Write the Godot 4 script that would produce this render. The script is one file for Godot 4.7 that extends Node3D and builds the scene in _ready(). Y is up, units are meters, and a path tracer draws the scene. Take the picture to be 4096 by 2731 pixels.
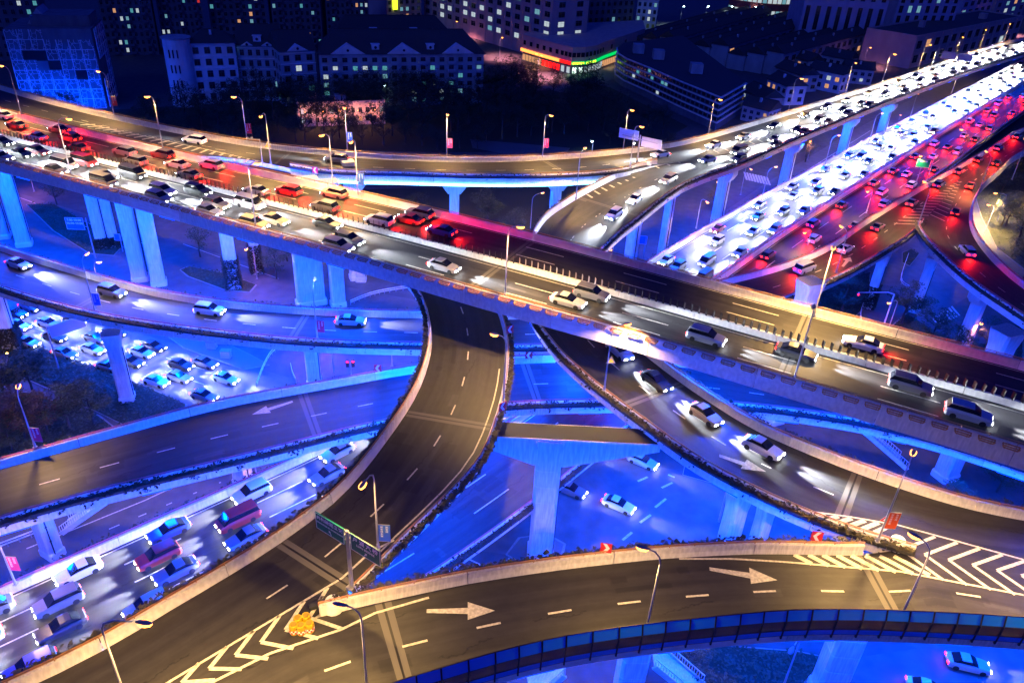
extends Node3D
# A night motorway interchange: six levels of flyovers, lit by sodium street lamps above and blue LED strips below.

class MB:
	var v := PackedVector3Array()
	var n := PackedVector3Array()
	var u := PackedVector2Array()
	func face(p: Array, nr: Vector3, uv: Array = []) -> void:
		var g: Vector3 = (p[1] - p[0]).cross(p[2] - p[0])
		var idx := [0, 1, 2] if p.size() == 3 else [0, 1, 2, 0, 2, 3]
		if g.dot(nr) > 0.0:
			idx = [0, 2, 1] if p.size() == 3 else [0, 2, 1, 0, 3, 2]
		for i in idx:
			v.append(p[i]); n.append(nr)
			u.append(uv[i] if uv else Vector2.ZERO)
	func quad(a: Vector3, b: Vector3, c: Vector3, d: Vector3, out := Vector3.ZERO, uv: Array = []) -> void:
		var nr := (b - a).cross(c - a)
		if nr.length_squared() < 1e-12:
			nr = (c - a).cross(d - a)
		nr = nr.normalized()
		if out != Vector3.ZERO and nr.dot(out) < 0.0:
			nr = -nr
		face([a, b, c, d], nr, uv)
	func tri(a: Vector3, b: Vector3, c: Vector3, out := Vector3.ZERO) -> void:
		var nr := (b - a).cross(c - a).normalized()
		if out != Vector3.ZERO and nr.dot(out) < 0.0:
			nr = -nr
		face([a, b, c], nr)
	func box(at: Vector3, size: Vector3, yaw := 0.0, basis := Basis()) -> void:
		var b := basis if yaw == 0.0 else Basis(Vector3.UP, yaw)
		var h := size * 0.5
		for ax in 3:
			for s in [-1.0, 1.0]:
				var nn := Vector3.ZERO
				nn[ax] = s
				var e1 := Vector3.ZERO
				var e2 := Vector3.ZERO
				e1[(ax + 1) % 3] = h[(ax + 1) % 3]
				e2[(ax + 2) % 3] = h[(ax + 2) % 3]
				var c: Vector3 = nn * h[ax]
				face([at + b * (c - e1 - e2), at + b * (c + e1 - e2), at + b * (c + e1 + e2), at + b * (c - e1 + e2)], b * nn)
	func bar(a: Vector3, b: Vector3, w: float, h: float) -> void:
		var z := (b - a)
		var l := z.length()
		if l < 1e-4:
			return
		z /= l
		var x := Vector3.UP.cross(z)
		x = Vector3.RIGHT if x.length() < 1e-3 else x.normalized()
		box((a + b) * 0.5, Vector3(w, h, l), 0.0, Basis(x, z.cross(x), z))
	func tube(p: Array, r: Array, k := 6) -> void:
		for i in p.size() - 1:
			var d: Vector3 = (p[i + 1] - p[i]).normalized()
			var x := d.cross(Vector3.UP)
			x = d.cross(Vector3.RIGHT) if x.length() < 0.05 else x
			x = x.normalized()
			var y := d.cross(x)
			for j in k:
				var a0 := TAU * j / k
				var a1 := TAU * (j + 1) / k
				var d0 := x * cos(a0) + y * sin(a0)
				var d1 := x * cos(a1) + y * sin(a1)
				quad(p[i] + d0 * r[i], p[i] + d1 * r[i], p[i + 1] + d1 * r[i + 1], p[i + 1] + d0 * r[i + 1], d0 + d1)
		for e in [0, p.size() - 1]:
			var d: Vector3 = (p[1] - p[0] if e == 0 else p[-1] - p[-2]).normalized()
			var x := d.cross(Vector3.UP)
			x = d.cross(Vector3.RIGHT) if x.length() < 0.05 else x
			x = x.normalized()
			var y := d.cross(x)
			for j in k:
				tri(p[e], p[e] + (x * cos(TAU * j / k) + y * sin(TAU * j / k)) * r[e], p[e] + (x * cos(TAU * (j + 1) / k) + y * sin(TAU * (j + 1) / k)) * r[e], -d if e == 0 else d)
	func sweep(secs: Array, closed := true, caps := true) -> void:
		var m: int = secs[0].size()
		for i in secs.size() - 1:
			var c0 := Vector3.ZERO
			for p in secs[i]:
				c0 += p
			c0 /= m
			for j in (m if closed else m - 1):
				var a: Vector3 = secs[i][j]
				var b: Vector3 = secs[i][(j + 1) % m]
				var c: Vector3 = secs[i + 1][(j + 1) % m]
				var d: Vector3 = secs[i + 1][j]
				var t: Vector3 = ((d - a) + (c - b)).normalized()
				var nr := t.cross(b - a)
				if nr.length() < 1e-6:
					continue
				nr = nr.normalized()
				face([a, b, c, d], nr)
		if caps:
			for e in [0, secs.size() - 1]:
				var s: Array = secs[e]
				var dd: Vector3 = secs[0][0] - secs[1][0] if e == 0 else secs[-1][0] - secs[-2][0]
				var flat := PackedVector2Array()
				var fx: Vector3 = dd.cross(Vector3.UP).normalized()
				for p in s:
					flat.append(Vector2(p.dot(fx), p.y))
				var ids := Geometry2D.triangulate_polygon(flat)
				for q in range(0, ids.size(), 3):
					tri(s[ids[q]], s[ids[q + 1]], s[ids[q + 2]], dd)
	func prism(poly: Array, y0: float, y1: float) -> void:
		var flat := PackedVector2Array()
		for p in poly:
			flat.append(Vector2(p.x, p.z))
		var cen := Vector3.ZERO
		for p in poly:
			cen += p
		cen /= poly.size()
		var ids := Geometry2D.triangulate_polygon(flat)
		for q in range(0, ids.size(), 3):
			tri(Vector3(poly[ids[q]].x, y1, poly[ids[q]].z), Vector3(poly[ids[q + 1]].x, y1, poly[ids[q + 1]].z), Vector3(poly[ids[q + 2]].x, y1, poly[ids[q + 2]].z), Vector3.UP)
		if y1 - y0 > 0.001:
			var sgn := 0.0
			for i in poly.size():
				var a: Vector3 = poly[i]
				var b: Vector3 = poly[(i + 1) % poly.size()]
				sgn += a.x * b.z - b.x * a.z
			for i in poly.size():
				var a: Vector3 = poly[i]
				var b: Vector3 = poly[(i + 1) % poly.size()]
				var o := Vector3(b.z - a.z, 0, a.x - b.x) * (1.0 if sgn > 0.0 else -1.0)
				quad(Vector3(a.x, y0, a.z), Vector3(b.x, y0, b.z), Vector3(b.x, y1, b.z), Vector3(a.x, y1, a.z), o)
	func mesh() -> ArrayMesh:
		var m := ArrayMesh.new()
		if v.size() == 0:
			return m
		var a := []
		a.resize(Mesh.ARRAY_MAX)
		a[Mesh.ARRAY_VERTEX] = v
		a[Mesh.ARRAY_NORMAL] = n
		a[Mesh.ARRAY_TEX_UV] = u
		m.add_surface_from_arrays(Mesh.PRIMITIVE_TRIANGLES, a)
		return m

var M := {}
var used := {}
var rng := RandomNumberGenerator.new()
const NTH := ["first", "second", "third", "fourth", "fifth", "sixth", "seventh", "eighth", "ninth", "tenth", "eleventh", "twelfth", "thirteenth", "fourteenth", "fifteenth", "sixteenth", "seventeenth", "eighteenth", "nineteenth", "twentieth", "twenty-first", "twenty-second", "twenty-third", "twenty-fourth", "twenty-fifth", "twenty-sixth", "twenty-seventh", "twenty-eighth", "twenty-ninth", "thirtieth"]

func numbered(called: String) -> String:
	var k: int = used.get(called, -1) + 1
	used[called] = k
	return called if k == 0 else "%s_%03d" % [called, k]

func nth(k: int) -> String:
	if k < NTH.size(): return NTH[k]
	return ["thirtieth", "fortieth", "fiftieth", "sixtieth"][k / 10 - 3] if k % 10 == 9 and false else ["thirty-", "forty-", "fifty-", "sixty-"][mini((k + 1) / 10 - 3, 3)] + (NTH[(k + 1) % 10 - 1] if (k + 1) % 10 > 0 else "tieth")

func tag(o: Node, label := "", category := "", group := "", kind := "") -> Node:
	if label: o.set_meta("label", label)
	if category: o.set_meta("category", category)
	if group: o.set_meta("group", group)
	if kind: o.set_meta("kind", kind)
	return o

func thing(called: String, label: String, category: String, at := Vector3.ZERO, yaw := 0.0, group := "") -> Node3D:
	var o := Node3D.new()
	o.name = numbered(called)
	add_child(o)
	o.position = at
	o.rotation.y = yaw
	tag(o, label, category, group)
	return o

func part(called: String, mesh: Mesh, m: Material, parent: Node, at := Vector3.ZERO, yaw := 0.0) -> MeshInstance3D:
	var o := MeshInstance3D.new()
	o.name = called
	o.mesh = mesh
	o.material_override = m
	o.position = at
	o.rotation.y = yaw
	if parent == self:
		o.name = numbered(called)
	parent.add_child(o, true)
	return o

func struct(called: String, mb: MB, m: Material, parent: Node = self) -> MeshInstance3D:
	var o := part(called, mb.mesh(), m, parent)
	if parent == self:
		o.set_meta("kind", "structure")
	return o

func lin(r: float, g: float, b: float) -> Color:
	return Color(r, g, b).linear_to_srgb()

func noise_tex(freq: float, lo: Color, hi: Color, sx := 512, sy := 512, seed_ := 1, kind := FastNoiseLite.TYPE_SIMPLEX_SMOOTH, oct := 4) -> NoiseTexture2D:
	var t := NoiseTexture2D.new()
	var f := FastNoiseLite.new()
	f.seed = seed_
	f.noise_type = kind
	f.frequency = freq
	f.fractal_octaves = oct
	t.noise = f
	t.width = sx
	t.height = sy
	t.seamless = true
	var g := Gradient.new()
	g.set_color(0, lo.linear_to_srgb())
	g.set_color(1, hi.linear_to_srgb())
	t.color_ramp = g
	return t

func mat(c: Color, rough := 0.8, metal := 0.0, tex: Texture2D = null, scale := Vector3.ONE, world := true) -> StandardMaterial3D:
	var m := StandardMaterial3D.new()
	m.albedo_color = c
	m.roughness = rough
	m.metallic = metal
	if tex:
		m.albedo_texture = tex
		m.uv1_triplanar = true
		m.uv1_world_triplanar = world
		m.uv1_scale = scale
	return m

func glow(c: Color, e: float) -> StandardMaterial3D:
	var m := StandardMaterial3D.new()
	m.albedo_color = Color(0.1, 0.1, 0.1)
	m.emission_enabled = true
	m.emission = c
	m.emission_energy_multiplier = e
	return m

func pane_mat(c: Color, alpha: float) -> StandardMaterial3D:
	var m := StandardMaterial3D.new()
	m.albedo_color = Color(c.r, c.g, c.b, alpha)
	m.transparency = BaseMaterial3D.TRANSPARENCY_ALPHA
	m.roughness = 0.08
	return m

# ---------------------------------------------------------------- roads
var roads := {}

func catmull(c: Array, step: float) -> Array:
	var out := []
	for i in c.size() - 1:
		var p0: Vector3 = c[max(i - 1, 0)]
		var p1: Vector3 = c[i]
		var p2: Vector3 = c[i + 1]
		var p3: Vector3 = c[min(i + 2, c.size() - 1)]
		var k := int(step)
		for j in k:
			out.append(p1.cubic_interpolate(p2, p0, p3, float(j) / k))
	out.append(c[-1])
	return out

func at_road(r: Dictionary, s: float, t: float) -> Vector3:
	var i := 0
	var lo := 0
	var hi: int = r.s.size() - 2
	while lo < hi:
		var mid := (lo + hi + 1) / 2
		if r.s[mid] <= s: lo = mid
		else: hi = mid - 1
	i = lo
	var f := clampf((s - r.s[i]) / maxf(r.s[i + 1] - r.s[i], 0.001), 0.0, 1.0)
	var a: Vector3 = r.L[i].lerp(r.L[i + 1], f)
	var b: Vector3 = r.R[i].lerp(r.R[i + 1], f)
	return a.lerp(b, t)

func width_at(r: Dictionary, s: float) -> float:
	return at_road(r, s, 0.0).distance_to(at_road(r, s, 1.0))

func near_s(r: Dictionary, p: Vector3) -> float:
	var best := 1e9
	var bs := 0.0
	for i in r.s.size():
		var d: float = r.L[i].lerp(r.R[i], 0.5).distance_to(p)
		if d < best:
			best = d
			bs = r.s[i]
	return bs

func runs(b: Array) -> Array:
	var out := []
	var st := -1
	for i in b.size():
		if b[i] == 1 and st < 0: st = i
		if (b[i] == 0 or i == b.size() - 1) and st >= 0:
			var e: int = i if b[i] == 1 else i - 1
			if e - st >= 1: out.append([st, e])
			st = -1
	return out

func make_road(key: String, called: String, label: String, L: Array, R: Array, bl: Array, br: Array, o: Dictionary) -> Dictionary:
	var sub: float = o.get("sub", 4)
	var r := {"L": catmull(L, sub), "R": catmull(R, sub), "s": [0.0], "key": key}
	var fl := []
	var fr := []
	for i in r.L.size():
		var q := int(round(i / sub))
		fl.append(bl[mini(q, bl.size() - 1)])
		fr.append(br[mini(q, br.size() - 1)])
		if i > 0:
			r.s.append(r.s[i - 1] + r.L[i - 1].lerp(r.R[i - 1], 0.5).distance_to(r.L[i].lerp(r.R[i], 0.5)))
	r.len = r.s[-1]
	var N: int = r.L.size()
	var node := thing(called, label, "flyover")
	r.node = node
	roads[key] = r
	# surface
	var sf := MB.new()
	for i in N - 1:
		var w0: float = r.L[i].distance_to(r.R[i])
		var w1: float = r.L[i + 1].distance_to(r.R[i + 1])
		sf.quad(r.L[i], r.R[i], r.R[i + 1], r.L[i + 1], Vector3.UP, [Vector2(0, r.s[i] / 60.0), Vector2(w0 / 16.0, r.s[i] / 60.0), Vector2(w1 / 16.0, r.s[i + 1] / 60.0), Vector2(0, r.s[i + 1] / 60.0)])
	part("road_surface", sf.mesh(), M.asphalt, node)
	# girder under it
	var fd: float = o.get("fd", 1.0)
	var gd: float = o.get("gd", 1.9)
	var secs := []
	for i in N:
		var a: Vector3 = r.L[i]
		var b: Vector3 = r.R[i]
		var x := (b - a)
		x.y = 0
		var w := x.length()
		x = x.normalized()
		var ins := minf(2.2, w * 0.28)
		var U := Vector3.UP
		secs.append([a - U * 0.03, b - U * 0.03, b - U * (fd * 0.7), b - x * ins - U * (fd + 0.1), b - x * (ins + 0.5) - U * gd, a + x * (ins + 0.5) - U * gd, a + x * ins - U * (fd + 0.1), a - U * (fd * 0.7)])
	var gm := MB.new()
	gm.sweep(secs)
	part("girder", gm.mesh(), M.concrete_under, node)
	# parapets in cast lengths, rails, hedges
	for side in 2:
		var E: Array = r.L if side == 0 else r.R
		var O: Array = r.R if side == 0 else r.L
		var chunk: int = o.get("chunk", 5)
		for run in runs(fl if side == 0 else fr):
			var i0: int = run[0]
			var ph: float = o.get("ph", 1.0) * (0.55 if o.get("low", -1) == side else 1.0)
			while i0 < run[1]:
				var i1 := mini(i0 + chunk, run[1])
				if run[1] - i1 == 1: i1 = run[1]
				var ps := []
				for i in range(i0, i1 + 1):
					var p: Vector3 = E[i]
					if i == i0 and i0 != run[0]: p = p.move_toward(E[i + 1], 0.035)
					if i == i1 and i1 != run[1]: p = p.move_toward(E[i - 1], 0.035)
					var out: Vector3 = E[i] - O[i]
					out.y = 0
					out = out.normalized()
					var U := Vector3.UP
					ps.append([p, p + out * 0.04 + U * 0.1, p + out * 0.14 + U * 0.42 * ph, p + out * 0.18 + U * (ph - 0.03), p + out * 0.22 + U * ph, p + out * 0.42 + U * ph, p + out * 0.45 + U * (ph - 0.03), p + out * 0.45 - U * fd, p + out * 0.01 - U * fd])
				var pm := MB.new()
				pm.sweep(ps)
				part("parapet", pm.mesh(), [M.concrete, M.concrete_b, M.concrete_c][rng.randi() % 3] if o.get("var", true) else M.concrete, node)
				i0 = i1
			var top := []
			var rm := MB.new()
			for i in range(run[0], run[1] + 1):
				var out: Vector3 = (E[i] - O[i])
				out.y = 0
				out = out.normalized()
				top.append(E[i] + out * 0.34 + Vector3.UP * (ph + 0.3))
			for k in [0.0, -0.17]:
				var tp := []
				var rad := []
				for p in top:
					tp.append(p + Vector3.UP * k)
					rad.append(0.055 if k == 0.0 else 0.035)
				rm.tube(tp, rad, 5)
			for i in range(0, top.size() - 1):
				var ln: float = top[i].distance_to(top[i + 1])
				for q in int(maxf(1.0, ln / 1.6)):
					var p: Vector3 = top[i].lerp(top[i + 1], q / maxf(1.0, float(int(ln / 1.6))))
					rm.box(p - Vector3.UP * 0.15, Vector3(0.07, 0.3, 0.07))
			part("rail", rm.mesh(), M.rail_lamplit if o.get("rail", 0) == 0 else M.rail_bluelit, node)
			var hd: float = o.get("hedge_l" if side == 0 else "hedge_r", 0.0)
			if hd > 0.0:
				var hm := MB.new()
				var pb := MB.new()
				var droop: float = o.get("droop", 0.0)
				for i in range(run[0], run[1]):
					var out: Vector3 = (E[i] - O[i])
					out.y = 0
					out = out.normalized()
					var ln: float = E[i].distance_to(E[i + 1])
					var dens := hd * clampf(95.0 / E[i].distance_to(Vector3(0, 72, 0)), 0.25, 1.3)
					for k in int(ln * dens):
						var f := rng.randf()
						var bump := 0.55 + 0.45 * sin((r.s[i] + f * ln) * 1.7 + 3.0 * sin((r.s[i] + f * ln) * 0.31))
						var p: Vector3 = E[i].lerp(E[i + 1], f) + out * rng.randf_range(0.5, 1.15)
						if rng.randf() < droop:
							p = E[i].lerp(E[i + 1], f) + out * rng.randf_range(0.5, 0.85) + Vector3.UP * (ph - 0.2 - pow(rng.randf(), 2.0) * 1.5 * bump)
						else:
							p += Vector3.UP * (ph - 0.35 + rng.randf() * (0.3 + 0.45 * bump))
						leaf(hm, p, rng.randf_range(0.13, 0.26))
					if not o.get("boxes", false):
						var U := Vector3.UP
						pb.sweep([[E[i] + out * 0.46 + U * 0.35, E[i] + out * 1.0 + U * 0.35, E[i] + out * 1.05 + U * 0.75, E[i] + out * 0.46 + U * 0.75], [E[i + 1] + out * 0.46 + U * 0.35, E[i + 1] + out * 1.0 + U * 0.35, E[i + 1] + out * 1.05 + U * 0.75, E[i + 1] + out * 0.46 + U * 0.75]], true, false)
				tag(part("hedge", hm.mesh(), M.hedge, node), "", "", "", "stuff")
				if not o.get("boxes", false):
					part("planter_trough", pb.mesh(), M.dark_plastic, node)
				else:
					var bx := MB.new()
					bx.box(Vector3(0, 0, 0), Vector3(1.25, 0.36, 0.42))
					bx.box(Vector3(0, 0.2, 0), Vector3(1.32, 0.05, 0.5))
					var bmesh := bx.mesh()
					var along := 0.0
					for i in range(run[0], run[1]):
						var out: Vector3 = (E[i] - O[i])
						out.y = 0
						out = out.normalized()
						var ln: float = E[i].distance_to(E[i + 1])
						while along < ln:
							var p: Vector3 = E[i].lerp(E[i + 1], along / ln) + out * 0.78 + Vector3.UP * (ph - 0.45)
							part("planter_box", bmesh, M.dark_plastic, node, p, atan2(out.x, out.z))
							along += 1.75
						along -= ln
	r.fl = fl
	r.fr = fr
	return r

func leaf(m: MB, p: Vector3, s: float) -> void:
	var a := rng.randf() * TAU
	var d := Vector3(cos(a), rng.randf_range(-0.6, 0.6), sin(a)) * s
	var e := Vector3(-sin(a), rng.randf_range(-0.3, 0.9), cos(a)) * s * 0.7
	m.quad(p - d, p - e * 0.6, p + d, p + e)

func dashes(key: String, t: float, s0: float, s1: float, dl: float, gap: float, w := 0.16, m: Material = null) -> void:
	var r: Dictionary = roads[key]
	var s := s0
	while s + dl < s1:
		strip(r, t, s, s + dl, w, "lane_dash", m if m else M.paint)
		s += dl + gap

func strip(r: Dictionary, t: float, s0: float, s1: float, w: float, called: String, m: Material, lift := 0.006) -> void:
	var mb := MB.new()
	var k := maxi(1, int((s1 - s0) / 3.0))
	for i in k:
		var sa := s0 + (s1 - s0) * i / k
		var sb := s0 + (s1 - s0) * (i + 1) / k
		var ta := t
		var tb := t
		var wa := w / maxf(width_at(r, sa), 0.5) * 0.5
		var wb := w / maxf(width_at(r, sb), 0.5) * 0.5
		var U := Vector3.UP * lift
		mb.quad(at_road(r, sa, ta - wa) + U, at_road(r, sa, ta + wa) + U, at_road(r, sb, tb + wb) + U, at_road(r, sb, tb - wb) + U, Vector3.UP)
	part(called, mb.mesh(), m, r.node)

func flat_strip(parent: Node, called: String, pts: Array, w: float, m: Material, lift := 0.006) -> void:
	var mb := MB.new()
	for i in pts.size() - 1:
		var d: Vector3 = (pts[i + 1] - pts[i])
		d.y = 0
		var x := d.normalized().cross(Vector3.UP) * w * 0.5
		var U := Vector3.UP * lift
		mb.quad(pts[i] - x + U, pts[i] + x + U, pts[i + 1] + x + U, pts[i + 1] - x + U, Vector3.UP)
	part(called, mb.mesh(), m, parent)

func arrow(parent: Node, a: Vector3, b: Vector3, m: Material = null) -> void:
	# a painted arrow, tail a to tip b
	var d := (b - a)
	var l := d.length()
	d /= l
	var x := d.cross(Vector3.UP).normalized()
	var U := Vector3.UP * 0.008
	var mb := MB.new()
	var hw := l * 0.055
	var hb := l * 0.16
	mb.quad(a - x * hw * 0.6 + U, a + x * hw * 0.6 + U, a + d * l * 0.6 + x * hw + U, a + d * l * 0.6 - x * hw + U, Vector3.UP)
	mb.tri(a + d * l * 0.6 - x * hb + U, a + d * l * 0.6 + x * hb + U, b + U, Vector3.UP)
	part("lane_arrow", mb.mesh(), m if m else M.paint, parent)

func chevrons(parent: Node, A0: Vector3, A1: Vector3, C0: Vector3, C1: Vector3, B0: Vector3, B1: Vector3, n: int, ahead: float, w: float) -> void:
	# V stripes: apex on the middle line C, arms to the lines A and B further on
	for i in n:
		var f := float(i) / (n - 1)
		var g := f + ahead
		var c := C0.lerp(C1, f)
		flat_strip(parent, "gore_stripe", [c, A0.lerp(A1, g)], w, M.paint, 0.007)
		flat_strip(parent, "gore_stripe", [c, B0.lerp(B1, g)], w, M.paint, 0.0085)

func bars(parent: Node, A0: Vector3, A1: Vector3, B0: Vector3, B1: Vector3, n: int, skew: float, w: float, called := "gore_stripe") -> void:
	for i in n:
		var f := (i + 0.5) / n
		flat_strip(parent, called, [A0.lerp(A1, f), B0.lerp(B1, clampf(f + skew, 0, 1))], w, M.paint, 0.007)

func joint(key: String, s: float) -> void:
	# expansion joint: two pale concrete bands and a dark steel gap across the road
	var r: Dictionary = roads[key]
	for q in [[-0.35, 0.5, 0.005, M.joint_pale], [0.35, 0.5, 0.005, M.joint_pale], [0.0, 0.12, 0.0075, M.dark_metal]]:
		var mb := MB.new()
		var U := Vector3.UP * float(q[2])
		var h: float = q[1] * 0.5
		mb.quad(at_road(r, s + q[0] - h, 0.01) + U, at_road(r, s + q[0] - h, 0.99) + U, at_road(r, s + q[0] + h, 0.99) + U, at_road(r, s + q[0] + h, 0.01) + U, Vector3.UP)
		part("expansion_joint", mb.mesh(), q[3], r.node)

func led_under(key: String, s0: float, s1: float, step: float, energy: float, drop: float, skip := []) -> void:
	# unseen blue LED battens under the deck, each a glowing box and an area light just below it
	var r: Dictionary = roads[key]
	var s := s0
	var bm := MB.new()
	bm.box(Vector3.ZERO, Vector3(0.5, 0.08, 4.5))
	var mesh := bm.mesh()
	while s < s1:
		if skip and s > skip[0] and s < skip[1]:
			s += step
			continue
		var a := at_road(r, s, 0.5)
		var b := at_road(r, minf(s + 1.0, r.len), 0.5)
		var yaw := atan2(b.x - a.x, b.z - a.z)
		var p := a - Vector3.UP * drop
		var o := part("unseen_led_batten", mesh, M.led_soft, r.node, p, yaw)
		var l := AreaLight3D.new()
		l.name = "unseen_batten_light"
		l.area_size = Vector2(1.5, 4.5)
		l.light_color = LED
		l.light_energy = energy * 0.8
		l.set("area_range", 90.0)
		l.set("area_attenuation", 2.0)
		l.shadow_enabled = true
		o.add_child(l)
		l.position = Vector3(0, -0.07, 0)
		l.rotation = Vector3(-PI / 2, 0, 0)
		s += step

func unseen_led_edge(key: String, side: int, s0: float, s1: float, step: float, energy: float, fd := 1.0, skip := []) -> void:
	# unseen blue wash lights by a parapet foot, placed to light neighbouring levels
	var r: Dictionary = roads[key]
	var bm := MB.new()
	bm.box(Vector3.ZERO, Vector3(0.16, 0.12, 3.0))
	var mesh := bm.mesh()
	var s := s0
	while s < s1:
		if not (skip and s > skip[0] and s < skip[1]):
			var a := at_road(r, s, float(side))
			var b := at_road(r, minf(s + 1.0, r.len), float(side))
			var out := (a - at_road(r, s, 0.5))
			out.y = 0
			out = out.normalized()
			var o := part("unseen_led_batten", mesh, M.led_soft, r.node, a + out * 0.3 - Vector3.UP * (fd + 0.12), atan2(b.x - a.x, b.z - a.z))
			var l := AreaLight3D.new()
			l.name = "unseen_batten_light"
			l.area_size = Vector2(3.0, 0.3)
			l.light_color = LED
			l.light_energy = energy * 0.8
			l.set("area_range", 90.0)
			l.set("area_attenuation", 2.0)
			l.shadow_enabled = true
			o.add_child(l)
			l.basis = o.basis.inverse() * Basis.looking_at(out * 0.75 - Vector3.UP * 0.66, Vector3.UP)
			l.position = o.basis.inverse() * (out * 0.16 - Vector3.UP * 0.12)
		s += step

var LED := Color(0.0, 0.255, 1.0)

# ---------------------------------------------------------------- street furniture
func lamp(base: Vector3, head: Vector3, label: String, o := {}) -> Node3D:
	var group: String = o.get("group", "sodium street lamps on tall grey poles")
	var n := thing("street_lamp", label, "street lamp", base, 0.0, group)
	var h := head - base
	var flat := Vector3(h.x, 0, h.z)
	if flat.length() > 3.2: flat = flat.normalized() * 3.2
	if flat.length() < 0.9: flat = (flat.normalized() if flat.length() > 0.05 else Vector3(0, 0, 1)) * 1.4
	var top := h.y
	var d := flat.normalized()
	var pm := MB.new()
	pm.tube([Vector3.ZERO, Vector3(0, 0.5, 0), Vector3(0, 0.52, 0), Vector3(0, top - 1.1, 0)], [0.15, 0.15, 0.11, 0.065], 7)
	pm.box(Vector3(0, 0.02, 0), Vector3(0.4, 0.05, 0.4))
	part("pole", pm.mesh(), M.pole, n)
	var am := MB.new()
	am.tube([Vector3(0, top - 1.1, 0), Vector3(0, top - 0.5, 0) + flat * 0.08, Vector3(0, top - 0.1, 0) + flat * 0.35, Vector3(0, top, 0) + flat * 0.75], [0.065, 0.06, 0.055, 0.05], 6)
	part("arm", am.mesh(), M.pole, n)
	var hm := MB.new()
	var c := Vector3(0, top, 0) + flat
	var x := d.cross(Vector3.UP)
	var secs := []
	for q in [[-0.55, 0.07, 0.06], [-0.3, 0.16, 0.1], [0.1, 0.2, 0.12], [0.42, 0.15, 0.08], [0.55, 0.05, 0.03]]:
		var s := []
		for k in 8:
			var a := TAU * k / 8
			s.append(c + d * q[0] + x * cos(a) * q[1] + Vector3.UP * (maxf(sin(a), -0.25) * q[2] + 0.02))
		secs.append(s)
	hm.sweep(secs)
	part("lamp_head", hm.mesh(), M.lamp_shell, n)
	var gm := MB.new()
	var rings := []
	for q in [[-0.42, 0.08, -0.08], [-0.28, 0.22, -0.22], [0.1, 0.27, -0.3], [0.4, 0.2, -0.2], [0.52, 0.06, -0.06]]:
		var s := []
		for k in 7:
			var a := PI + PI * k / 6
			s.append(c + d * q[0] + x * cos(a) * q[1] + Vector3.UP * (sin(a) * -q[2] - 0.03))
		rings.append(s)
	gm.sweep(rings)
	var lit: bool = o.get("lit", true)
	part("lamp_glass", gm.mesh(), (o.get("glow", M.sodium)) if lit else M.lens_off, n)
	if lit:
		var l := SpotLight3D.new()
		l.name = "lamp_light"
		l.light_color = o.get("color", SODIUM)
		l.light_energy = o.get("e", 240.0)
		l.light_size = 0.2
		l.spot_angle = 66.0
		l.spot_angle_attenuation = 0.6
		l.spot_range = 80.0
		l.spot_attenuation = 2.0
		l.shadow_enabled = true
		n.add_child(l)
		l.position = c - Vector3.UP * 0.42
		l.rotation = Vector3(-PI / 2, 0, 0)
	if o.has("banner"):
		var bh: float = o.get("bh", 3.2)
		var bm := MB.new()
		var yaw: float = o.get("byaw", 0.0)
		bm.box(Vector3.ZERO, Vector3(1.0, 1.9, 0.03))
		var bp := Vector3(0.0, bh, 0) + Vector3(0.62, 0, 0).rotated(Vector3.UP, yaw)
		var bn := part("banner", bm.mesh(), o.banner, n, bp, yaw)
		var tm := MB.new()
		for row in 5:
			for q in 2:
				var cc := Vector3(-0.22 + 0.44 * q, 0.7 - row * 0.26, 0.02)
				if row > 2 and q == 1: continue
				for k in 3:
					tm.box(cc + Vector3(0, -0.07 + 0.07 * k, 0), Vector3(0.24 - 0.06 * ((k + row) % 2), 0.025, 0.006))
				tm.box(cc + Vector3(0.04 * (row % 3 - 1), 0, 0), Vector3(0.025, 0.2, 0.006))
		part("lettering", tm.mesh(), M.paint_white, bn)
		var fm := MB.new()
		for s in [-1.0, 1.0]:
			fm.bar(Vector3(-0.62, 0.96 * s, 0), Vector3(0.5, 0.96 * s, 0), 0.04, 0.04)
		part("banner_bracket", fm.mesh(), M.pole, bn)
	return n

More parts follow.
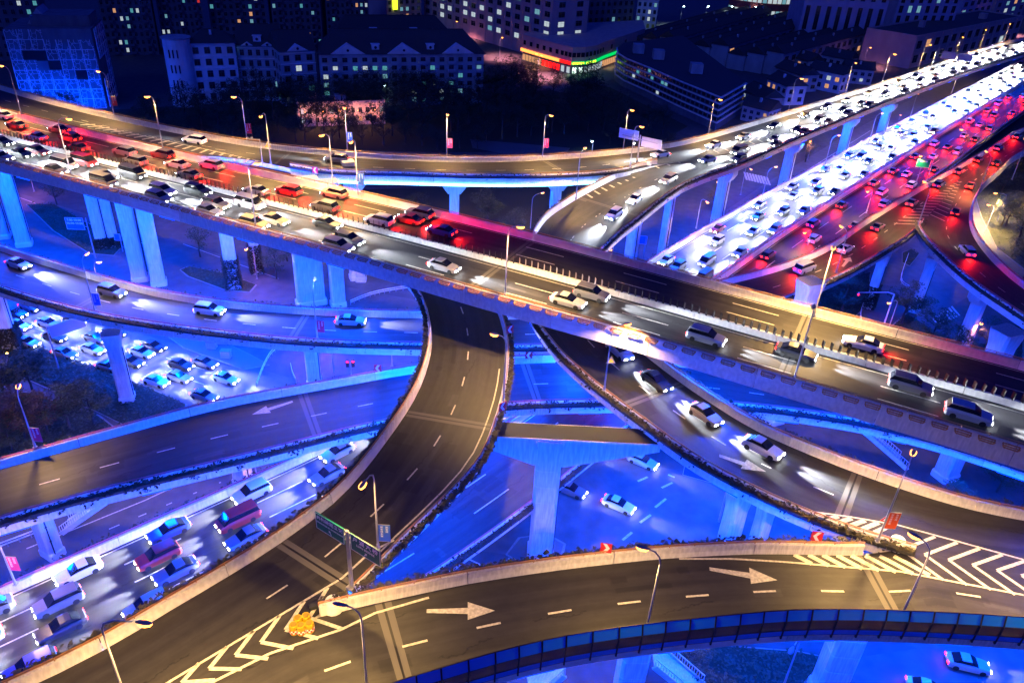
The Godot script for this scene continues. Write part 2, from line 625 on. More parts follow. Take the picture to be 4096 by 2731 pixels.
func pier(base: Vector3, top: float, wx: float, wz: float, yaw: float, label: String, o := {}) -> Node3D:
	var n := thing("concrete_pier", label, "pier", base, yaw, o.get("group", "tall concrete piers carrying the flyovers"))
	var sm := MB.new()
	var c := 0.12 * minf(wx, wz)
	var prof := func(k: float, y: float) -> Array:
		var a := wx * 0.5 * k
		var b := wz * 0.5 * k
		return [Vector3(-a + c, y, -b), Vector3(a - c, y, -b), Vector3(a, y, -b + c), Vector3(a, y, b - c), Vector3(a - c, y, b), Vector3(-a + c, y, b), Vector3(-a, y, b - c), Vector3(-a, y, -b + c)]
	var hh := top - base.y
	var flare: float = o.get("flare", 1.25)
	var lev := [prof.call(1.0, 0.0)]
	var yy := 2.4
	while yy < hh - 4.0:
		lev.append_array([prof.call(1.0, yy), prof.call(0.965, yy + 0.03), prof.call(0.965, yy + 0.09), prof.call(1.0, yy + 0.12)])
		yy += 2.4
	sm.sweep(lev + [prof.call(1.0, hh - 2.6), prof.call(flare, hh - 0.3), prof.call(flare, hh - (0.06 if o.get("cap", 0.0) > 0.0 else 0.0))])
	part("shaft", sm.mesh(), M.concrete_pier, n)
	var bm := MB.new()
	bm.sweep([prof.call(1.12, 0.0), prof.call(1.12, 0.9), prof.call(1.02, 1.1)])
	part("plinth", bm.mesh(), M.concrete, n)
	var pm := MB.new()
	pm.tube([Vector3(wx * 0.5 + 0.06, 0.2, wz * 0.15), Vector3(wx * 0.5 + 0.06, hh - 2.6, wz * 0.15)], [0.08, 0.08], 6)
	for k in int(hh / 2.2):
		pm.box(Vector3(wx * 0.5 + 0.05, 0.8 + k * 2.2, wz * 0.15), Vector3(0.12, 0.08, 0.26))
	part("drain_pipe", pm.mesh(), M.dark_plastic, n)
	if o.get("cap", 0.0) > 0.0:
		var w: float = o.cap * 0.5
		var sh: float = o.get("shift", 0.0)
		var cm := MB.new()
		var cs := []
		for z in [-wz * 0.55, wz * 0.55]:
			cs.append([Vector3(-w + sh, hh, z), Vector3(-w + sh, hh - 1.0, z), Vector3(-wx * 0.5 - 0.3, hh - (2.4 if w < 8.0 else 3.6), z), Vector3(wx * 0.5 + 0.3, hh - (2.4 if w < 8.0 else 3.6), z), Vector3(w + sh, hh - 1.0 + (0.5 if w > 8.0 else 0.0), z), Vector3(w + sh, hh + (0.5 if w > 8.0 else 0.0), z)])
		cm.sweep(cs)
		part("crosshead", cm.mesh(), M.concrete_pier, n)
		if float(o.cap) > 10.0:
			var mo := MB.new()
			mo.bar(Vector3(sh - float(o.cap) * 0.49, hh + 0.02, 0), Vector3(sh + float(o.cap) * 0.49, hh + 0.51, 0), wz * 1.0, 0.03)
			part("moss_cover", mo.mesh(), M.stain, n)
	if o.has("ivy"):
		var im := MB.new()
		for k in 3200:
			var a := rng.randf() * TAU
			var y: float = pow(rng.randf(), 0.8) * float(o.ivy)
			var rr := 1.0 + rng.randf() * 0.3 - y / float(o.ivy) * 0.12
			var dx := clampf(cos(a) * 1.45, -1, 1) * (wx * 0.5 + 0.1) * rr
			var dz := clampf(sin(a) * 1.45, -1, 1) * (wz * 0.5 + 0.1) * rr
			leaf(im, Vector3(dx, y, dz), rng.randf_range(0.16, 0.32))
		tag(part("ivy", im.mesh(), M.hedge, n), "", "", "", "stuff")
	return n

# ---------------------------------------------------------------- traffic
var car_proto := {}

func make_car(kind: String) -> Node3D:
	var n := Node3D.new()
	var b := MB.new()
	var st: Array
	var gl: Array
	var top: Array
	if kind == "van":
		st = [[-2.4, 0.7, 0.35, 0.75], [-2.3, 0.85, 0.25, 1.0], [-1.9, 0.9, 0.22, 1.1], [-1.2, 0.9, 0.2, 1.2], [2.2, 0.9, 0.2, 1.2], [2.4, 0.84, 0.3, 1.15]]
		gl = [[-1.95, 0.82, 1.08, 1.12], [-1.2, 0.78, 1.15, 1.86], [2.1, 0.78, 1.15, 1.88], [2.36, 0.8, 1.1, 1.2]]
		top = [[-1.15, 0.76, 1.84, 1.93], [2.15, 0.76, 1.84, 1.95]]
	elif kind == "suv":
		st = [[-2.2, 0.7, 0.38, 0.72], [-2.08, 0.86, 0.28, 0.9], [-1.3, 0.91, 0.24, 1.02], [-0.8, 0.91, 0.24, 1.06], [2.0, 0.91, 0.24, 1.08], [2.2, 0.84, 0.34, 1.0]]
		gl = [[-1.05, 0.8, 1.0, 1.06], [-0.35, 0.7, 1.05, 1.58], [1.75, 0.7, 1.05, 1.6], [2.12, 0.8, 1.02, 1.1]]
		top = [[-0.3, 0.68, 1.55, 1.64], [0.6, 0.7, 1.56, 1.68], [1.8, 0.68, 1.55, 1.66]]
	else:
		st = [[-2.22, 0.62, 0.36, 0.6], [-2.08, 0.8, 0.24, 0.72], [-1.4, 0.87, 0.2, 0.84], [-0.7, 0.89, 0.2, 0.92], [0.9, 0.89, 0.2, 0.96], [1.7, 0.87, 0.22, 0.95], [2.1, 0.8, 0.28, 0.9], [2.22, 0.7, 0.4, 0.78]]
		gl = [[-0.85, 0.74, 0.86, 0.92], [-0.1, 0.63, 0.9, 1.38], [0.95, 0.63, 0.92, 1.4], [1.7, 0.7, 0.9, 0.98]]
		top = [[-0.05, 0.6, 1.35, 1.44], [0.45, 0.62, 1.35, 1.47], [0.95, 0.6, 1.35, 1.45]]
	var loft := func(q: Array, m: MB, tuck: float) -> void:
		var secs := []
		for s in q:
			secs.append([Vector3(-s[1], s[2], s[0]), Vector3(-s[1], lerpf(s[2], s[3], 0.7), s[0]), Vector3(-s[1] * tuck, s[3], s[0]), Vector3(s[1] * tuck, s[3], s[0]), Vector3(s[1], lerpf(s[2], s[3], 0.7), s[0]), Vector3(s[1], s[2], s[0])])
		m.sweep(secs)
	loft.call(st, b, 0.88)
	loft.call(top, b, 0.85)
	part("body", b.mesh(), M.car_white, n)
	var g := MB.new()
	loft.call(gl, g, 0.93)
	part("car_glass", g.mesh(), M.car_glass, n)
	var wm := MB.new()
	wm.tube([Vector3(-0.1, 0, 0), Vector3(0.1, 0, 0)], [0.32, 0.32], 10)
	var wmesh := wm.mesh()
	for x in [-0.82, 0.82]:
		for z in [-1.38, 1.35]:
			part("wheel", wmesh, M.tyre, n, Vector3(x, 0.32, z))
	var hm := MB.new()
	hm.box(Vector3.ZERO, Vector3(0.36, 0.18, 0.03))
	var tm := MB.new()
	tm.box(Vector3.ZERO, Vector3(0.4, 0.18, 0.03))
	var hmesh := hm.mesh()
	var tmesh := tm.mesh()
	var zf := -2.42 if kind == "van" else -2.24
	var zb := 2.42 if kind == "van" else 2.24
	for x in [-0.58, 0.58]:
		part("headlight", hmesh, M.headlight, n, Vector3(x * 0.9, 0.53, zf))
		part("taillight", tmesh, M.taillight, n, Vector3(x, 0.85 if kind == "van" else 0.68, zb))
	return n

func place_car(pos: Vector3, dir: Vector3, kind: String, paint: String, label: String, group: String, e_head: float, e_tail: float) -> void:
	if not car_proto.has(kind):
		car_proto[kind] = make_car(kind)
	var c: Node3D = car_proto[kind].duplicate()
	c.name = numbered("van" if kind == "van" else "car")
	add_child(c)
	c.position = pos
	var fw := dir.normalized()
	c.basis = Basis.looking_at(fw, Vector3.UP)
	tag(c, label, "van" if kind == "van" else "car", group)
	c.get_node("body").material_override = M["car_" + paint]
	if e_head > 0.0:
		for x in [-0.58, 0.58]:
			var l := SpotLight3D.new()
			l.name = "headlight_beam"
			l.light_color = Color(0.93, 0.96, 1.0)
			l.light_energy = e_head * 2.6
			l.light_size = 0.08
			l.spot_angle = 15.0
			l.spot_angle_attenuation = 1.0
			l.spot_range = 60.0
			l.spot_attenuation = 2.0
			l.shadow_enabled = true
			c.add_child(l, true)
			l.position = Vector3(x * 0.9, 0.55, -2.5)
			l.rotation = Vector3(deg_to_rad(-3.2), 0, 0)
	if e_tail > 0.0:
		var l := SpotLight3D.new()
		l.name = "taillight_glow"
		l.light_color = Color(1.0, 0.08, 0.06)
		l.light_energy = e_tail
		l.light_size = 0.3
		l.spot_angle = 70.0
		l.spot_angle_attenuation = 1.0
		l.spot_range = 30.0
		l.spot_attenuation = 2.0
		l.shadow_enabled = true
		c.add_child(l, true)
		l.position = Vector3(0, 0.78, 2.5)
		l.rotation = Vector3(deg_to_rad(-22.0), PI, 0)

func traffic(key: String, lanes: Array, fwd: bool, s0: float, s1: float, gap: float, where: String, e_head: float, e_tail: float, keep := 1.0) -> void:
	var r: Dictionary = roads[key]
	var paints := ["white", "silver", "black", "grey", "white", "black", "silver", "blue", "red", "grey", "beige"]
	for li in lanes.size():
		var s := s0 + rng.randf() * gap
		var k := 0
		while s < s1:
			if rng.randf() < keep:
				var p := at_road(r, s, lanes[li] + rng.randf_range(-0.015, 0.015))
				var q := at_road(r, s + 1.0, lanes[li])
				var d := (q - at_road(r, s, lanes[li])) * (1.0 if fwd else -1.0)
				var paint: String = paints[rng.randi() % paints.size()]
				var kind: String = ["car", "car", "car", "car", "suv", "suv", "suv", "van"][rng.randi() % 8]
				place_car(p + Vector3.UP * 0.01, d, kind, paint, "%s %s, %s in %s lane %s" % [paint, "van" if kind == "van" else ("tall car" if kind == "suv" else "car"), nth(k), ["first", "second", "third", "fourth", "fifth"][li], where], "cars " + where, e_head, e_tail)
				k += 1
			s += gap * rng.randf_range(0.75, 1.3)

# ---------------------------------------------------------------- plants
var tree_meshes := []

func make_tree_meshes() -> void:
	for kind in 5:
		var tr := MB.new()
		var cr := MB.new()
		var H := 1.0
		var trunk := [Vector3.ZERO, Vector3(0.01, 0.2, 0.0), Vector3(-0.01, 0.45, 0.015), Vector3(0.015, 0.72, 0.0)]
		tr.tube(trunk, [0.022, 0.017, 0.012, 0.006], 6)
		var tips := []
		var nb := 16 if kind < 3 else 26
		for i in nb:
			var y := rng.randf_range(0.25, 0.72)
			var a := rng.randf() * TAU
			var ln: float = (0.16 + 0.16 * rng.randf()) * (1.0 if y < 0.6 else 0.7)
			var p0 := Vector3(0, y, 0)
			var p1 := p0 + Vector3(cos(a) * ln * 0.6, ln * 0.4, sin(a) * ln * 0.6)
			var p2 := p1 + Vector3(cos(a + 0.4) * ln * 0.5, ln * 0.35, sin(a + 0.4) * ln * 0.5)
			tr.tube([p0, p1, p2], [0.008, 0.005, 0.002], 4)
			tips.append(p1); tips.append(p2)
			if kind >= 3:
				for j in 5:
					var b := rng.randf() * TAU
					var p3 := p2 + Vector3(cos(b) * 0.09, rng.randf_range(0.02, 0.13), sin(b) * 0.09)
					tr.tube([p1.lerp(p2, rng.randf()), p3], [0.003, 0.001], 3)
					tips.append(p3)
		tips.append(Vector3(0, 0.8, 0)); tips.append(Vector3(0.03, 0.92, 0.02)); tips.append(Vector3(-0.05, 0.86, 0.04))
		var cl := 46 if kind < 3 else 7
		for t in tips:
			var rad: float = rng.randf_range(0.07, 0.13)
			for j in cl:
				var q := Vector3(rng.randfn(), rng.randfn() * 0.7, rng.randfn()).normalized() * rad * pow(rng.randf(), 0.45)
				leaf(cr, t + q, rng.randf_range(0.012, 0.024))
		tree_meshes.append([tr.mesh(), cr.mesh()])

func tree(pos: Vector3, h: float, kind: int, label: String, group: String, m: Material = null, wide := 1.0) -> void:
	var n := thing("tree", label, "tree", pos, rng.randf() * TAU, group)
	var a := part("trunk", tree_meshes[kind][0], M.bark, n)
	var b := part("crown", tree_meshes[kind][1], m if m else M.leaves, n)
	for o in [a, b]:
		o.scale = Vector3(h * wide, h, h * wide)

# ---------------------------------------------------------------- buildings
func win_mesh(w: float, h: float, mull := true) -> Array:
	var f := MB.new()
	var t := 0.07
	f.box(Vector3(0, h * 0.5, 0.03), Vector3(w + t, t, 0.12))
	f.box(Vector3(0, -h * 0.5, 0.05), Vector3(w + t * 2.5, t, 0.2))
	f.box(Vector3(-w * 0.5, 0, 0.03), Vector3(t, h, 0.12))
	f.box(Vector3(w * 0.5, 0, 0.03), Vector3(t, h, 0.12))
	if mull:
		f.box(Vector3(0, 0, 0.02), Vector3(t * 0.7, h, 0.09))
		f.box(Vector3(0, h * 0.18, 0.021), Vector3(w, t * 0.6, 0.085))
	var g := MB.new()
	g.box(Vector3(0, 0, 0.0), Vector3(w - 0.01, h - 0.01, 0.04))
	return [f.mesh(), g.mesh()]

func windows(n: Node, x0: float, y0: float, z: float, yaw: float, nx: int, ny: int, dx: float, dy: float, w: float, h: float, lit: float, frame: Material, pool: Array, dark: Material = null) -> void:
	var wm := win_mesh(w, h)
	for j in ny:
		for i in nx:
			var q := Vector3(x0 + i * dx, y0 + j * dy, z).rotated(Vector3.UP, yaw)
			var f := part("window", wm[0], frame, n, q, yaw)
			part("pane", wm[1], pool[rng.randi() % pool.size()] if rng.randf() < lit else (dark if dark else M.win_dark), f)

func slab(called: String, label: String, cat: String, A: Vector3, B: Vector3, d: float, h: float, o: Dictionary) -> Node3D:
	# A and B: the front wall's left and right foot as seen from the road; depth d away from it
	var x := B - A
	x.y = 0
	var w := x.length()
	var yaw := atan2(-x.z, x.x)
	var n := thing(called, label, cat, Vector3(A.x, 0, A.z), yaw, o.get("group", ""))
	var wm: Material = o.get("wall", M.wall_pale)
	var b := MB.new()
	b.box(Vector3(w * 0.5, h * 0.5, -d * 0.5), Vector3(w, h, d))
	part("wall", b.mesh(), wm, n)
	var fl: int = o.get("floors", 6)
	var bays: int = o.get("bays", 8)
	var fh: float = (h - o.get("foot", 0.5) - 0.8) / fl
	var ww: float = o.get("ww", w / bays * 0.5)
	var wh: float = o.get("wh", fh * 0.55)
	windows(n, w / bays * 0.5, o.get("foot", 0.5) + fh * 0.55, 0.03, 0.0, bays, fl, w / bays, fh, ww, wh, o.get("lit", 0.2), o.get("frame", M.frame), o.get("pool", [M.win_cool, M.win_white, M.win_warm]), o.get("dark", null))
	for side in o.get("sides", []):
		var sb: int = maxi(2, int(d / (w / bays)))
		if side == "right":
			windows(n, d / sb * 0.5, o.get("foot", 0.5) + fh * 0.55, w + 0.03, PI / 2, sb, fl, d / sb, fh, ww, wh, o.get("lit", 0.2), o.get("frame", M.frame), o.get("pool", [M.win_cool, M.win_white]), o.get("dark", null))
		else:
			windows(n, -d + d / sb * 0.5, o.get("foot", 0.5) + fh * 0.55, 0.03, -PI / 2, sb, fl, d / sb, fh, ww, wh, o.get("lit", 0.2), o.get("frame", M.frame), o.get("pool", [M.win_cool, M.win_white]), o.get("dark", null))
	var c := MB.new()
	if o.get("bands", false):
		for j in fl + 1:
			c.box(Vector3(w * 0.5, o.get("foot", 0.5) + j * fh, 0.12), Vector3(w + 0.3, 0.22, 0.3))
		part("floor_band", c.mesh(), o.get("band", M.wall_white), n)
	if o.get("balconies", false):
		var bb := MB.new()
		var bw := w / bays * 0.9
		bb.box(Vector3(0, 0, 0.6), Vector3(bw, 0.14, 1.2))
		bb.box(Vector3(0, 0.5, 1.16), Vector3(bw, 0.86, 0.08))
		bb.box(Vector3(-bw * 0.5 + 0.04, 0.5, 0.57), Vector3(0.08, 0.86, 1.08))
		bb.box(Vector3(bw * 0.5 - 0.04, 0.5, 0.57), Vector3(0.08, 0.86, 1.08))
		var bmesh := bb.mesh()
		for j in fl:
			for i in bays:
				if i % 3 == 1:
					part("balcony", bmesh, wm, n, Vector3(w / bays * (i + 0.5), o.get("foot", 0.5) + fh * (j + 0.1), 0.02))
	if o.get("ribs", false):
		var rb := MB.new()
		for i in bays + 1:
			rb.box(Vector3(clampf(i * w / bays, 0.2, w - 0.2), h * 0.5, 0.14), Vector3(0.35, h - 0.1, 0.32))
		part("pilaster", rb.mesh(), wm, n)
	match o.get("roof", "flat"):
		"flat":
			var p := MB.new()
			for q in [[Vector3(w * 0.5, h + 0.45, -0.12), Vector3(w + 0.2, 0.9, 0.3)], [Vector3(w * 0.5, h + 0.45, -d + 0.12), Vector3(w + 0.2, 0.9, 0.3)], [Vector3(0.08, h + 0.45, -d * 0.5), Vector3(0.3, 0.9, d - 0.5)], [Vector3(w - 0.08, h + 0.45, -d * 0.5), Vector3(0.3, 0.9, d - 0.5)]]:
				p.box(q[0], q[1])
			part("roof_parapet", p.mesh(), wm, n)
			var rf := MB.new()
			rf.box(Vector3(w * 0.5, h + 0.06, -d * 0.5), Vector3(w - 0.5, 0.1, d - 0.5))
			part("roof", rf.mesh(), M.roof_dark, n)
			for k in o.get("tanks", 2):
				var t := MB.new()
				var ts := Vector3(rng.randf_range(2.5, 4.5), rng.randf_range(1.8, 3.2), rng.randf_range(2.5, 4.0))
				t.box(Vector3(0, ts.y * 0.5, 0), ts)
				t.box(Vector3(0, ts.y + 0.1, 0), ts * Vector3(1.08, 0.06, 1.08))
				part("roof_house", t.mesh(), wm, n, Vector3(w * (k + 0.5) / maxi(1, o.get("tanks", 2)), h + 0.11, -d * rng.randf_range(0.35, 0.65)))
		"gable", "hip":
			var e := 0.6
			var rh: float = o.get("rh", d * 0.28)
			var inx: float = d * 0.45 if o.roof == "hip" else 0.0
			var a := [Vector3(-e, h, e), Vector3(w + e, h, e), Vector3(w + e, h, -d - e), Vector3(-e, h, -d - e)]
			var r0 := Vector3(-e + inx, h + rh, -d * 0.5)
			var r1 := Vector3(w + e - inx, h + rh, -d * 0.5)
			var rm := MB.new()
			rm.quad(a[0], a[1], r1, r0, Vector3(0, 1, 1))
			rm.quad(a[2], a[3], r0, r1, Vector3(0, 1, -1))
			rm.tri(a[1], a[2], r1, Vector3.RIGHT)
			rm.tri(a[3], a[0], r0, Vector3.LEFT)
			rm.quad(a[0], a[1], a[2], a[3], Vector3.DOWN)
			var rn := part("roof", rm.mesh(), o.get("tile", M.roof_tile), n)
			var cm := MB.new()
			cm.bar(r0 + Vector3.UP * 0.05, r1 + Vector3.UP * 0.05, 0.3, 0.22)
			cm.bar(a[0], a[1], 0.18, 0.2)
			part("ridge_and_eaves", cm.mesh(), o.get("trim", M.roof_tile), rn)
			for k in o.get("chimneys", 0):
				var ch := MB.new()
				ch.box(Vector3(w * (k + 0.5) / o.chimneys, h + rh * 0.75, -d * 0.3), Vector3(0.8, 1.9, 0.8))
				part("chimney", ch.mesh(), wm, rn)
			for k in o.get("pediments", 0):
				var pw: float = w / o.pediments * 0.62
				var px: float = w * (k + 0.5) / o.pediments
				var pd := MB.new()
				pd.sweep([[Vector3(px - pw * 0.5, h + 0.0, 0.7), Vector3(px + pw * 0.5, h, 0.7), Vector3(px, h + pw * 0.27, 0.7)], [Vector3(px - pw * 0.5, h, -d * 0.4), Vector3(px + pw * 0.5, h, -d * 0.4), Vector3(px, h + pw * 0.27, -d * 0.4)]])
				part("pediment", pd.mesh(), M.wall_white, n)
				var po := MB.new()
				po.tube([Vector3(px, h + pw * 0.1, 0.68), Vector3(px, h + pw * 0.1, 0.8)], [0.45, 0.45], 10)
				part("round_vent", po.mesh(), M.win_dark, n)
				if k < o.pediments - 1:
					var dx: float = w * (k + 1.0) / o.pediments
					var dm := MB.new()
					dm.box(Vector3(dx, h + 1.9, -1.6), Vector3(2.6, 2.0, 1.6))
					dm.box(Vector3(dx, h + 3.0, -1.55), Vector3(3.1, 0.25, 1.9))
					var dn := part("dormer", dm.mesh(), M.wall_white, n)
					var vm := MB.new()
					vm.tube([Vector3(dx, h + 1.9, -0.82), Vector3(dx, h + 1.9, -0.74)], [0.5, 0.5], 10)
					part("round_vent", vm.mesh(), M.win_dark, dn)
	return n

# ---------------------------------------------------------------- lettering
func strokes(txt: String, s: float, m: MB, at: Vector3, x: Vector3, y: Vector3, thick := 0.11) -> void:
	# each stroke is four digits, x y to x y on a ten by ten grid, a for ten
	for q in txt.split(" ", false):
		var c := []
		for k in 4:
			c.append(10.0 if q[k] == "a" else float(q[k].to_int()))
		var p0: Vector3 = at + x * (c[0] - 5.0) * s * 0.1 - y * (c[1] - 5.0) * s * 0.1
		var p1: Vector3 = at + x * (c[2] - 5.0) * s * 0.1 - y * (c[3] - 5.0) * s * 0.1
		var d: Vector3 = (p1 - p0).normalized()
		var z := x.cross(y)
		var w: Vector3 = d.cross(z) * s * thick * 0.5
		m.quad(p0 - w - d * s * 0.02, p0 + w - d * s * 0.02, p1 + w + d * s * 0.02, p1 - w + d * s * 0.02, z)

func words(txt: String, size: float, m: Material, parent: Node, at: Vector3, yaw := 0.0) -> MeshInstance3D:
	var t := TextMesh.new()
	t.text = txt
	var f := SystemFont.new()
	f.font_names = PackedStringArray(["Droid Sans"])
	f.font_weight = 700
	t.font = f
	t.font_size = 32
	t.pixel_size = size / 32.0
	t.depth = 0.01
	return part("lettering", t, m, parent, at, yaw)

const SODIUM := Color(1.0, 0.79, 0.45)

func make_materials() -> void:
	var asp := noise_tex(0.012, Color(0.036, 0.033, 0.034), Color(0.075, 0.068, 0.066), 512, 512, 3, FastNoiseLite.TYPE_SIMPLEX_SMOOTH, 5)
	M.asphalt = mat(Color.WHITE, 0.62)
	# wheel tracks and lane wear: fine across the road, long along it
	var im := Image.create(256, 512, false, Image.FORMAT_RGB8)
	var f1 := FastNoiseLite.new()
	f1.seed = 8
	f1.frequency = 0.05
	var f2 := FastNoiseLite.new()
	f2.seed = 9
	f2.frequency = 0.035
	for y in 512:
		for x in 256:
			var a := f1.get_noise_2d(x * 2.2, y * 0.12) * 0.5 + f2.get_noise_2d(x * 2.0, y * 2.0) * 0.35 + (rng.randf() - 0.5) * 0.25
			var v := 0.022 * (1.0 + 0.7 * a) * (1.0 + 0.13 * sin(x / 16.0 * TAU / 1.62))
			im.set_pixel(x, y, Color(v * 1.03, v * 0.97, v * 0.98).linear_to_srgb())
	for k in 26:
		var px := rng.randi() % 240
		var py := rng.randi() % 500
		var f := 0.72 if k % 3 else 1.3
		for y in range(py, mini(py + 6 + rng.randi() % 40, 512)):
			for x in range(px, mini(px + 8 + rng.randi() % 2 + k % 20, 256)):
				var q := im.get_pixel(x, y)
				im.set_pixel(x, y, Color(q.r * f, q.g * f, q.b * f))
	for k in 14:
		var cx := rng.randf() * 256.0
		var cy := rng.randf() * 512.0
		for st in 90:
			cx = fposmod(cx + rng.randf_range(-1.2, 1.2), 256.0)
			cy = fposmod(cy + rng.randf_range(-0.2, 1.0), 512.0)
			var q := im.get_pixel(int(cx), int(cy))
			im.set_pixel(int(cx), int(cy), Color(q.r * 0.5, q.g * 0.5, q.b * 0.5))
	M.asphalt.albedo_texture = ImageTexture.create_from_image(im)
	var con := noise_tex(0.01, Color(0.6, 0.58, 0.54), Color(0.84, 0.82, 0.76), 512, 512, 5, FastNoiseLite.TYPE_SIMPLEX_SMOOTH, 5)
	var con2 := noise_tex(0.02, Color(0.48, 0.47, 0.44), Color(0.82, 0.8, 0.74), 512, 512, 15, FastNoiseLite.TYPE_SIMPLEX_SMOOTH, 5)
	M.concrete = mat(Color(1, 1, 1), 0.85, 0, con, Vector3(0.12, 0.3, 0.12))
	M.concrete_b = mat(Color(0.94, 0.94, 0.93), 0.85, 0, con2, Vector3(0.25, 0.1, 0.25))
	M.concrete_c = mat(Color(0.97, 0.96, 0.94), 0.85, 0, con2, Vector3(0.4, 0.06, 0.4))
	M.concrete_pier = mat(Color(1, 1, 1), 0.85, 0, con2, Vector3(0.35, 0.035, 0.35))
	M.concrete_under = mat(Color(0.9, 0.9, 0.9), 0.88, 0, con, Vector3(0.1, 0.1, 0.1))
	M.stain = mat(lin(0.05, 0.055, 0.06), 0.95)
	M.joint_pale = mat(lin(0.1, 0.095, 0.088), 0.8)
	M.dark_metal = mat(lin(0.02, 0.02, 0.022), 0.5, 0.4)
	M.rail_lamplit = mat(lin(0.42, 0.2, 0.07), 0.45, 0.2)  # railing paint in the orange it shows under warm lamps
	M.rail_bluelit = mat(lin(0.5, 0.1, 0.12), 0.45, 0.2)  # same railing paint, in the red it shows on blue-lit levels
	M.hedge = mat(Color.WHITE, 0.8, 0, noise_tex(0.05, Color(0.02, 0.02, 0.01), Color(0.09, 0.07, 0.035), 256, 256, 21), Vector3.ONE * 0.5)
	M.leaves = mat(Color.WHITE, 0.75, 0, noise_tex(0.04, Color(0.02, 0.03, 0.015), Color(0.07, 0.09, 0.04), 256, 256, 22), Vector3.ONE * 0.3)
	M.leaves_rust = mat(lin(0.07, 0.04, 0.025), 0.75)
	M.bark = mat(lin(0.05, 0.04, 0.03), 0.9)
	M.grass = mat(Color.WHITE, 0.95, 0, noise_tex(0.06, Color(0.015, 0.022, 0.01), Color(0.05, 0.06, 0.03), 512, 512, 23), Vector3.ONE * 0.11)
	M.ground = mat(Color.WHITE, 0.8, 0, noise_tex(0.015, Color(0.05, 0.05, 0.052), Color(0.09, 0.088, 0.085), 512, 512, 24), Vector3.ONE * 0.04)
	M.street = mat(Color.WHITE, 0.6, 0, noise_tex(0.012, Color(0.05, 0.05, 0.052), Color(0.095, 0.092, 0.09), 512, 512, 25), Vector3(0.05, 0.05, 0.05))
	M.kerb = mat(lin(0.3, 0.29, 0.27), 0.85, 0, con, Vector3.ONE * 0.3)
	M.paving = mat(lin(0.12, 0.115, 0.105), 0.85)
	var wear := noise_tex(0.09, Color(0.34, 0.32, 0.26), Color(0.7, 0.66, 0.54), 256, 256, 31, FastNoiseLite.TYPE_SIMPLEX_SMOOTH, 2)
	M.paint = mat(Color.WHITE, 0.7, 0, wear, Vector3.ONE * 0.12)
	M.paint_white = mat(lin(0.8, 0.8, 0.8), 0.6)
	M.pole = mat(lin(0.32, 0.32, 0.34), 0.4, 0.3)
	M.lamp_shell = mat(lin(0.2, 0.2, 0.22), 0.35, 0.3)
	M.lens_off = mat(lin(0.12, 0.13, 0.15), 0.3)
	M.sodium = glow(Color(1.0, 0.62, 0.25), 9.0)
	M.cool_lamp = glow(Color(0.8, 0.95, 1.0), 45.0)
	M.led_soft = glow(LED, 4.0)
	M.led_bright = glow(Color(0.4, 0.74, 1.0), 14.0)
	M.dark_plastic = mat(lin(0.018, 0.02, 0.024), 0.5)
	M.sign_green = mat(lin(0.0, 0.14, 0.1), 0.5)
	M.sign_blue = mat(lin(0.02, 0.12, 0.5), 0.4)
	M.sign_back = mat(lin(0.5, 0.5, 0.5), 0.4, 0.3)
	M.banner_red = mat(lin(0.6, 0.03, 0.03), 0.7)
	M.banner_pink = mat(lin(0.75, 0.04, 0.12), 0.7)
	M.banner_blue = mat(lin(0.03, 0.12, 0.6), 0.7)
	M.banner_orange = mat(lin(0.75, 0.1, 0.02), 0.7)
	M.warn_red = mat(lin(0.55, 0.02, 0.03), 0.5)
	M.warn_yellow = mat(lin(0.8, 0.5, 0.02), 0.5)
	M.barrel_yellow = mat(lin(0.4, 0.25, 0.004), 0.5)
	M.barrel_lid = mat(lin(0.2, 0.13, 0.003), 0.6)
	M.glass_clear = pane_mat(Color(0.02, 0.06, 0.16), 0.82)
	M.glass_blue = pane_mat(Color(0.08, 0.5, 0.88), 0.85)
	M.glass_blue.roughness = 0.3
	M.headlight = glow(Color(0.95, 0.97, 1.0), 90.0)
	M.taillight = glow(Color(1.0, 0.07, 0.05), 28.0)
	M.car_glass = mat(lin(0.01, 0.012, 0.016), 0.08)
	M.tyre = mat(lin(0.015, 0.015, 0.016), 0.85)
	for q in [["white", 0.75, 0.75, 0.75], ["silver", 0.42, 0.43, 0.45], ["black", 0.02, 0.02, 0.022], ["grey", 0.14, 0.14, 0.15], ["blue", 0.03, 0.06, 0.25], ["beige", 0.4, 0.33, 0.22], ["red", 0.35, 0.02, 0.02]]:
		M["car_" + q[0]] = mat(lin(q[1], q[2], q[3]), 0.25, 0.1)
		M["car_" + q[0]].clearcoat_enabled = true
	M.wall_pale = mat(Color.WHITE, 0.85, 0, noise_tex(0.02, Color(0.26, 0.26, 0.27), Color(0.42, 0.42, 0.42), 256, 256, 41), Vector3(0.05, 0.02, 0.05))
	M.wall_white = mat(Color.WHITE, 0.85, 0, noise_tex(0.02, Color(0.5, 0.5, 0.5), Color(0.72, 0.72, 0.7), 256, 256, 42), Vector3(0.06, 0.02, 0.06))
	M.wall_lilac = mat(Color.WHITE, 0.85, 0, noise_tex(0.02, Color(0.34, 0.3, 0.38), Color(0.46, 0.42, 0.5), 256, 256, 43), Vector3(0.04, 0.015, 0.04))
	M.wall_pink = mat(Color.WHITE, 0.85, 0, noise_tex(0.02, Color(0.4, 0.27, 0.25), Color(0.52, 0.38, 0.34), 256, 256, 44), Vector3(0.05, 0.02, 0.05))
	M.wall_dark = mat(Color.WHITE, 0.85, 0, noise_tex(0.02, Color(0.08, 0.08, 0.1), Color(0.16, 0.16, 0.18), 256, 256, 45), Vector3(0.05, 0.02, 0.05))
	M.wall_red = mat(lin(0.35, 0.06, 0.05), 0.8)
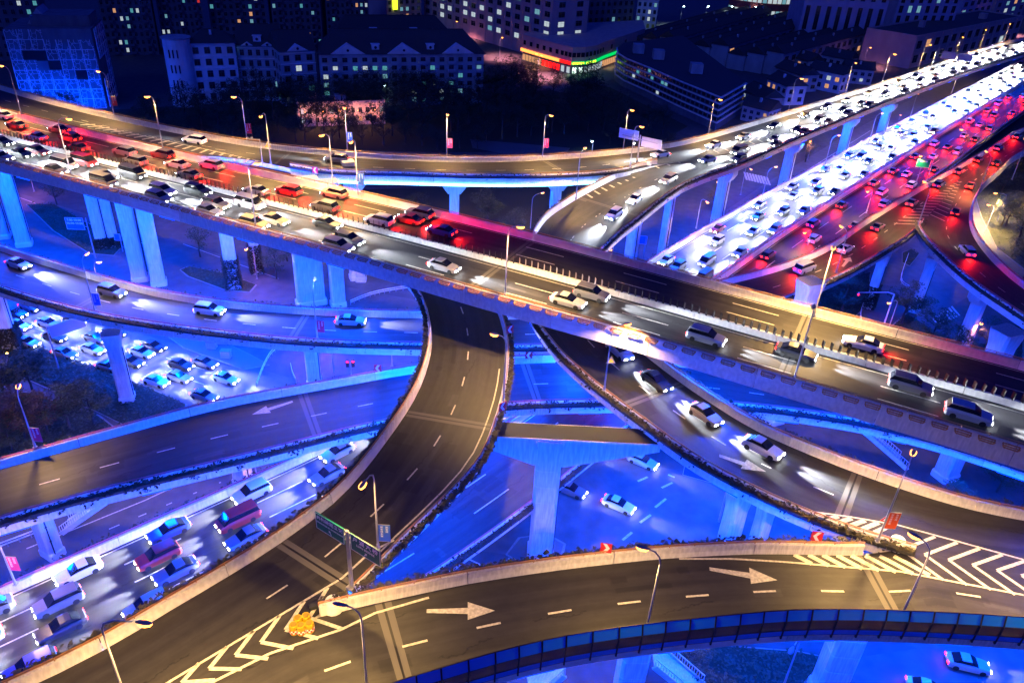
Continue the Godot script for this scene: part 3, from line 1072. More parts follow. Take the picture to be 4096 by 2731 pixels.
	M.roof_dark = mat(lin(0.05, 0.05, 0.055), 0.9)
	M.roof_tile = mat(Color.WHITE, 0.85, 0, noise_tex(0.05, Color(0.03, 0.026, 0.026), Color(0.075, 0.065, 0.06), 256, 256, 46), Vector3.ONE * 0.2)
	M.frame = mat(lin(0.2, 0.2, 0.21), 0.5)
	M.win_dark = mat(lin(0.012, 0.014, 0.02), 0.12)
	M.win_cool = glow(Color(0.62, 0.92, 1.0), 0.4)
	M.win_white = glow(Color(0.9, 0.97, 1.0), 0.6)
	M.win_teal = glow(Color(0.45, 0.85, 0.9), 0.45)
	M.win_warm = glow(Color(1.0, 0.72, 0.5), 0.7)
	M.win_red = glow(Color(1.0, 0.25, 0.2), 0.6)
	M.shop_green = glow(Color(0.0, 0.85, 0.4), 1.1)
	M.shop_yellow = glow(Color(0.85, 1.0, 0.15), 3.0)
	M.shop_orange = glow(Color(1.0, 0.55, 0.25), 3.0)
	M.shop_red = glow(Color(1.0, 0.1, 0.08), 2.0)
	M.shop_white = glow(Color(0.9, 1.0, 0.95), 2.5)
	M.fairy_green = glow(Color(0.05, 1.0, 0.3), 8.0)
	M.lattice = mat(lin(0.55, 0.6, 0.7), 0.5)
	M.signal_red = glow(Color(1.0, 0.1, 0.2), 12.0)
	M.signal_green = glow(Color(0.1, 1.0, 0.6), 8.0)

func cam_and_light() -> void:
	var cam := Camera3D.new()
	cam.name = "camera"
	add_child(cam)
	cam.position = Vector3(0, 72, 0)
	cam.rotation_degrees = Vector3(-30.9, 0, 3.2)
	cam.fov = 47.94
	cam.near = 0.5
	cam.far = 3000.0
	var env := Environment.new()
	var sky := Sky.new()
	var sm := ProceduralSkyMaterial.new()
	sm.sky_top_color = Color(0.01, 0.08, 0.4)
	sm.sky_horizon_color = Color(0.1, 0.1, 0.44)
	sm.ground_bottom_color = Color(0.01, 0.02, 0.08)
	sm.ground_horizon_color = Color(0.08, 0.09, 0.35)
	sm.sky_energy_multiplier = 1.5
	sky.sky_material = sm
	env.background_mode = Environment.BG_SKY
	env.sky = sky
	env.tonemap_mode = Environment.TONE_MAPPER_LINEAR
	env.tonemap_exposure = 1.0
	env.sdfgi_enabled = true
	env.ssao_enabled = true
	env.ssil_enabled = true
	var we := WorldEnvironment.new()
	we.name = "environment"
	we.environment = env
	add_child(we)
	var unseen_light := DirectionalLight3D.new()  # out of view behind the camera, lights the deck fascias facing it
	unseen_light.name = "unseen_blue_light"
	unseen_light.light_color = Color(0.3, 0.42, 1.0)
	unseen_light.light_energy = 0.16
	unseen_light.light_angular_distance = 10.0
	unseen_light.shadow_enabled = true
	unseen_light.rotation_degrees = Vector3(-34, -22, 0)
	add_child(unseen_light)

func island(called: String, poly: Array, m: Material, planted := 0.0) -> void:
	# a raised bed with a kerb round it
	var mb := MB.new()
	mb.prism(poly, 0.0, 0.13)
	var n := struct(called, mb, M.kerb)
	var cen := Vector3.ZERO
	for p in poly:
		cen += p
	cen /= poly.size()
	var inner := []
	for p in poly:
		inner.append(p.move_toward(cen, 0.35))
	var g := MB.new()
	g.prism(inner, 0.13, 0.17)
	struct("planting_bed", g, m, n)
	if planted > 0.0:
		var flat := PackedVector2Array()
		for p in inner:
			flat.append(Vector2(p.x, p.z))
		var lm := MB.new()
		var lo := Vector2(1e9, 1e9)
		var hi := -lo
		for p in flat:
			lo = lo.min(p); hi = hi.max(p)
		var want := int((hi.x - lo.x) * (hi.y - lo.y) * planted)
		for k in mini(want, 16000):
			var q := Vector2(rng.randf_range(lo.x, hi.x), rng.randf_range(lo.y, hi.y))
			if Geometry2D.is_point_in_polygon(q, flat):
				leaf(lm, Vector3(q.x, 0.2 + rng.randf() * 0.5, q.y), rng.randf_range(0.15, 0.32))
		tag(part("shrubs", lm.mesh(), M.leaves, n), "", "", "", "stuff")

func crosswalk(A0: Vector3, A1: Vector3, B0: Vector3, B1: Vector3, n: int, w: float, parent: Node) -> void:
	bars(parent, A0, A1, B0, B1, n, 0.0, w, "crossing_stripe")

func _ready() -> void:
	rng.seed = 20
	cam_and_light()
	make_materials()
	make_tree_meshes()
	setting()
	flyovers()
	piers()
	buildings()
	park()
	furniture()
	lamps()
	cars()

func setting() -> void:
	var g := MB.new()
	g.quad(Vector3(-1500, 0, 300), Vector3(1500, 0, 300), Vector3(1500, 0, -2200), Vector3(-1500, 0, -2200), Vector3.UP)
	struct("ground", g, M.ground)
	# the streets on the lowest level
	var st := MB.new()
	st.prism([Vector3(-144.74, 0.00, -144.41), Vector3(-100.45, 0.00, -128.78), Vector3(-38.37, 0.00, -105.41), Vector3(-0.87, 0.00, -91.36), Vector3(25.25, 0.00, -86.61), Vector3(72.00, 0.00, -80.51), Vector3(87.59, 0.00, -72.99), Vector3(71.80, 0.00, -50.88), Vector3(57.90, 0.00, -54.63), Vector3(22.00, 0.00, -66.10), Vector3(-8.21, 0.00, -69.57), Vector3(-38.77, 0.00, -89.00), Vector3(-59.46, 0.00, -97.66), Vector3(-90.07, 0.00, -111.82), Vector3(-130.11, 0.00, -126.05)], 0.0, 0.006)
	var street := struct("street", st, M.street)
	for q in [[Vector3(-92.00, 0.00, -121.54), Vector3(-41.25, 0.00, -101.91)], [Vector3(-90.30, 0.00, -117.96), Vector3(-45.06, 0.00, -99.68)], [Vector3(4.39, 0.00, -84.36), Vector3(23.16, 0.00, -73.48)]]:
		var a: Vector3 = q[0]
		var b: Vector3 = q[1]
		var L := a.distance_to(b)
		for k in int(L / 6.0):
			flat_strip(street, "lane_dash", [a.move_toward(b, k * 6.0), a.move_toward(b, k * 6.0 + 2.2)], 0.16, M.paint, 0.011)
	for q in [[Vector3(-9.62, 0.00, -69.84), Vector3(-3.89, 0.00, -74.38)], [Vector3(-5.25, 0.00, -74.84), Vector3(-9.12, 0.00, -65.92)], [Vector3(-12.12, 0.00, -66.40), Vector3(-7.41, 0.00, -64.00)], [Vector3(-8.54, 0.00, -70.07), Vector3(-1.98, 0.00, -66.44)], [Vector3(0.77, 0.00, -67.34), Vector3(3.58, 0.00, -71.82)]]:
		flat_strip(street, "painted_line", q, 0.2, M.paint, 0.011)
	for k in 9:
		var a := Vector3(-4.84, 0.00, -74.07).lerp(Vector3(-8.87, 0.00, -66.07), k / 9.0)
		flat_strip(street, "lane_dash", [a, a.lerp(Vector3(-8.87, 0.00, -66.07), 0.06)], 0.25, M.paint, 0.013)
	for q in [[Vector3(18.92, 0.00, -83.72), Vector3(20.47, 0.00, -84.78)], [Vector3(22.16, 0.00, -82.62), Vector3(23.88, 0.00, -83.86)], [Vector3(20.71, 0.00, -78.56), Vector3(22.46, 0.00, -80.42)], [Vector3(18.28, 0.00, -75.47), Vector3(19.93, 0.00, -77.07)], [Vector3(15.65, 0.00, -72.13), Vector3(17.04, 0.00, -73.63)], [Vector3(21.51, 0.00, -87.06), Vector3(22.23, 0.00, -86.74)], [Vector3(23.50, 0.00, -85.51), Vector3(24.37, 0.00, -85.02)]]:
		flat_strip(street, "stop_line", q, 0.35, M.paint, 0.012)
	var s2 := MB.new()
	s2.prism([Vector3(-183.83, 0.00, -208.87), Vector3(-130.56, 0.00, -181.59), Vector3(-73.69, 0.00, -154.24), Vector3(-43.24, 0.00, -140.72), Vector3(-19.04, 0.00, -134.03), Vector3(-17.45, 0.00, -122.17), Vector3(-43.79, 0.00, -124.11), Vector3(-75.46, 0.00, -132.79), Vector3(-109.09, 0.00, -145.93), Vector3(-151.85, 0.00, -166.13)], 0.0, 0.010)
	var street2 := struct("side_street", s2, M.street)
	for q in [[Vector3(-122.90, 0.00, -175.95), Vector3(-81.85, 0.00, -153.11)], [Vector3(-118.13, 0.00, -171.36), Vector3(-83.06, 0.00, -149.46)], [Vector3(-73.69, 0.00, -154.24), Vector3(-48.42, 0.00, -140.07)]]:
		flat_strip(street2, "painted_line", [q[0], q[1]], 0.18, M.paint, 0.011)
	var s3 := MB.new()
	s3.prism([Vector3(19.16, 0.00, -136.73), Vector3(28.80, 0.00, -158.68), Vector3(44.14, 0.00, -178.55), Vector3(71.65, 0.00, -218.48), Vector3(120.08, 0.00, -283.35), Vector3(215.40, 0.00, -404.79), Vector3(310.94, 0.00, -519.30), Vector3(304.04, 0.00, -475.08), Vector3(193.38, 0.00, -357.98), Vector3(118.74, 0.00, -266.76), Vector3(79.88, 0.00, -216.09), Vector3(46.95, 0.00, -170.92), Vector3(30.12, 0.00, -139.91)], 0.0, 0.014)
	var street3 := struct("frontage_road", s3, M.street)
	flat_strip(street3, "painted_line", [Vector3(30.20, 0.00, -154.32), Vector3(48.30, 0.00, -177.76), Vector3(76.45, 0.00, -217.39), Vector3(126.96, 0.00, -284.74)], 0.2, M.paint, 0.018)
	for k in 9:
		var a := Vector3(67.38, 0.00, -227.59).lerp(Vector3(73.97, 0.00, -223.51), k / 9.0)
		flat_strip(street3, "crossing_stripe", [a, a + (Vector3(68.02, 0.00, -211.60) - Vector3(70.13, 0.00, -228.06)) * 0.45], 0.6, M.paint, 0.02)
	arrow(street3, Vector3(57.00, 0.00, -195.30), Vector3(60.85, 0.00, -200.44))
	arrow(street3, Vector3(90.77, 0.00, -235.82), Vector3(93.65, 0.00, -239.78))
	var s4 := MB.new()
	s4.prism([Vector3(47.15, 0.00, -129.37), Vector3(68.87, 0.00, -154.86), Vector3(87.68, 0.00, -176.55), Vector3(117.29, 0.00, -189.04), Vector3(110.17, 0.00, -160.07), Vector3(82.30, 0.00, -136.77), Vector3(64.59, 0.00, -126.37)], 0.0, 0.018)
	var street4 := struct("slip_road", s4, M.street)
	arrow(street4, Vector3(70.56, 0.00, -151.86), Vector3(73.92, 0.00, -155.49))
	arrow(street4, Vector3(84.55, 0.00, -158.39), Vector3(86.02, 0.00, -163.38))
	for q in [[Vector3(75.80, 0.00, -154.00), Vector3(81.45, 0.00, -161.39)], [Vector3(84.67, 0.00, -155.76), Vector3(87.75, 0.00, -159.02)], [Vector3(79.66, 0.00, -149.86), Vector3(82.00, 0.00, -152.43)], [Vector3(95.88, 0.00, -168.75), Vector3(98.81, 0.00, -172.12)], [Vector3(88.88, 0.00, -164.22), Vector3(88.86, 0.00, -160.74)], [Vector3(88.86, 0.00, -160.74), Vector3(96.89, 0.00, -170.61)]]:
		flat_strip(street4, "painted_line", [q[0], q[1]], 0.25, M.paint, 0.012)
	for k in 8:
		var a := Vector3(85.46, 0.00, -140.78).lerp(Vector3(92.74, 0.00, -146.02), k / 8.0)
		flat_strip(street4, "crossing_stripe", [a, a + (Vector3(86.88, 0.00, -138.19) - Vector3(87.26, 0.00, -143.44)) * 0.9], 0.5, M.paint, 0.012)
	var s5 := MB.new()
	s5.prism([Vector3(-73.18, 0.00, -72.26), Vector3(-58.84, 0.00, -75.94), Vector3(-44.48, 0.00, -80.68), Vector3(-37.63, 0.00, -85.56), Vector3(-32.05, 0.00, -83.62), Vector3(-40.88, 0.00, -71.64), Vector3(-48.84, 0.00, -63.02), Vector3(-60.18, 0.00, -53.00)], 0.0, 0.022)
	var street5 := struct("underpass_road", s5, M.street)
	flat_strip(street5, "painted_line", [Vector3(-57.30, 0.00, -65.16), Vector3(-47.12, 0.00, -74.37), Vector3(-41.39, 0.00, -80.49)], 0.2, M.paint, 0.026)
	for k in 5:
		var a := Vector3(-49.16, 0.00, -69.07).lerp(Vector3(-36.11, 0.00, -80.94), k / 5.0)
		flat_strip(street5, "lane_dash", [a, a.lerp(Vector3(-36.11, 0.00, -80.94), 0.07)], 0.18, M.paint, 0.026)
	var s6 := MB.new()
	s6.prism([Vector3(25.04, 0.00, -46.68), Vector3(36.64, 0.00, -55.45), Vector3(47.25, 0.00, -57.82), Vector3(68.12, 0.00, -59.77), Vector3(62.60, 0.00, -50.82), Vector3(47.10, 0.00, -47.05)], 0.0, 0.026)
	var street6 := struct("lower_road", s6, M.street)
	arrow(street6, Vector3(43.23, 0.00, -54.51), Vector3(45.91, 0.00, -55.22))
	arrow(street6, Vector3(46.06, 0.00, -53.89), Vector3(44.64, 0.00, -56.24))
	# kerbed beds between them
	island("kerbed_island", [Vector3(-69.35, 0.00, -141.49), Vector3(-68.26, 0.00, -143.30), Vector3(-59.50, 0.00, -141.10), Vector3(-51.82, 0.00, -136.67), Vector3(-52.08, 0.00, -133.40), Vector3(-56.87, 0.00, -133.56), Vector3(-66.66, 0.00, -138.77)], M.grass, 4.0)
	island("kerbed_island", [Vector3(-118.13, 0.00, -171.36), Vector3(-112.64, 0.00, -172.80), Vector3(-89.74, 0.00, -155.61), Vector3(-85.57, 0.00, -151.42), Vector3(-85.11, 0.00, -146.27), Vector3(-90.56, 0.00, -146.64), Vector3(-104.20, 0.00, -157.27)], M.grass, 5.0)
	island("kerbed_island", [Vector3(-86.01, 0.00, -110.07), Vector3(-80.70, 0.00, -109.92), Vector3(-65.89, 0.00, -103.92), Vector3(-49.75, 0.00, -95.66), Vector3(-48.89, 0.00, -91.80), Vector3(-55.53, 0.00, -89.05), Vector3(-71.49, 0.00, -97.09), Vector3(-82.10, 0.00, -102.26)], M.grass, 9.0)
	island("kerbed_island", [Vector3(-84.63, 0.00, -95.21), Vector3(-75.37, 0.00, -96.70), Vector3(-61.36, 0.00, -91.74), Vector3(-54.40, 0.00, -86.57), Vector3(-58.10, 0.00, -81.37), Vector3(-72.56, 0.00, -76.52)], M.grass, 6.0)
	island("kerbed_island", [Vector3(-67.50, 0.00, -120.57), Vector3(-54.05, 0.00, -116.54), Vector3(-44.84, 0.00, -110.89), Vector3(-40.56, 0.00, -107.86), Vector3(-44.40, 0.00, -106.12), Vector3(-56.82, 0.00, -111.77)], M.paving, 0.0)
	island("kerbed_island", [Vector3(49.18, 0.00, -141.23), Vector3(65.81, 0.00, -151.27), Vector3(80.30, 0.00, -159.64), Vector3(73.71, 0.00, -143.18), Vector3(59.45, 0.00, -125.81), Vector3(50.97, 0.00, -124.90)], M.grass, 7.0)
	island("kerbed_island", [Vector3(80.19, 0.00, -140.17), Vector3(83.52, 0.00, -131.72), Vector3(93.46, 0.00, -127.88), Vector3(106.12, 0.00, -143.17), Vector3(92.81, 0.00, -118.73), Vector3(76.79, 0.00, -118.54), Vector3(68.03, 0.00, -126.74)], M.grass, 5.0)
	island("kerbed_island", [Vector3(92.47, 0.00, -172.03), Vector3(95.94, 0.00, -174.54), Vector3(96.35, 0.00, -171.29), Vector3(91.03, 0.00, -164.03), Vector3(89.92, 0.00, -165.78)], M.grass, 8.0)
	island("kerbed_island", [Vector3(18.86, 0.00, -55.41), Vector3(24.44, 0.00, -56.90), Vector3(33.63, 0.00, -56.65), Vector3(36.82, 0.00, -56.01), Vector3(31.97, 0.00, -50.95), Vector3(24.57, 0.00, -48.53), Vector3(19.47, 0.00, -50.18)], M.grass, 9.0)
	island("kerbed_island", [Vector3(0.62, 0.00, -68.41), Vector3(2.18, 0.00, -71.49), Vector3(5.82, 0.00, -72.54), Vector3(8.31, 0.00, -70.82), Vector3(7.67, 0.00, -67.85), Vector3(3.90, 0.00, -66.17)], M.paving, 0.0)
	island("kerbed_island", [Vector3(136.83, 0.00, -229.33), Vector3(152.89, 0.00, -242.35), Vector3(191.76, 0.00, -280.73), Vector3(160.70, 0.00, -218.14), Vector3(118.69, 0.00, -161.14), Vector3(118.48, 0.00, -178.14), Vector3(125.21, 0.00, -199.27)], M.grass, 3.0)
	var pk := MB.new()
	pk.prism([Vector3(-140.36, 0.00, -183.21), Vector3(-73.21, 0.00, -225.56), Vector3(-26.56, 0.00, -229.86), Vector3(39.03, 0.00, -244.32), Vector3(58.46, 0.00, -276.56), Vector3(34.88, 0.00, -332.07), Vector3(-18.39, 0.00, -307.85), Vector3(-81.17, 0.00, -286.19), Vector3(-132.94, 0.00, -258.91), Vector3(-177.34, 0.00, -240.91)], 0.0, 0.03)
	tag(struct("park_ground", pk, M.grass), "", "", "", "structure")
	var gp := MB.new()
	gp.prism([Vector3(-56.20, 0.00, -190.44), Vector3(-23.05, 0.00, -199.21), Vector3(12.68, 0.00, -208.67), Vector3(28.40, 0.00, -194.09), Vector3(11.02, 0.00, -156.33), Vector3(-17.21, 0.00, -148.21), Vector3(-47.70, 0.00, -157.83)], 0.0, 0.034)
	struct("lawn", gp, M.grass)
	var pa := MB.new()
	pa.prism([Vector3(-17.11, 0.00, -245.59), Vector3(-0.19, 0.00, -244.01), Vector3(15.13, 0.00, -242.18), Vector3(13.56, 0.00, -236.38), Vector3(-6.72, 0.00, -232.64), Vector3(-15.73, 0.00, -236.37)], 0.0, 0.05)
	struct("park_path", pa, M.paving)
	# a paved court in front of the corner shops
	var ct := MB.new()
	ct.prism([Vector3(-3.49, 0.00, -330.66), Vector3(7.62, 0.00, -355.10), Vector3(58.17, 0.00, -404.49), Vector3(59.16, 0.00, -378.40), Vector3(35.90, 0.00, -344.71), Vector3(16.09, 0.00, -316.01)], 0.0, 0.054)
	struct("pavement", ct, M.paving)

func flyovers() -> void:
	make_road("MAIN", "main_flyover", "widest and topmost flyover, crossing from upper left to lower right",
		[Vector3(-146.00, 27.00, -172.00), Vector3(-134.20, 27.00, -166.35), Vector3(-123.30, 27.00, -161.14), Vector3(-111.46, 27.00, -155.51), Vector3(-100.46, 27.00, -150.32), Vector3(-89.36, 27.00, -145.12), Vector3(-77.35, 27.00, -139.56), Vector3(-66.37, 27.00, -134.58), Vector3(-55.14, 27.00, -129.66), Vector3(-43.77, 27.00, -124.83), Vector3(-31.71, 27.00, -119.69), Vector3(-20.60, 27.00, -114.82), Vector3(-8.72, 27.00, -109.43), Vector3(2.21, 27.00, -104.17), Vector3(13.09, 27.00, -98.58), Vector3(24.50, 27.00, -92.40), Vector3(34.84, 27.00, -86.82), Vector3(46.25, 27.00, -81.10), Vector3(57.84, 27.00, -75.26), Vector3(68.19, 27.00, -69.44), Vector3(79.45, 27.00, -62.64), Vector3(90.21, 27.00, -56.01), Vector3(100.00, 27.00, -50.00)],
		[Vector3(-140.00, 27.00, -147.00), Vector3(-135.77, 27.00, -145.16), Vector3(-128.87, 27.00, -142.16), Vector3(-119.08, 27.00, -137.89), Vector3(-107.84, 27.00, -133.00), Vector3(-96.72, 27.00, -128.17), Vector3(-85.42, 27.00, -123.29), Vector3(-73.72, 27.00, -118.27), Vector3(-62.31, 27.00, -113.18), Vector3(-51.05, 27.00, -107.87), Vector3(-39.70, 27.00, -102.58), Vector3(-28.28, 27.00, -97.38), Vector3(-17.11, 27.00, -92.10), Vector3(-6.24, 27.00, -86.85), Vector3(4.80, 27.00, -81.74), Vector3(15.94, 27.00, -76.62), Vector3(26.99, 27.00, -71.09), Vector3(38.20, 27.00, -65.44), Vector3(49.23, 27.00, -59.83), Vector3(59.67, 27.00, -53.88), Vector3(69.96, 27.00, -47.54), Vector3(80.24, 27.00, -41.10), Vector3(90.00, 27.00, -35.00)],
		[1, 1, 1, 1, 1, 1, 1, 1, 1, 1, 1, 1, 1, 1, 1, 1, 1, 1, 1, 1, 1, 1, 1], [1, 1, 1, 1, 1, 1, 1, 1, 1, 1, 1, 1, 1, 1, 1, 1, 1, 1, 1, 1, 1, 1, 1], {"fd": 1.5, "gd": 2.0, "ph": 1.05, "hedge_l": 0, "hedge_r": 0, "chunk": 5, "sub": 5})
	make_road("FAR", "far_flyover", "long far flyover with a blue LED strip, from right top corner to upper left",
		[Vector3(417.00, 17.50, -545.00), Vector3(406.90, 17.583, -536.64), Vector3(396.68, 17.667, -528.29), Vector3(386.36, 17.752, -519.93), Vector3(375.96, 17.837, -511.57), Vector3(366.33, 17.917, -503.85), Vector3(355.86, 18.002, -495.49), Vector3(345.39, 18.088, -487.13), Vector3(335.75, 18.168, -479.41), Vector3(325.34, 18.253, -471.05), Vector3(315.00, 18.338, -462.69), Vector3(305.54, 18.416, -454.97), Vector3(295.39, 18.499, -446.61), Vector3(285.39, 18.582, -438.26), Vector3(275.55, 18.663, -429.91), Vector3(265.16, 18.749, -420.92), Vector3(255.74, 18.827, -412.58), Vector3(245.85, 18.909, -403.59), Vector3(236.19, 18.989, -394.54), Vector3(227.18, 19.064, -385.79), Vector3(217.97, 19.137, -376.55), Vector3(208.88, 19.209, -367.12), Vector3(199.91, 19.278, -357.58), Vector3(191.08, 19.345, -347.98), Vector3(182.43, 19.411, -338.39), Vector3(173.96, 19.476, -328.85), Vector3(165.02, 19.547, -318.66), Vector3(156.35, 19.617, -308.68), Vector3(147.97, 19.688, -298.99), Vector3(139.91, 19.760, -289.67), Vector3(131.04, 19.845, -279.46), Vector3(122.67, 19.933, -269.96), Vector3(113.54, 20.041, -259.83), Vector3(105.18, 20.153, -250.60), Vector3(96.15, 20.287, -240.59), Vector3(87.77, 20.424, -231.32), Vector3(79.04, 20.577, -221.74), Vector3(69.84, 20.741, -211.75), Vector3(60.86, 20.904, -201.93), Vector3(52.71, 21.059, -193.05), Vector3(43.11, 21.258, -183.00), Vector3(33.65, 21.501, -174.38), Vector3(23.20, 21.821, -167.01), Vector3(11.34, 22.137, -160.42), Vector3(-0.02, 22.484, -155.29), Vector3(-12.54, 22.964, -150.94), Vector3(-25.48, 23.635, -147.93), Vector3(-37.51, 24.327, -146.33), Vector3(-50.77, 25.074, -146.26), Vector3(-63.37, 25.611, -148.75), Vector3(-76.50, 26.048, -152.96), Vector3(-88.22, 26.363, -157.46), Vector3(-99.96, 26.591, -162.70), Vector3(-111.85, 26.747, -168.92), Vector3(-122.91, 26.852, -175.53), Vector3(-133.54, 26.909, -182.64), Vector3(-144.56, 26.942, -190.45), Vector3(-154.84, 26.968, -197.83), Vector3(-165.00, 27.00, -205.00)],
		[Vector3(413.00, 17.50, -538.00), Vector3(406.08, 17.554, -531.94), Vector3(397.94, 17.618, -524.86), Vector3(388.63, 17.692, -516.80), Vector3(378.84, 17.769, -508.39), Vector3(368.99, 17.846, -499.96), Vector3(359.10, 17.924, -491.52), Vector3(349.19, 18.001, -483.08), Vector3(339.28, 18.079, -474.65), Vector3(329.38, 18.157, -466.21), Vector3(319.53, 18.234, -457.78), Vector3(309.79, 18.311, -449.42), Vector3(300.14, 18.387, -441.09), Vector3(290.48, 18.463, -432.70), Vector3(280.74, 18.539, -424.16), Vector3(271.00, 18.616, -415.54), Vector3(261.31, 18.692, -406.84), Vector3(251.66, 18.769, -398.06), Vector3(242.12, 18.844, -389.23), Vector3(232.88, 18.917, -380.52), Vector3(224.05, 18.987, -372.01), Vector3(214.70, 19.060, -362.78), Vector3(205.41, 19.128, -353.41), Vector3(196.42, 19.191, -344.16), Vector3(187.54, 19.250, -334.87), Vector3(178.62, 19.309, -325.39), Vector3(169.68, 19.367, -315.74), Vector3(160.89, 19.425, -306.14), Vector3(152.27, 19.484, -296.60), Vector3(143.65, 19.546, -286.97), Vector3(134.94, 19.612, -277.15), Vector3(126.19, 19.685, -267.21), Vector3(117.55, 19.767, -257.32), Vector3(109.25, 19.856, -247.80), Vector3(101.68, 19.950, -239.10), Vector3(93.32, 20.076, -229.37), Vector3(84.14, 20.243, -218.22), Vector3(75.61, 20.425, -207.47), Vector3(67.34, 20.621, -197.01), Vector3(59.41, 20.818, -187.31), Vector3(51.37, 21.010, -178.56), Vector3(40.24, 21.271, -168.80), Vector3(28.98, 21.556, -160.94), Vector3(17.72, 21.909, -151.70), Vector3(4.99, 22.411, -145.75), Vector3(-8.32, 22.894, -141.92), Vector3(-22.31, 23.587, -138.76), Vector3(-36.54, 24.667, -134.84), Vector3(-50.17, 26.231, -135.53), Vector3(-65.13, 26.620, -136.06), Vector3(-77.53, 26.803, -140.43), Vector3(-90.31, 26.912, -146.52), Vector3(-103.06, 26.985, -152.81), Vector3(-115.35, 27.026, -158.55), Vector3(-127.15, 27.026, -164.12), Vector3(-137.16, 27.013, -168.90), Vector3(-143.91, 27.004, -172.11), Vector3(-147.15, 27.001, -173.65), Vector3(-150.00, 27.00, -175.00)],
		[1, 1, 1, 1, 1, 1, 1, 1, 1, 1, 1, 1, 1, 1, 1, 1, 1, 1, 1, 1, 1, 1, 1, 1, 1, 1, 1, 1, 1, 1, 1, 1, 1, 1, 1, 1, 1, 1, 1, 1, 1, 1, 1, 1, 1, 1, 1, 1, 1, 1, 1, 1, 1, 1, 1, 1, 1, 1, 1], [0, 0, 0, 0, 0, 0, 0, 0, 0, 0, 0, 0, 0, 0, 0, 0, 0, 0, 0, 0, 0, 0, 0, 0, 0, 0, 0, 0, 0, 0, 0, 0, 0, 0, 0, 0, 0, 0, 0, 0, 0, 0, 0, 1, 1, 1, 1, 1, 0, 0, 0, 0, 0, 0, 0, 0, 0, 0, 0], {"hedge_l": 22, "hedge_r": 14, "droop": 0.2, "sub": 5, "chunk": 5})
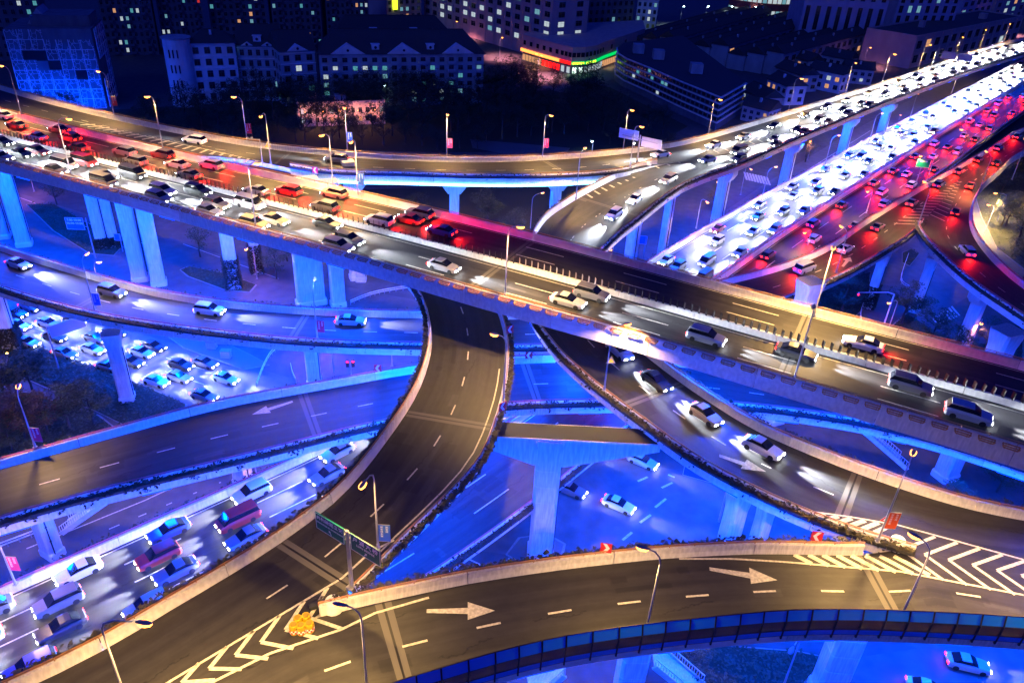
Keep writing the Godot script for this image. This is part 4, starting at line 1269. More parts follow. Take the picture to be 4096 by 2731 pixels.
	make_road("LOOP", "curving_flyover", "flyover that leaves the far one, dives under the widest, sweeps to lower right",
		[Vector3(413.00, 17.50, -538.00), Vector3(405.43, 17.560, -531.37), Vector3(399.33, 17.608, -526.06), Vector3(392.42, 17.662, -520.08), Vector3(385.47, 17.716, -514.08), Vector3(378.49, 17.771, -508.08), Vector3(371.47, 17.826, -502.08), Vector3(364.44, 17.882, -496.07), Vector3(357.39, 17.937, -490.06), Vector3(351.11, 17.986, -484.72), Vector3(344.05, 18.042, -478.70), Vector3(336.99, 18.097, -472.69), Vector3(329.94, 18.153, -466.68), Vector3(322.91, 18.208, -460.67), Vector3(316.68, 18.257, -455.34), Vector3(309.69, 18.312, -449.34), Vector3(302.74, 18.366, -443.35), Vector3(295.84, 18.420, -437.36), Vector3(288.98, 18.474, -431.39), Vector3(282.17, 18.528, -425.42), Vector3(275.43, 18.581, -419.47), Vector3(268.75, 18.634, -413.53), Vector3(262.15, 18.686, -407.60), Vector3(254.91, 18.743, -401.04), Vector3(248.48, 18.794, -395.14), Vector3(242.15, 18.844, -389.27), Vector3(235.24, 18.899, -382.76), Vector3(229.13, 18.947, -376.93), Vector3(222.37, 19.001, -370.37), Vector3(215.51, 19.054, -363.59), Vector3(209.34, 19.100, -357.41), Vector3(203.20, 19.144, -351.17), Vector3(197.10, 19.186, -344.88), Vector3(190.29, 19.232, -337.77), Vector3(184.28, 19.272, -331.43), Vector3(178.33, 19.311, -325.09), Vector3(171.72, 19.354, -317.96), Vector3(165.92, 19.392, -311.65), Vector3(159.49, 19.435, -304.59), Vector3(153.86, 19.473, -298.37), Vector3(147.64, 19.517, -291.44), Vector3(141.55, 19.561, -284.61), Vector3(135.59, 19.607, -277.89), Vector3(129.79, 19.654, -271.30), Vector3(123.52, 19.709, -264.16), Vector3(117.47, 19.767, -257.23), Vector3(111.63, 19.829, -250.53), Vector3(106.03, 19.894, -244.09), Vector3(99.63, 19.978, -236.74), Vector3(94.10, 20.062, -230.32), Vector3(87.99, 20.168, -222.97), Vector3(82.20, 20.281, -215.80), Vector3(76.72, 20.399, -208.89), Vector3(70.91, 20.534, -201.50), Vector3(65.44, 20.667, -194.62), Vector3(59.74, 20.809, -187.68), Vector3(53.87, 20.952, -181.07), Vector3(47.33, 21.117, -174.64), Vector3(40.83, 21.297, -169.12), Vector3(33.02, 21.396, -163.78), Vector3(25.34, 21.274, -159.24), Vector3(19.36, 20.998, -152.19), Vector3(13.82, 20.640, -144.67), Vector3(8.98, 20.311, -137.40), Vector3(4.97, 20.053, -129.82), Vector3(2.50, 19.772, -120.48), Vector3(1.26, 19.703, -112.04), Vector3(1.53, 19.698, -102.93), Vector3(3.15, 19.611, -93.57), Vector3(6.31, 19.711, -84.77), Vector3(10.62, 19.843, -77.09), Vector3(15.55, 20.068, -69.89), Vector3(20.77, 20.386, -62.94), Vector3(27.94, 20.795, -56.52), Vector3(35.70, 20.965, -52.36), Vector3(44.61, 21.00, -49.96), Vector3(53.46, 21.00, -49.52), Vector3(62.00, 21.00, -50.00)],
		[Vector3(406.00, 17.50, -527.00), Vector3(403.69, 17.518, -524.92), Vector3(399.91, 17.547, -521.50), Vector3(394.45, 17.588, -516.59), Vector3(388.07, 17.637, -510.87), Vector3(381.40, 17.687, -504.90), Vector3(374.58, 17.737, -498.82), Vector3(367.68, 17.789, -492.68), Vector3(360.84, 17.839, -486.61), Vector3(354.13, 17.889, -480.66), Vector3(347.40, 17.938, -474.70), Vector3(340.51, 17.989, -468.60), Vector3(333.57, 18.040, -462.46), Vector3(326.78, 18.090, -456.45), Vector3(320.13, 18.139, -450.56), Vector3(313.45, 18.188, -444.62), Vector3(306.68, 18.238, -438.61), Vector3(299.91, 18.289, -432.58), Vector3(293.16, 18.339, -426.57), Vector3(286.48, 18.389, -420.59), Vector3(279.85, 18.439, -414.64), Vector3(273.18, 18.490, -408.63), Vector3(266.39, 18.543, -402.48), Vector3(259.59, 18.596, -396.30), Vector3(252.91, 18.648, -390.18), Vector3(246.35, 18.701, -384.12), Vector3(239.81, 18.754, -378.04), Vector3(233.21, 18.809, -371.85), Vector3(226.56, 18.866, -365.55), Vector3(220.13, 18.922, -359.37), Vector3(214.26, 18.974, -353.65), Vector3(207.96, 19.033, -347.41), Vector3(201.11, 19.099, -340.53), Vector3(194.66, 19.164, -333.92), Vector3(188.37, 19.231, -327.38), Vector3(182.13, 19.299, -320.79), Vector3(175.93, 19.368, -314.14), Vector3(169.83, 19.438, -307.51), Vector3(163.86, 19.508, -300.95), Vector3(157.94, 19.577, -294.38), Vector3(151.96, 19.647, -287.67), Vector3(145.92, 19.716, -280.88), Vector3(139.94, 19.783, -274.15), Vector3(134.08, 19.845, -267.56), Vector3(128.24, 19.904, -261.02), Vector3(121.85, 19.966, -253.85), Vector3(115.70, 20.023, -246.90), Vector3(109.73, 20.076, -240.09), Vector3(103.80, 20.128, -233.29), Vector3(97.86, 20.179, -226.43), Vector3(91.88, 20.230, -219.49), Vector3(85.90, 20.280, -212.52), Vector3(80.09, 20.328, -205.70), Vector3(74.70, 20.374, -199.35), Vector3(68.97, 20.426, -192.54), Vector3(62.59, 20.502, -184.73), Vector3(56.81, 20.571, -177.54), Vector3(51.19, 20.605, -170.73), Vector3(44.93, 20.563, -163.82), Vector3(38.47, 20.435, -157.51), Vector3(33.04, 20.306, -151.44), Vector3(28.47, 20.201, -144.65), Vector3(24.40, 20.101, -137.51), Vector3(20.95, 20.017, -131.22), Vector3(17.35, 19.943, -124.93), Vector3(14.12, 19.857, -118.31), Vector3(11.38, 19.979, -111.14), Vector3(11.32, 19.844, -103.76), Vector3(12.80, 19.819, -96.22), Vector3(15.44, 19.906, -89.13), Vector3(19.11, 19.993, -82.29), Vector3(23.42, 20.091, -75.76), Vector3(28.11, 20.371, -69.64), Vector3(33.72, 20.824, -64.60), Vector3(39.78, 21.008, -60.66), Vector3(46.54, 21.00, -57.76), Vector3(54.74, 21.00, -56.13), Vector3(64.00, 21.00, -56.00)],
		[0, 0, 0, 0, 0, 0, 0, 0, 0, 0, 0, 0, 0, 0, 0, 0, 0, 0, 0, 0, 0, 0, 0, 0, 0, 0, 0, 0, 0, 0, 0, 0, 0, 0, 0, 0, 0, 0, 0, 0, 0, 0, 0, 0, 0, 0, 0, 0, 0, 0, 0, 0, 0, 0, 0, 0, 0, 0, 0, 0, 1, 1, 1, 1, 1, 1, 1, 1, 1, 1, 1, 1, 1, 1, 1, 0, 0, 0], [1, 1, 1, 1, 1, 1, 1, 1, 1, 1, 1, 1, 1, 1, 1, 1, 1, 1, 1, 1, 1, 1, 1, 1, 1, 1, 1, 1, 1, 1, 1, 1, 1, 1, 1, 1, 1, 1, 1, 1, 1, 1, 1, 1, 1, 1, 1, 1, 1, 1, 1, 1, 1, 1, 1, 1, 1, 1, 1, 1, 1, 1, 1, 1, 1, 1, 1, 1, 1, 1, 1, 1, 1, 1, 1, 1, 1, 1], {"hedge_l": 30, "hedge_r": 30, "droop": 0.3, "sub": 4, "chunk": 5})
	make_road("C", "central_flyover", "dark two lane flyover curving from under the widest one down to the lower left",
		[Vector3(-46.00, 20.30, -119.00), Vector3(-40.72, 20.30, -117.59), Vector3(-35.32, 20.30, -116.22), Vector3(-30.27, 20.30, -114.73), Vector3(-24.98, 20.30, -112.27), Vector3(-21.00, 20.30, -109.06), Vector3(-17.52, 20.30, -105.06), Vector3(-14.59, 20.30, -100.19), Vector3(-12.49, 20.299, -95.01), Vector3(-11.09, 20.295, -89.90), Vector3(-10.32, 20.339, -84.49), Vector3(-10.14, 20.419, -79.88), Vector3(-10.45, 20.514, -74.36), Vector3(-11.33, 20.605, -69.02), Vector3(-12.68, 20.739, -63.54), Vector3(-14.12, 20.894, -58.38), Vector3(-15.97, 20.997, -53.69), Vector3(-19.38, 21.001, -48.46), Vector3(-22.61, 21.00, -44.45), Vector3(-25.96, 21.00, -40.65), Vector3(-29.41, 21.00, -36.74), Vector3(-33.96, 21.00, -32.75), Vector3(-38.29, 21.00, -30.17), Vector3(-42.79, 21.00, -27.49), Vector3(-47.11, 21.00, -24.74), Vector3(-51.55, 21.00, -21.87), Vector3(-56.00, 21.00, -19.00)],
		[Vector3(-44.00, 20.50, -127.00), Vector3(-38.69, 20.50, -125.56), Vector3(-32.93, 20.50, -124.04), Vector3(-26.88, 20.50, -122.14), Vector3(-20.69, 20.50, -119.24), Vector3(-14.84, 20.50, -115.35), Vector3(-9.71, 20.504, -110.60), Vector3(-5.58, 20.501, -104.89), Vector3(-3.50, 20.436, -98.41), Vector3(-1.90, 20.398, -92.18), Vector3(-0.89, 20.401, -85.70), Vector3(-0.70, 20.444, -79.39), Vector3(-0.98, 20.530, -73.31), Vector3(-1.74, 20.669, -67.24), Vector3(-2.97, 20.821, -61.29), Vector3(-5.64, 20.966, -55.50), Vector3(-9.04, 21.001, -49.65), Vector3(-12.16, 21.00, -43.91), Vector3(-15.46, 21.00, -39.70), Vector3(-20.73, 21.00, -35.57), Vector3(-25.50, 21.00, -31.85), Vector3(-30.41, 21.00, -27.52), Vector3(-34.14, 21.00, -23.34), Vector3(-37.46, 21.00, -19.03), Vector3(-40.69, 21.00, -14.62), Vector3(-43.87, 21.00, -10.23), Vector3(-47.00, 21.00, -6.00)],
		[1, 1, 1, 1, 1, 1, 1, 1, 1, 1, 1, 1, 1, 1, 1, 1, 1, 1, 1, 1, 1, 1, 1, 1, 1, 1, 1], [1, 1, 1, 1, 1, 1, 1, 1, 1, 1, 1, 1, 1, 1, 1, 1, 1, 1, 0, 0, 0, 0, 0, 0, 0, 0, 0], {"hedge_l": 34, "hedge_r": 34, "droop": 0.45, "low": 1, "boxes": true, "sub": 2, "chunk": 4})
	make_road("FRONT", "front_flyover", "nearest flyover along the bottom with arrows and a glazed noise barrier",
		[Vector3(-41.00, 20.996, -13.50), Vector3(-37.50, 20.996, -17.29), Vector3(-33.99, 20.996, -21.09), Vector3(-30.63, 20.996, -24.80), Vector3(-27.17, 20.996, -28.89), Vector3(-23.86, 20.996, -32.89), Vector3(-20.30, 20.996, -36.29), Vector3(-16.08, 20.996, -39.78), Vector3(-11.89, 20.996, -41.72), Vector3(-6.84, 20.996, -43.54), Vector3(-2.57, 20.996, -45.01), Vector3(2.99, 20.996, -46.54), Vector3(7.36, 20.996, -47.60), Vector3(12.75, 20.996, -48.75), Vector3(17.34, 20.996, -49.53), Vector3(22.89, 20.996, -50.26), Vector3(27.47, 20.996, -50.56), Vector3(32.98, 20.996, -50.88), Vector3(37.49, 20.996, -51.93), Vector3(42.67, 20.996, -50.84), Vector3(46.87, 20.996, -49.93), Vector3(51.89, 20.996, -49.84), Vector3(57.51, 20.996, -50.21), Vector3(62.00, 20.996, -50.50)],
		[Vector3(-36.00, 20.996, -9.00), Vector3(-32.25, 20.996, -12.65), Vector3(-28.47, 20.996, -16.34), Vector3(-24.82, 20.996, -19.87), Vector3(-21.28, 20.996, -23.16), Vector3(-17.52, 20.996, -26.51), Vector3(-14.33, 20.996, -29.22), Vector3(-11.30, 20.996, -31.50), Vector3(-7.86, 20.996, -33.51), Vector3(-4.01, 20.996, -35.17), Vector3(0.18, 20.996, -36.87), Vector3(4.59, 20.996, -38.40), Vector3(9.19, 20.996, -39.59), Vector3(13.83, 20.996, -40.56), Vector3(18.58, 20.996, -41.43), Vector3(23.62, 20.996, -42.23), Vector3(28.57, 20.996, -42.64), Vector3(33.32, 20.996, -42.78), Vector3(37.54, 20.996, -42.83), Vector3(42.03, 20.996, -42.78), Vector3(46.72, 20.996, -42.64), Vector3(51.73, 20.996, -42.41), Vector3(56.29, 20.996, -42.18), Vector3(60.00, 20.996, -42.00)],
		[0, 0, 0, 0, 0, 0, 0, 0, 1, 1, 1, 1, 1, 1, 1, 1, 1, 1, 0, 0, 0, 0, 0, 0], [1, 1, 1, 1, 1, 1, 1, 1, 1, 1, 1, 1, 1, 1, 1, 1, 1, 1, 1, 1, 1, 1, 1, 1], {"hedge_l": 22, "hedge_r": 0, "droop": 0.1, "boxes": true, "low": 1, "sub": 2, "chunk": 5})
	make_road("L1", "left_flyover", "ramp flyover curving from the left edge to the red lit fork at right",
		[Vector3(-108.00, 14.00, -127.00), Vector3(-100.56, 14.00, -123.38), Vector3(-93.15, 14.00, -119.79), Vector3(-85.76, 14.00, -116.35), Vector3(-78.28, 14.00, -113.03), Vector3(-70.83, 14.00, -109.94), Vector3(-63.22, 14.00, -106.96), Vector3(-55.47, 14.00, -104.35), Vector3(-47.60, 14.00, -102.66), Vector3(-39.57, 14.00, -101.75), Vector3(-31.48, 14.00, -101.39), Vector3(-24.24, 14.00, -101.54), Vector3(-15.94, 14.00, -102.12), Vector3(-7.52, 14.00, -102.77), Vector3(-0.12, 14.00, -103.51), Vector3(8.11, 14.00, -105.04), Vector3(16.18, 14.00, -107.53), Vector3(22.84, 14.00, -110.54), Vector3(29.93, 14.00, -115.12), Vector3(36.64, 14.00, -119.91), Vector3(43.81, 14.00, -124.35), Vector3(49.77, 14.00, -128.49), Vector3(56.30, 14.00, -133.85), Vector3(62.09, 14.00, -139.64), Vector3(67.19, 14.00, -145.79), Vector3(72.43, 14.00, -151.99), Vector3(77.47, 14.00, -157.65), Vector3(82.97, 14.00, -163.74), Vector3(88.84, 14.00, -170.17), Vector3(94.01, 14.00, -175.79), Vector3(99.41, 14.00, -181.58), Vector3(105.04, 14.00, -187.57), Vector3(110.17, 14.00, -192.98), Vector3(116.07, 14.00, -199.20), Vector3(121.85, 14.00, -205.29), Vector3(127.30, 14.00, -211.08), Vector3(132.67, 14.003, -216.89), Vector3(137.85, 14.016, -222.83), Vector3(143.39, 14.030, -229.18), Vector3(148.37, 14.021, -234.44), Vector3(154.23, 13.987, -240.04), Vector3(160.41, 13.930, -245.47), Vector3(166.64, 13.861, -250.67), Vector3(173.43, 13.777, -256.15), Vector3(179.02, 13.704, -260.57), Vector3(185.66, 13.614, -265.75), Vector3(192.50, 13.519, -271.03), Vector3(198.58, 13.434, -275.69), Vector3(204.69, 13.347, -280.38), Vector3(211.65, 13.249, -285.71), Vector3(217.65, 13.166, -290.34), Vector3(224.34, 13.075, -295.54), Vector3(230.00, 13.00, -300.00)],
		[Vector3(-103.00, 14.00, -115.00), Vector3(-99.95, 14.00, -113.52), Vector3(-95.25, 14.00, -111.20), Vector3(-88.83, 14.00, -108.05), Vector3(-81.77, 14.00, -104.75), Vector3(-74.06, 14.00, -101.52), Vector3(-66.03, 14.00, -98.58), Vector3(-57.62, 14.00, -96.31), Vector3(-48.89, 14.00, -94.80), Vector3(-40.32, 14.00, -93.69), Vector3(-31.87, 14.00, -93.01), Vector3(-23.56, 14.00, -93.00), Vector3(-15.20, 14.00, -93.45), Vector3(-6.84, 14.00, -93.94), Vector3(1.72, 14.00, -94.59), Vector3(10.33, 14.00, -96.08), Vector3(19.04, 14.00, -98.84), Vector3(27.24, 14.00, -102.82), Vector3(34.74, 14.00, -107.66), Vector3(41.64, 14.00, -112.62), Vector3(48.18, 14.00, -117.50), Vector3(54.68, 14.00, -122.74), Vector3(61.11, 14.00, -128.49), Vector3(67.46, 14.00, -134.66), Vector3(73.38, 14.00, -140.72), Vector3(78.72, 14.00, -146.61), Vector3(83.59, 14.00, -152.87), Vector3(88.30, 14.00, -159.39), Vector3(93.29, 14.00, -165.77), Vector3(98.22, 14.00, -172.23), Vector3(102.77, 14.00, -178.57), Vector3(108.06, 14.000, -185.49), Vector3(112.80, 14.006, -191.20), Vector3(117.84, 14.019, -197.12), Vector3(123.23, 14.033, -203.26), Vector3(128.69, 14.042, -209.24), Vector3(134.29, 14.041, -215.08), Vector3(140.30, 14.026, -221.02), Vector3(146.51, 13.995, -226.79), Vector3(151.93, 13.956, -231.52), Vector3(157.73, 13.905, -236.33), Vector3(163.88, 13.844, -241.23), Vector3(170.27, 13.775, -246.17), Vector3(176.79, 13.701, -251.09), Vector3(183.34, 13.622, -255.95), Vector3(189.90, 13.542, -260.75), Vector3(196.42, 13.461, -265.49), Vector3(202.90, 13.379, -270.18), Vector3(209.44, 13.297, -274.91), Vector3(216.06, 13.215, -279.72), Vector3(222.49, 13.136, -284.42), Vector3(228.46, 13.064, -288.84), Vector3(234.00, 13.00, -293.00)],
		[1, 1, 1, 1, 1, 1, 1, 1, 1, 1, 1, 1, 1, 1, 1, 1, 1, 1, 1, 1, 1, 1, 1, 1, 1, 1, 1, 1, 1, 1, 1, 1, 1, 1, 1, 1, 1, 1, 1, 1, 1, 1, 1, 1, 1, 1, 1, 1, 1, 1, 1, 1, 1], [1, 1, 1, 1, 1, 1, 1, 1, 1, 1, 1, 1, 1, 1, 1, 1, 1, 1, 1, 1, 1, 1, 1, 1, 1, 1, 1, 0, 0, 0, 0, 0, 0, 0, 0, 0, 0, 0, 0, 0, 0, 0, 0, 0, 0, 0, 0, 0, 0, 0, 0, 0, 0], {"hedge_l": 16, "hedge_r": 24, "droop": 0.35, "rail": 1, "sub": 3, "chunk": 4})
	make_road("R2", "curling_flyover", "red lit ramp curling round to the right edge from the fork",
		[Vector3(234.00, 13.004, -293.00), Vector3(228.31, 13.070, -288.73), Vector3(222.49, 13.140, -284.42), Vector3(216.57, 13.212, -280.08), Vector3(211.43, 13.276, -276.35), Vector3(205.40, 13.352, -271.98), Vector3(199.36, 13.428, -267.61), Vector3(194.20, 13.493, -263.87), Vector3(188.22, 13.567, -259.52), Vector3(182.31, 13.639, -255.19), Vector3(177.34, 13.698, -251.50), Vector3(171.67, 13.763, -247.24), Vector3(166.17, 13.824, -243.02), Vector3(160.13, 13.886, -238.26), Vector3(155.10, 13.933, -234.17), Vector3(149.69, 13.978, -229.59), Vector3(144.10, 14.013, -224.59), Vector3(139.04, 14.035, -219.81), Vector3(134.19, 14.045, -214.98), Vector3(129.59, 14.046, -210.20), Vector3(124.54, 14.040, -204.72), Vector3(119.85, 14.029, -199.44), Vector3(115.53, 14.017, -194.42), Vector3(111.05, 14.007, -189.10), Vector3(106.91, 14.004, -184.06), Vector3(102.27, 14.004, -177.89), Vector3(98.29, 14.004, -172.30), Vector3(93.88, 13.975, -166.58), Vector3(89.99, 13.946, -161.73), Vector3(85.81, 14.207, -155.81), Vector3(82.31, 14.728, -149.40), Vector3(80.81, 14.819, -142.20), Vector3(80.44, 14.80, -136.05), Vector3(80.38, 14.80, -128.65), Vector3(80.92, 14.80, -121.45), Vector3(82.25, 14.80, -114.46), Vector3(83.51, 14.80, -108.52), Vector3(84.99, 14.80, -101.62), Vector3(86.62, 14.80, -94.25), Vector3(88.00, 14.80, -88.00)],
		[Vector3(240.00, 13.00, -285.00), Vector3(234.14, 13.059, -280.94), Vector3(228.19, 13.121, -276.89), Vector3(222.33, 13.182, -272.93), Vector3(216.51, 13.244, -269.03), Vector3(210.56, 13.308, -265.05), Vector3(204.50, 13.373, -261.02), Vector3(198.52, 13.437, -257.04), Vector3(192.69, 13.499, -253.16), Vector3(186.97, 13.560, -249.34), Vector3(181.30, 13.620, -245.52), Vector3(175.54, 13.680, -241.61), Vector3(169.70, 13.740, -237.59), Vector3(163.89, 13.797, -233.53), Vector3(158.18, 13.852, -229.45), Vector3(152.54, 13.904, -225.30), Vector3(147.16, 13.949, -221.16), Vector3(142.45, 13.983, -217.32), Vector3(137.52, 14.010, -212.89), Vector3(131.91, 14.022, -207.08), Vector3(127.56, 14.014, -201.83), Vector3(123.65, 14.003, -196.85), Vector3(119.30, 14.00, -191.62), Vector3(114.80, 14.00, -186.28), Vector3(110.64, 14.00, -180.99), Vector3(106.64, 14.00, -175.25), Vector3(102.92, 14.00, -169.27), Vector3(99.54, 14.00, -163.25), Vector3(96.46, 14.00, -157.07), Vector3(94.16, 14.00, -151.22), Vector3(92.63, 14.00, -145.78), Vector3(91.58, 14.00, -140.47), Vector3(90.86, 14.00, -135.05), Vector3(90.57, 14.00, -129.04), Vector3(91.03, 14.00, -122.78), Vector3(92.08, 14.00, -117.02), Vector3(93.61, 14.00, -110.58), Vector3(95.44, 14.00, -103.65), Vector3(97.31, 14.00, -96.66), Vector3(99.00, 14.00, -90.00)],
		[0, 0, 0, 0, 0, 0, 0, 0, 0, 0, 0, 0, 0, 0, 0, 0, 0, 0, 0, 0, 0, 0, 0, 0, 0, 0, 0, 0, 0, 0, 1, 1, 1, 1, 1, 1, 1, 1, 1, 1], [1, 1, 1, 1, 1, 1, 1, 1, 1, 1, 1, 1, 1, 1, 1, 1, 1, 1, 1, 1, 1, 1, 1, 1, 1, 1, 1, 1, 1, 1, 1, 1, 1, 1, 1, 1, 1, 1, 1, 1], {"hedge_l": 18, "hedge_r": 0, "droop": 0.3, "rail": 1, "sub": 3, "chunk": 5})
	make_road("L2", "arrow_flyover", "low flyover with a left pointing arrow, arching from left edge to right",
		[Vector3(-70.00, 13.00, -55.00), Vector3(-63.89, 13.00, -59.27), Vector3(-57.88, 13.00, -63.47), Vector3(-51.75, 13.00, -67.73), Vector3(-45.62, 13.00, -71.95), Vector3(-39.47, 13.00, -76.09), Vector3(-33.94, 13.00, -79.20), Vector3(-27.15, 13.00, -82.28), Vector3(-20.45, 13.00, -85.28), Vector3(-13.72, 13.00, -88.26), Vector3(-6.58, 13.00, -90.58), Vector3(-0.37, 13.00, -92.12), Vector3(6.95, 13.00, -93.41), Vector3(13.94, 13.00, -94.04), Vector3(21.24, 13.00, -94.20), Vector3(28.50, 13.00, -93.53), Vector3(35.75, 13.00, -92.04), Vector3(42.89, 13.00, -90.27), Vector3(49.85, 13.00, -88.38), Vector3(56.95, 13.00, -86.10), Vector3(62.73, 13.00, -83.81), Vector3(70.06, 13.00, -80.26), Vector3(76.49, 13.00, -76.87), Vector3(82.00, 13.00, -74.00)],
		[Vector3(-66.00, 13.00, -46.00), Vector3(-58.98, 13.00, -51.07), Vector3(-52.52, 13.00, -55.65), Vector3(-46.25, 13.00, -59.72), Vector3(-40.13, 13.00, -63.18), Vector3(-34.06, 13.00, -66.35), Vector3(-28.28, 13.00, -69.45), Vector3(-22.56, 13.00, -72.66), Vector3(-16.61, 13.00, -75.79), Vector3(-10.35, 13.00, -78.44), Vector3(-4.11, 13.00, -80.51), Vector3(2.01, 13.00, -81.99), Vector3(8.32, 13.00, -82.97), Vector3(14.72, 13.00, -83.72), Vector3(21.09, 13.00, -84.34), Vector3(27.59, 13.00, -84.57), Vector3(34.31, 13.00, -84.19), Vector3(41.14, 13.00, -83.30), Vector3(47.83, 13.00, -81.86), Vector3(54.25, 13.00, -79.57), Vector3(59.91, 13.00, -76.68), Vector3(65.67, 13.00, -73.27), Vector3(71.15, 13.00, -69.92), Vector3(76.00, 13.00, -67.00)],
		[1, 1, 1, 1, 1, 1, 1, 1, 1, 1, 1, 1, 1, 1, 1, 1, 1, 1, 1, 1, 1, 1, 1, 1], [1, 1, 1, 1, 1, 1, 1, 1, 1, 1, 1, 1, 1, 1, 1, 1, 1, 1, 1, 1, 1, 1, 1, 1], {"hedge_l": 8, "hedge_r": 40, "droop": 0.5, "rail": 1, "sub": 3, "chunk": 5})
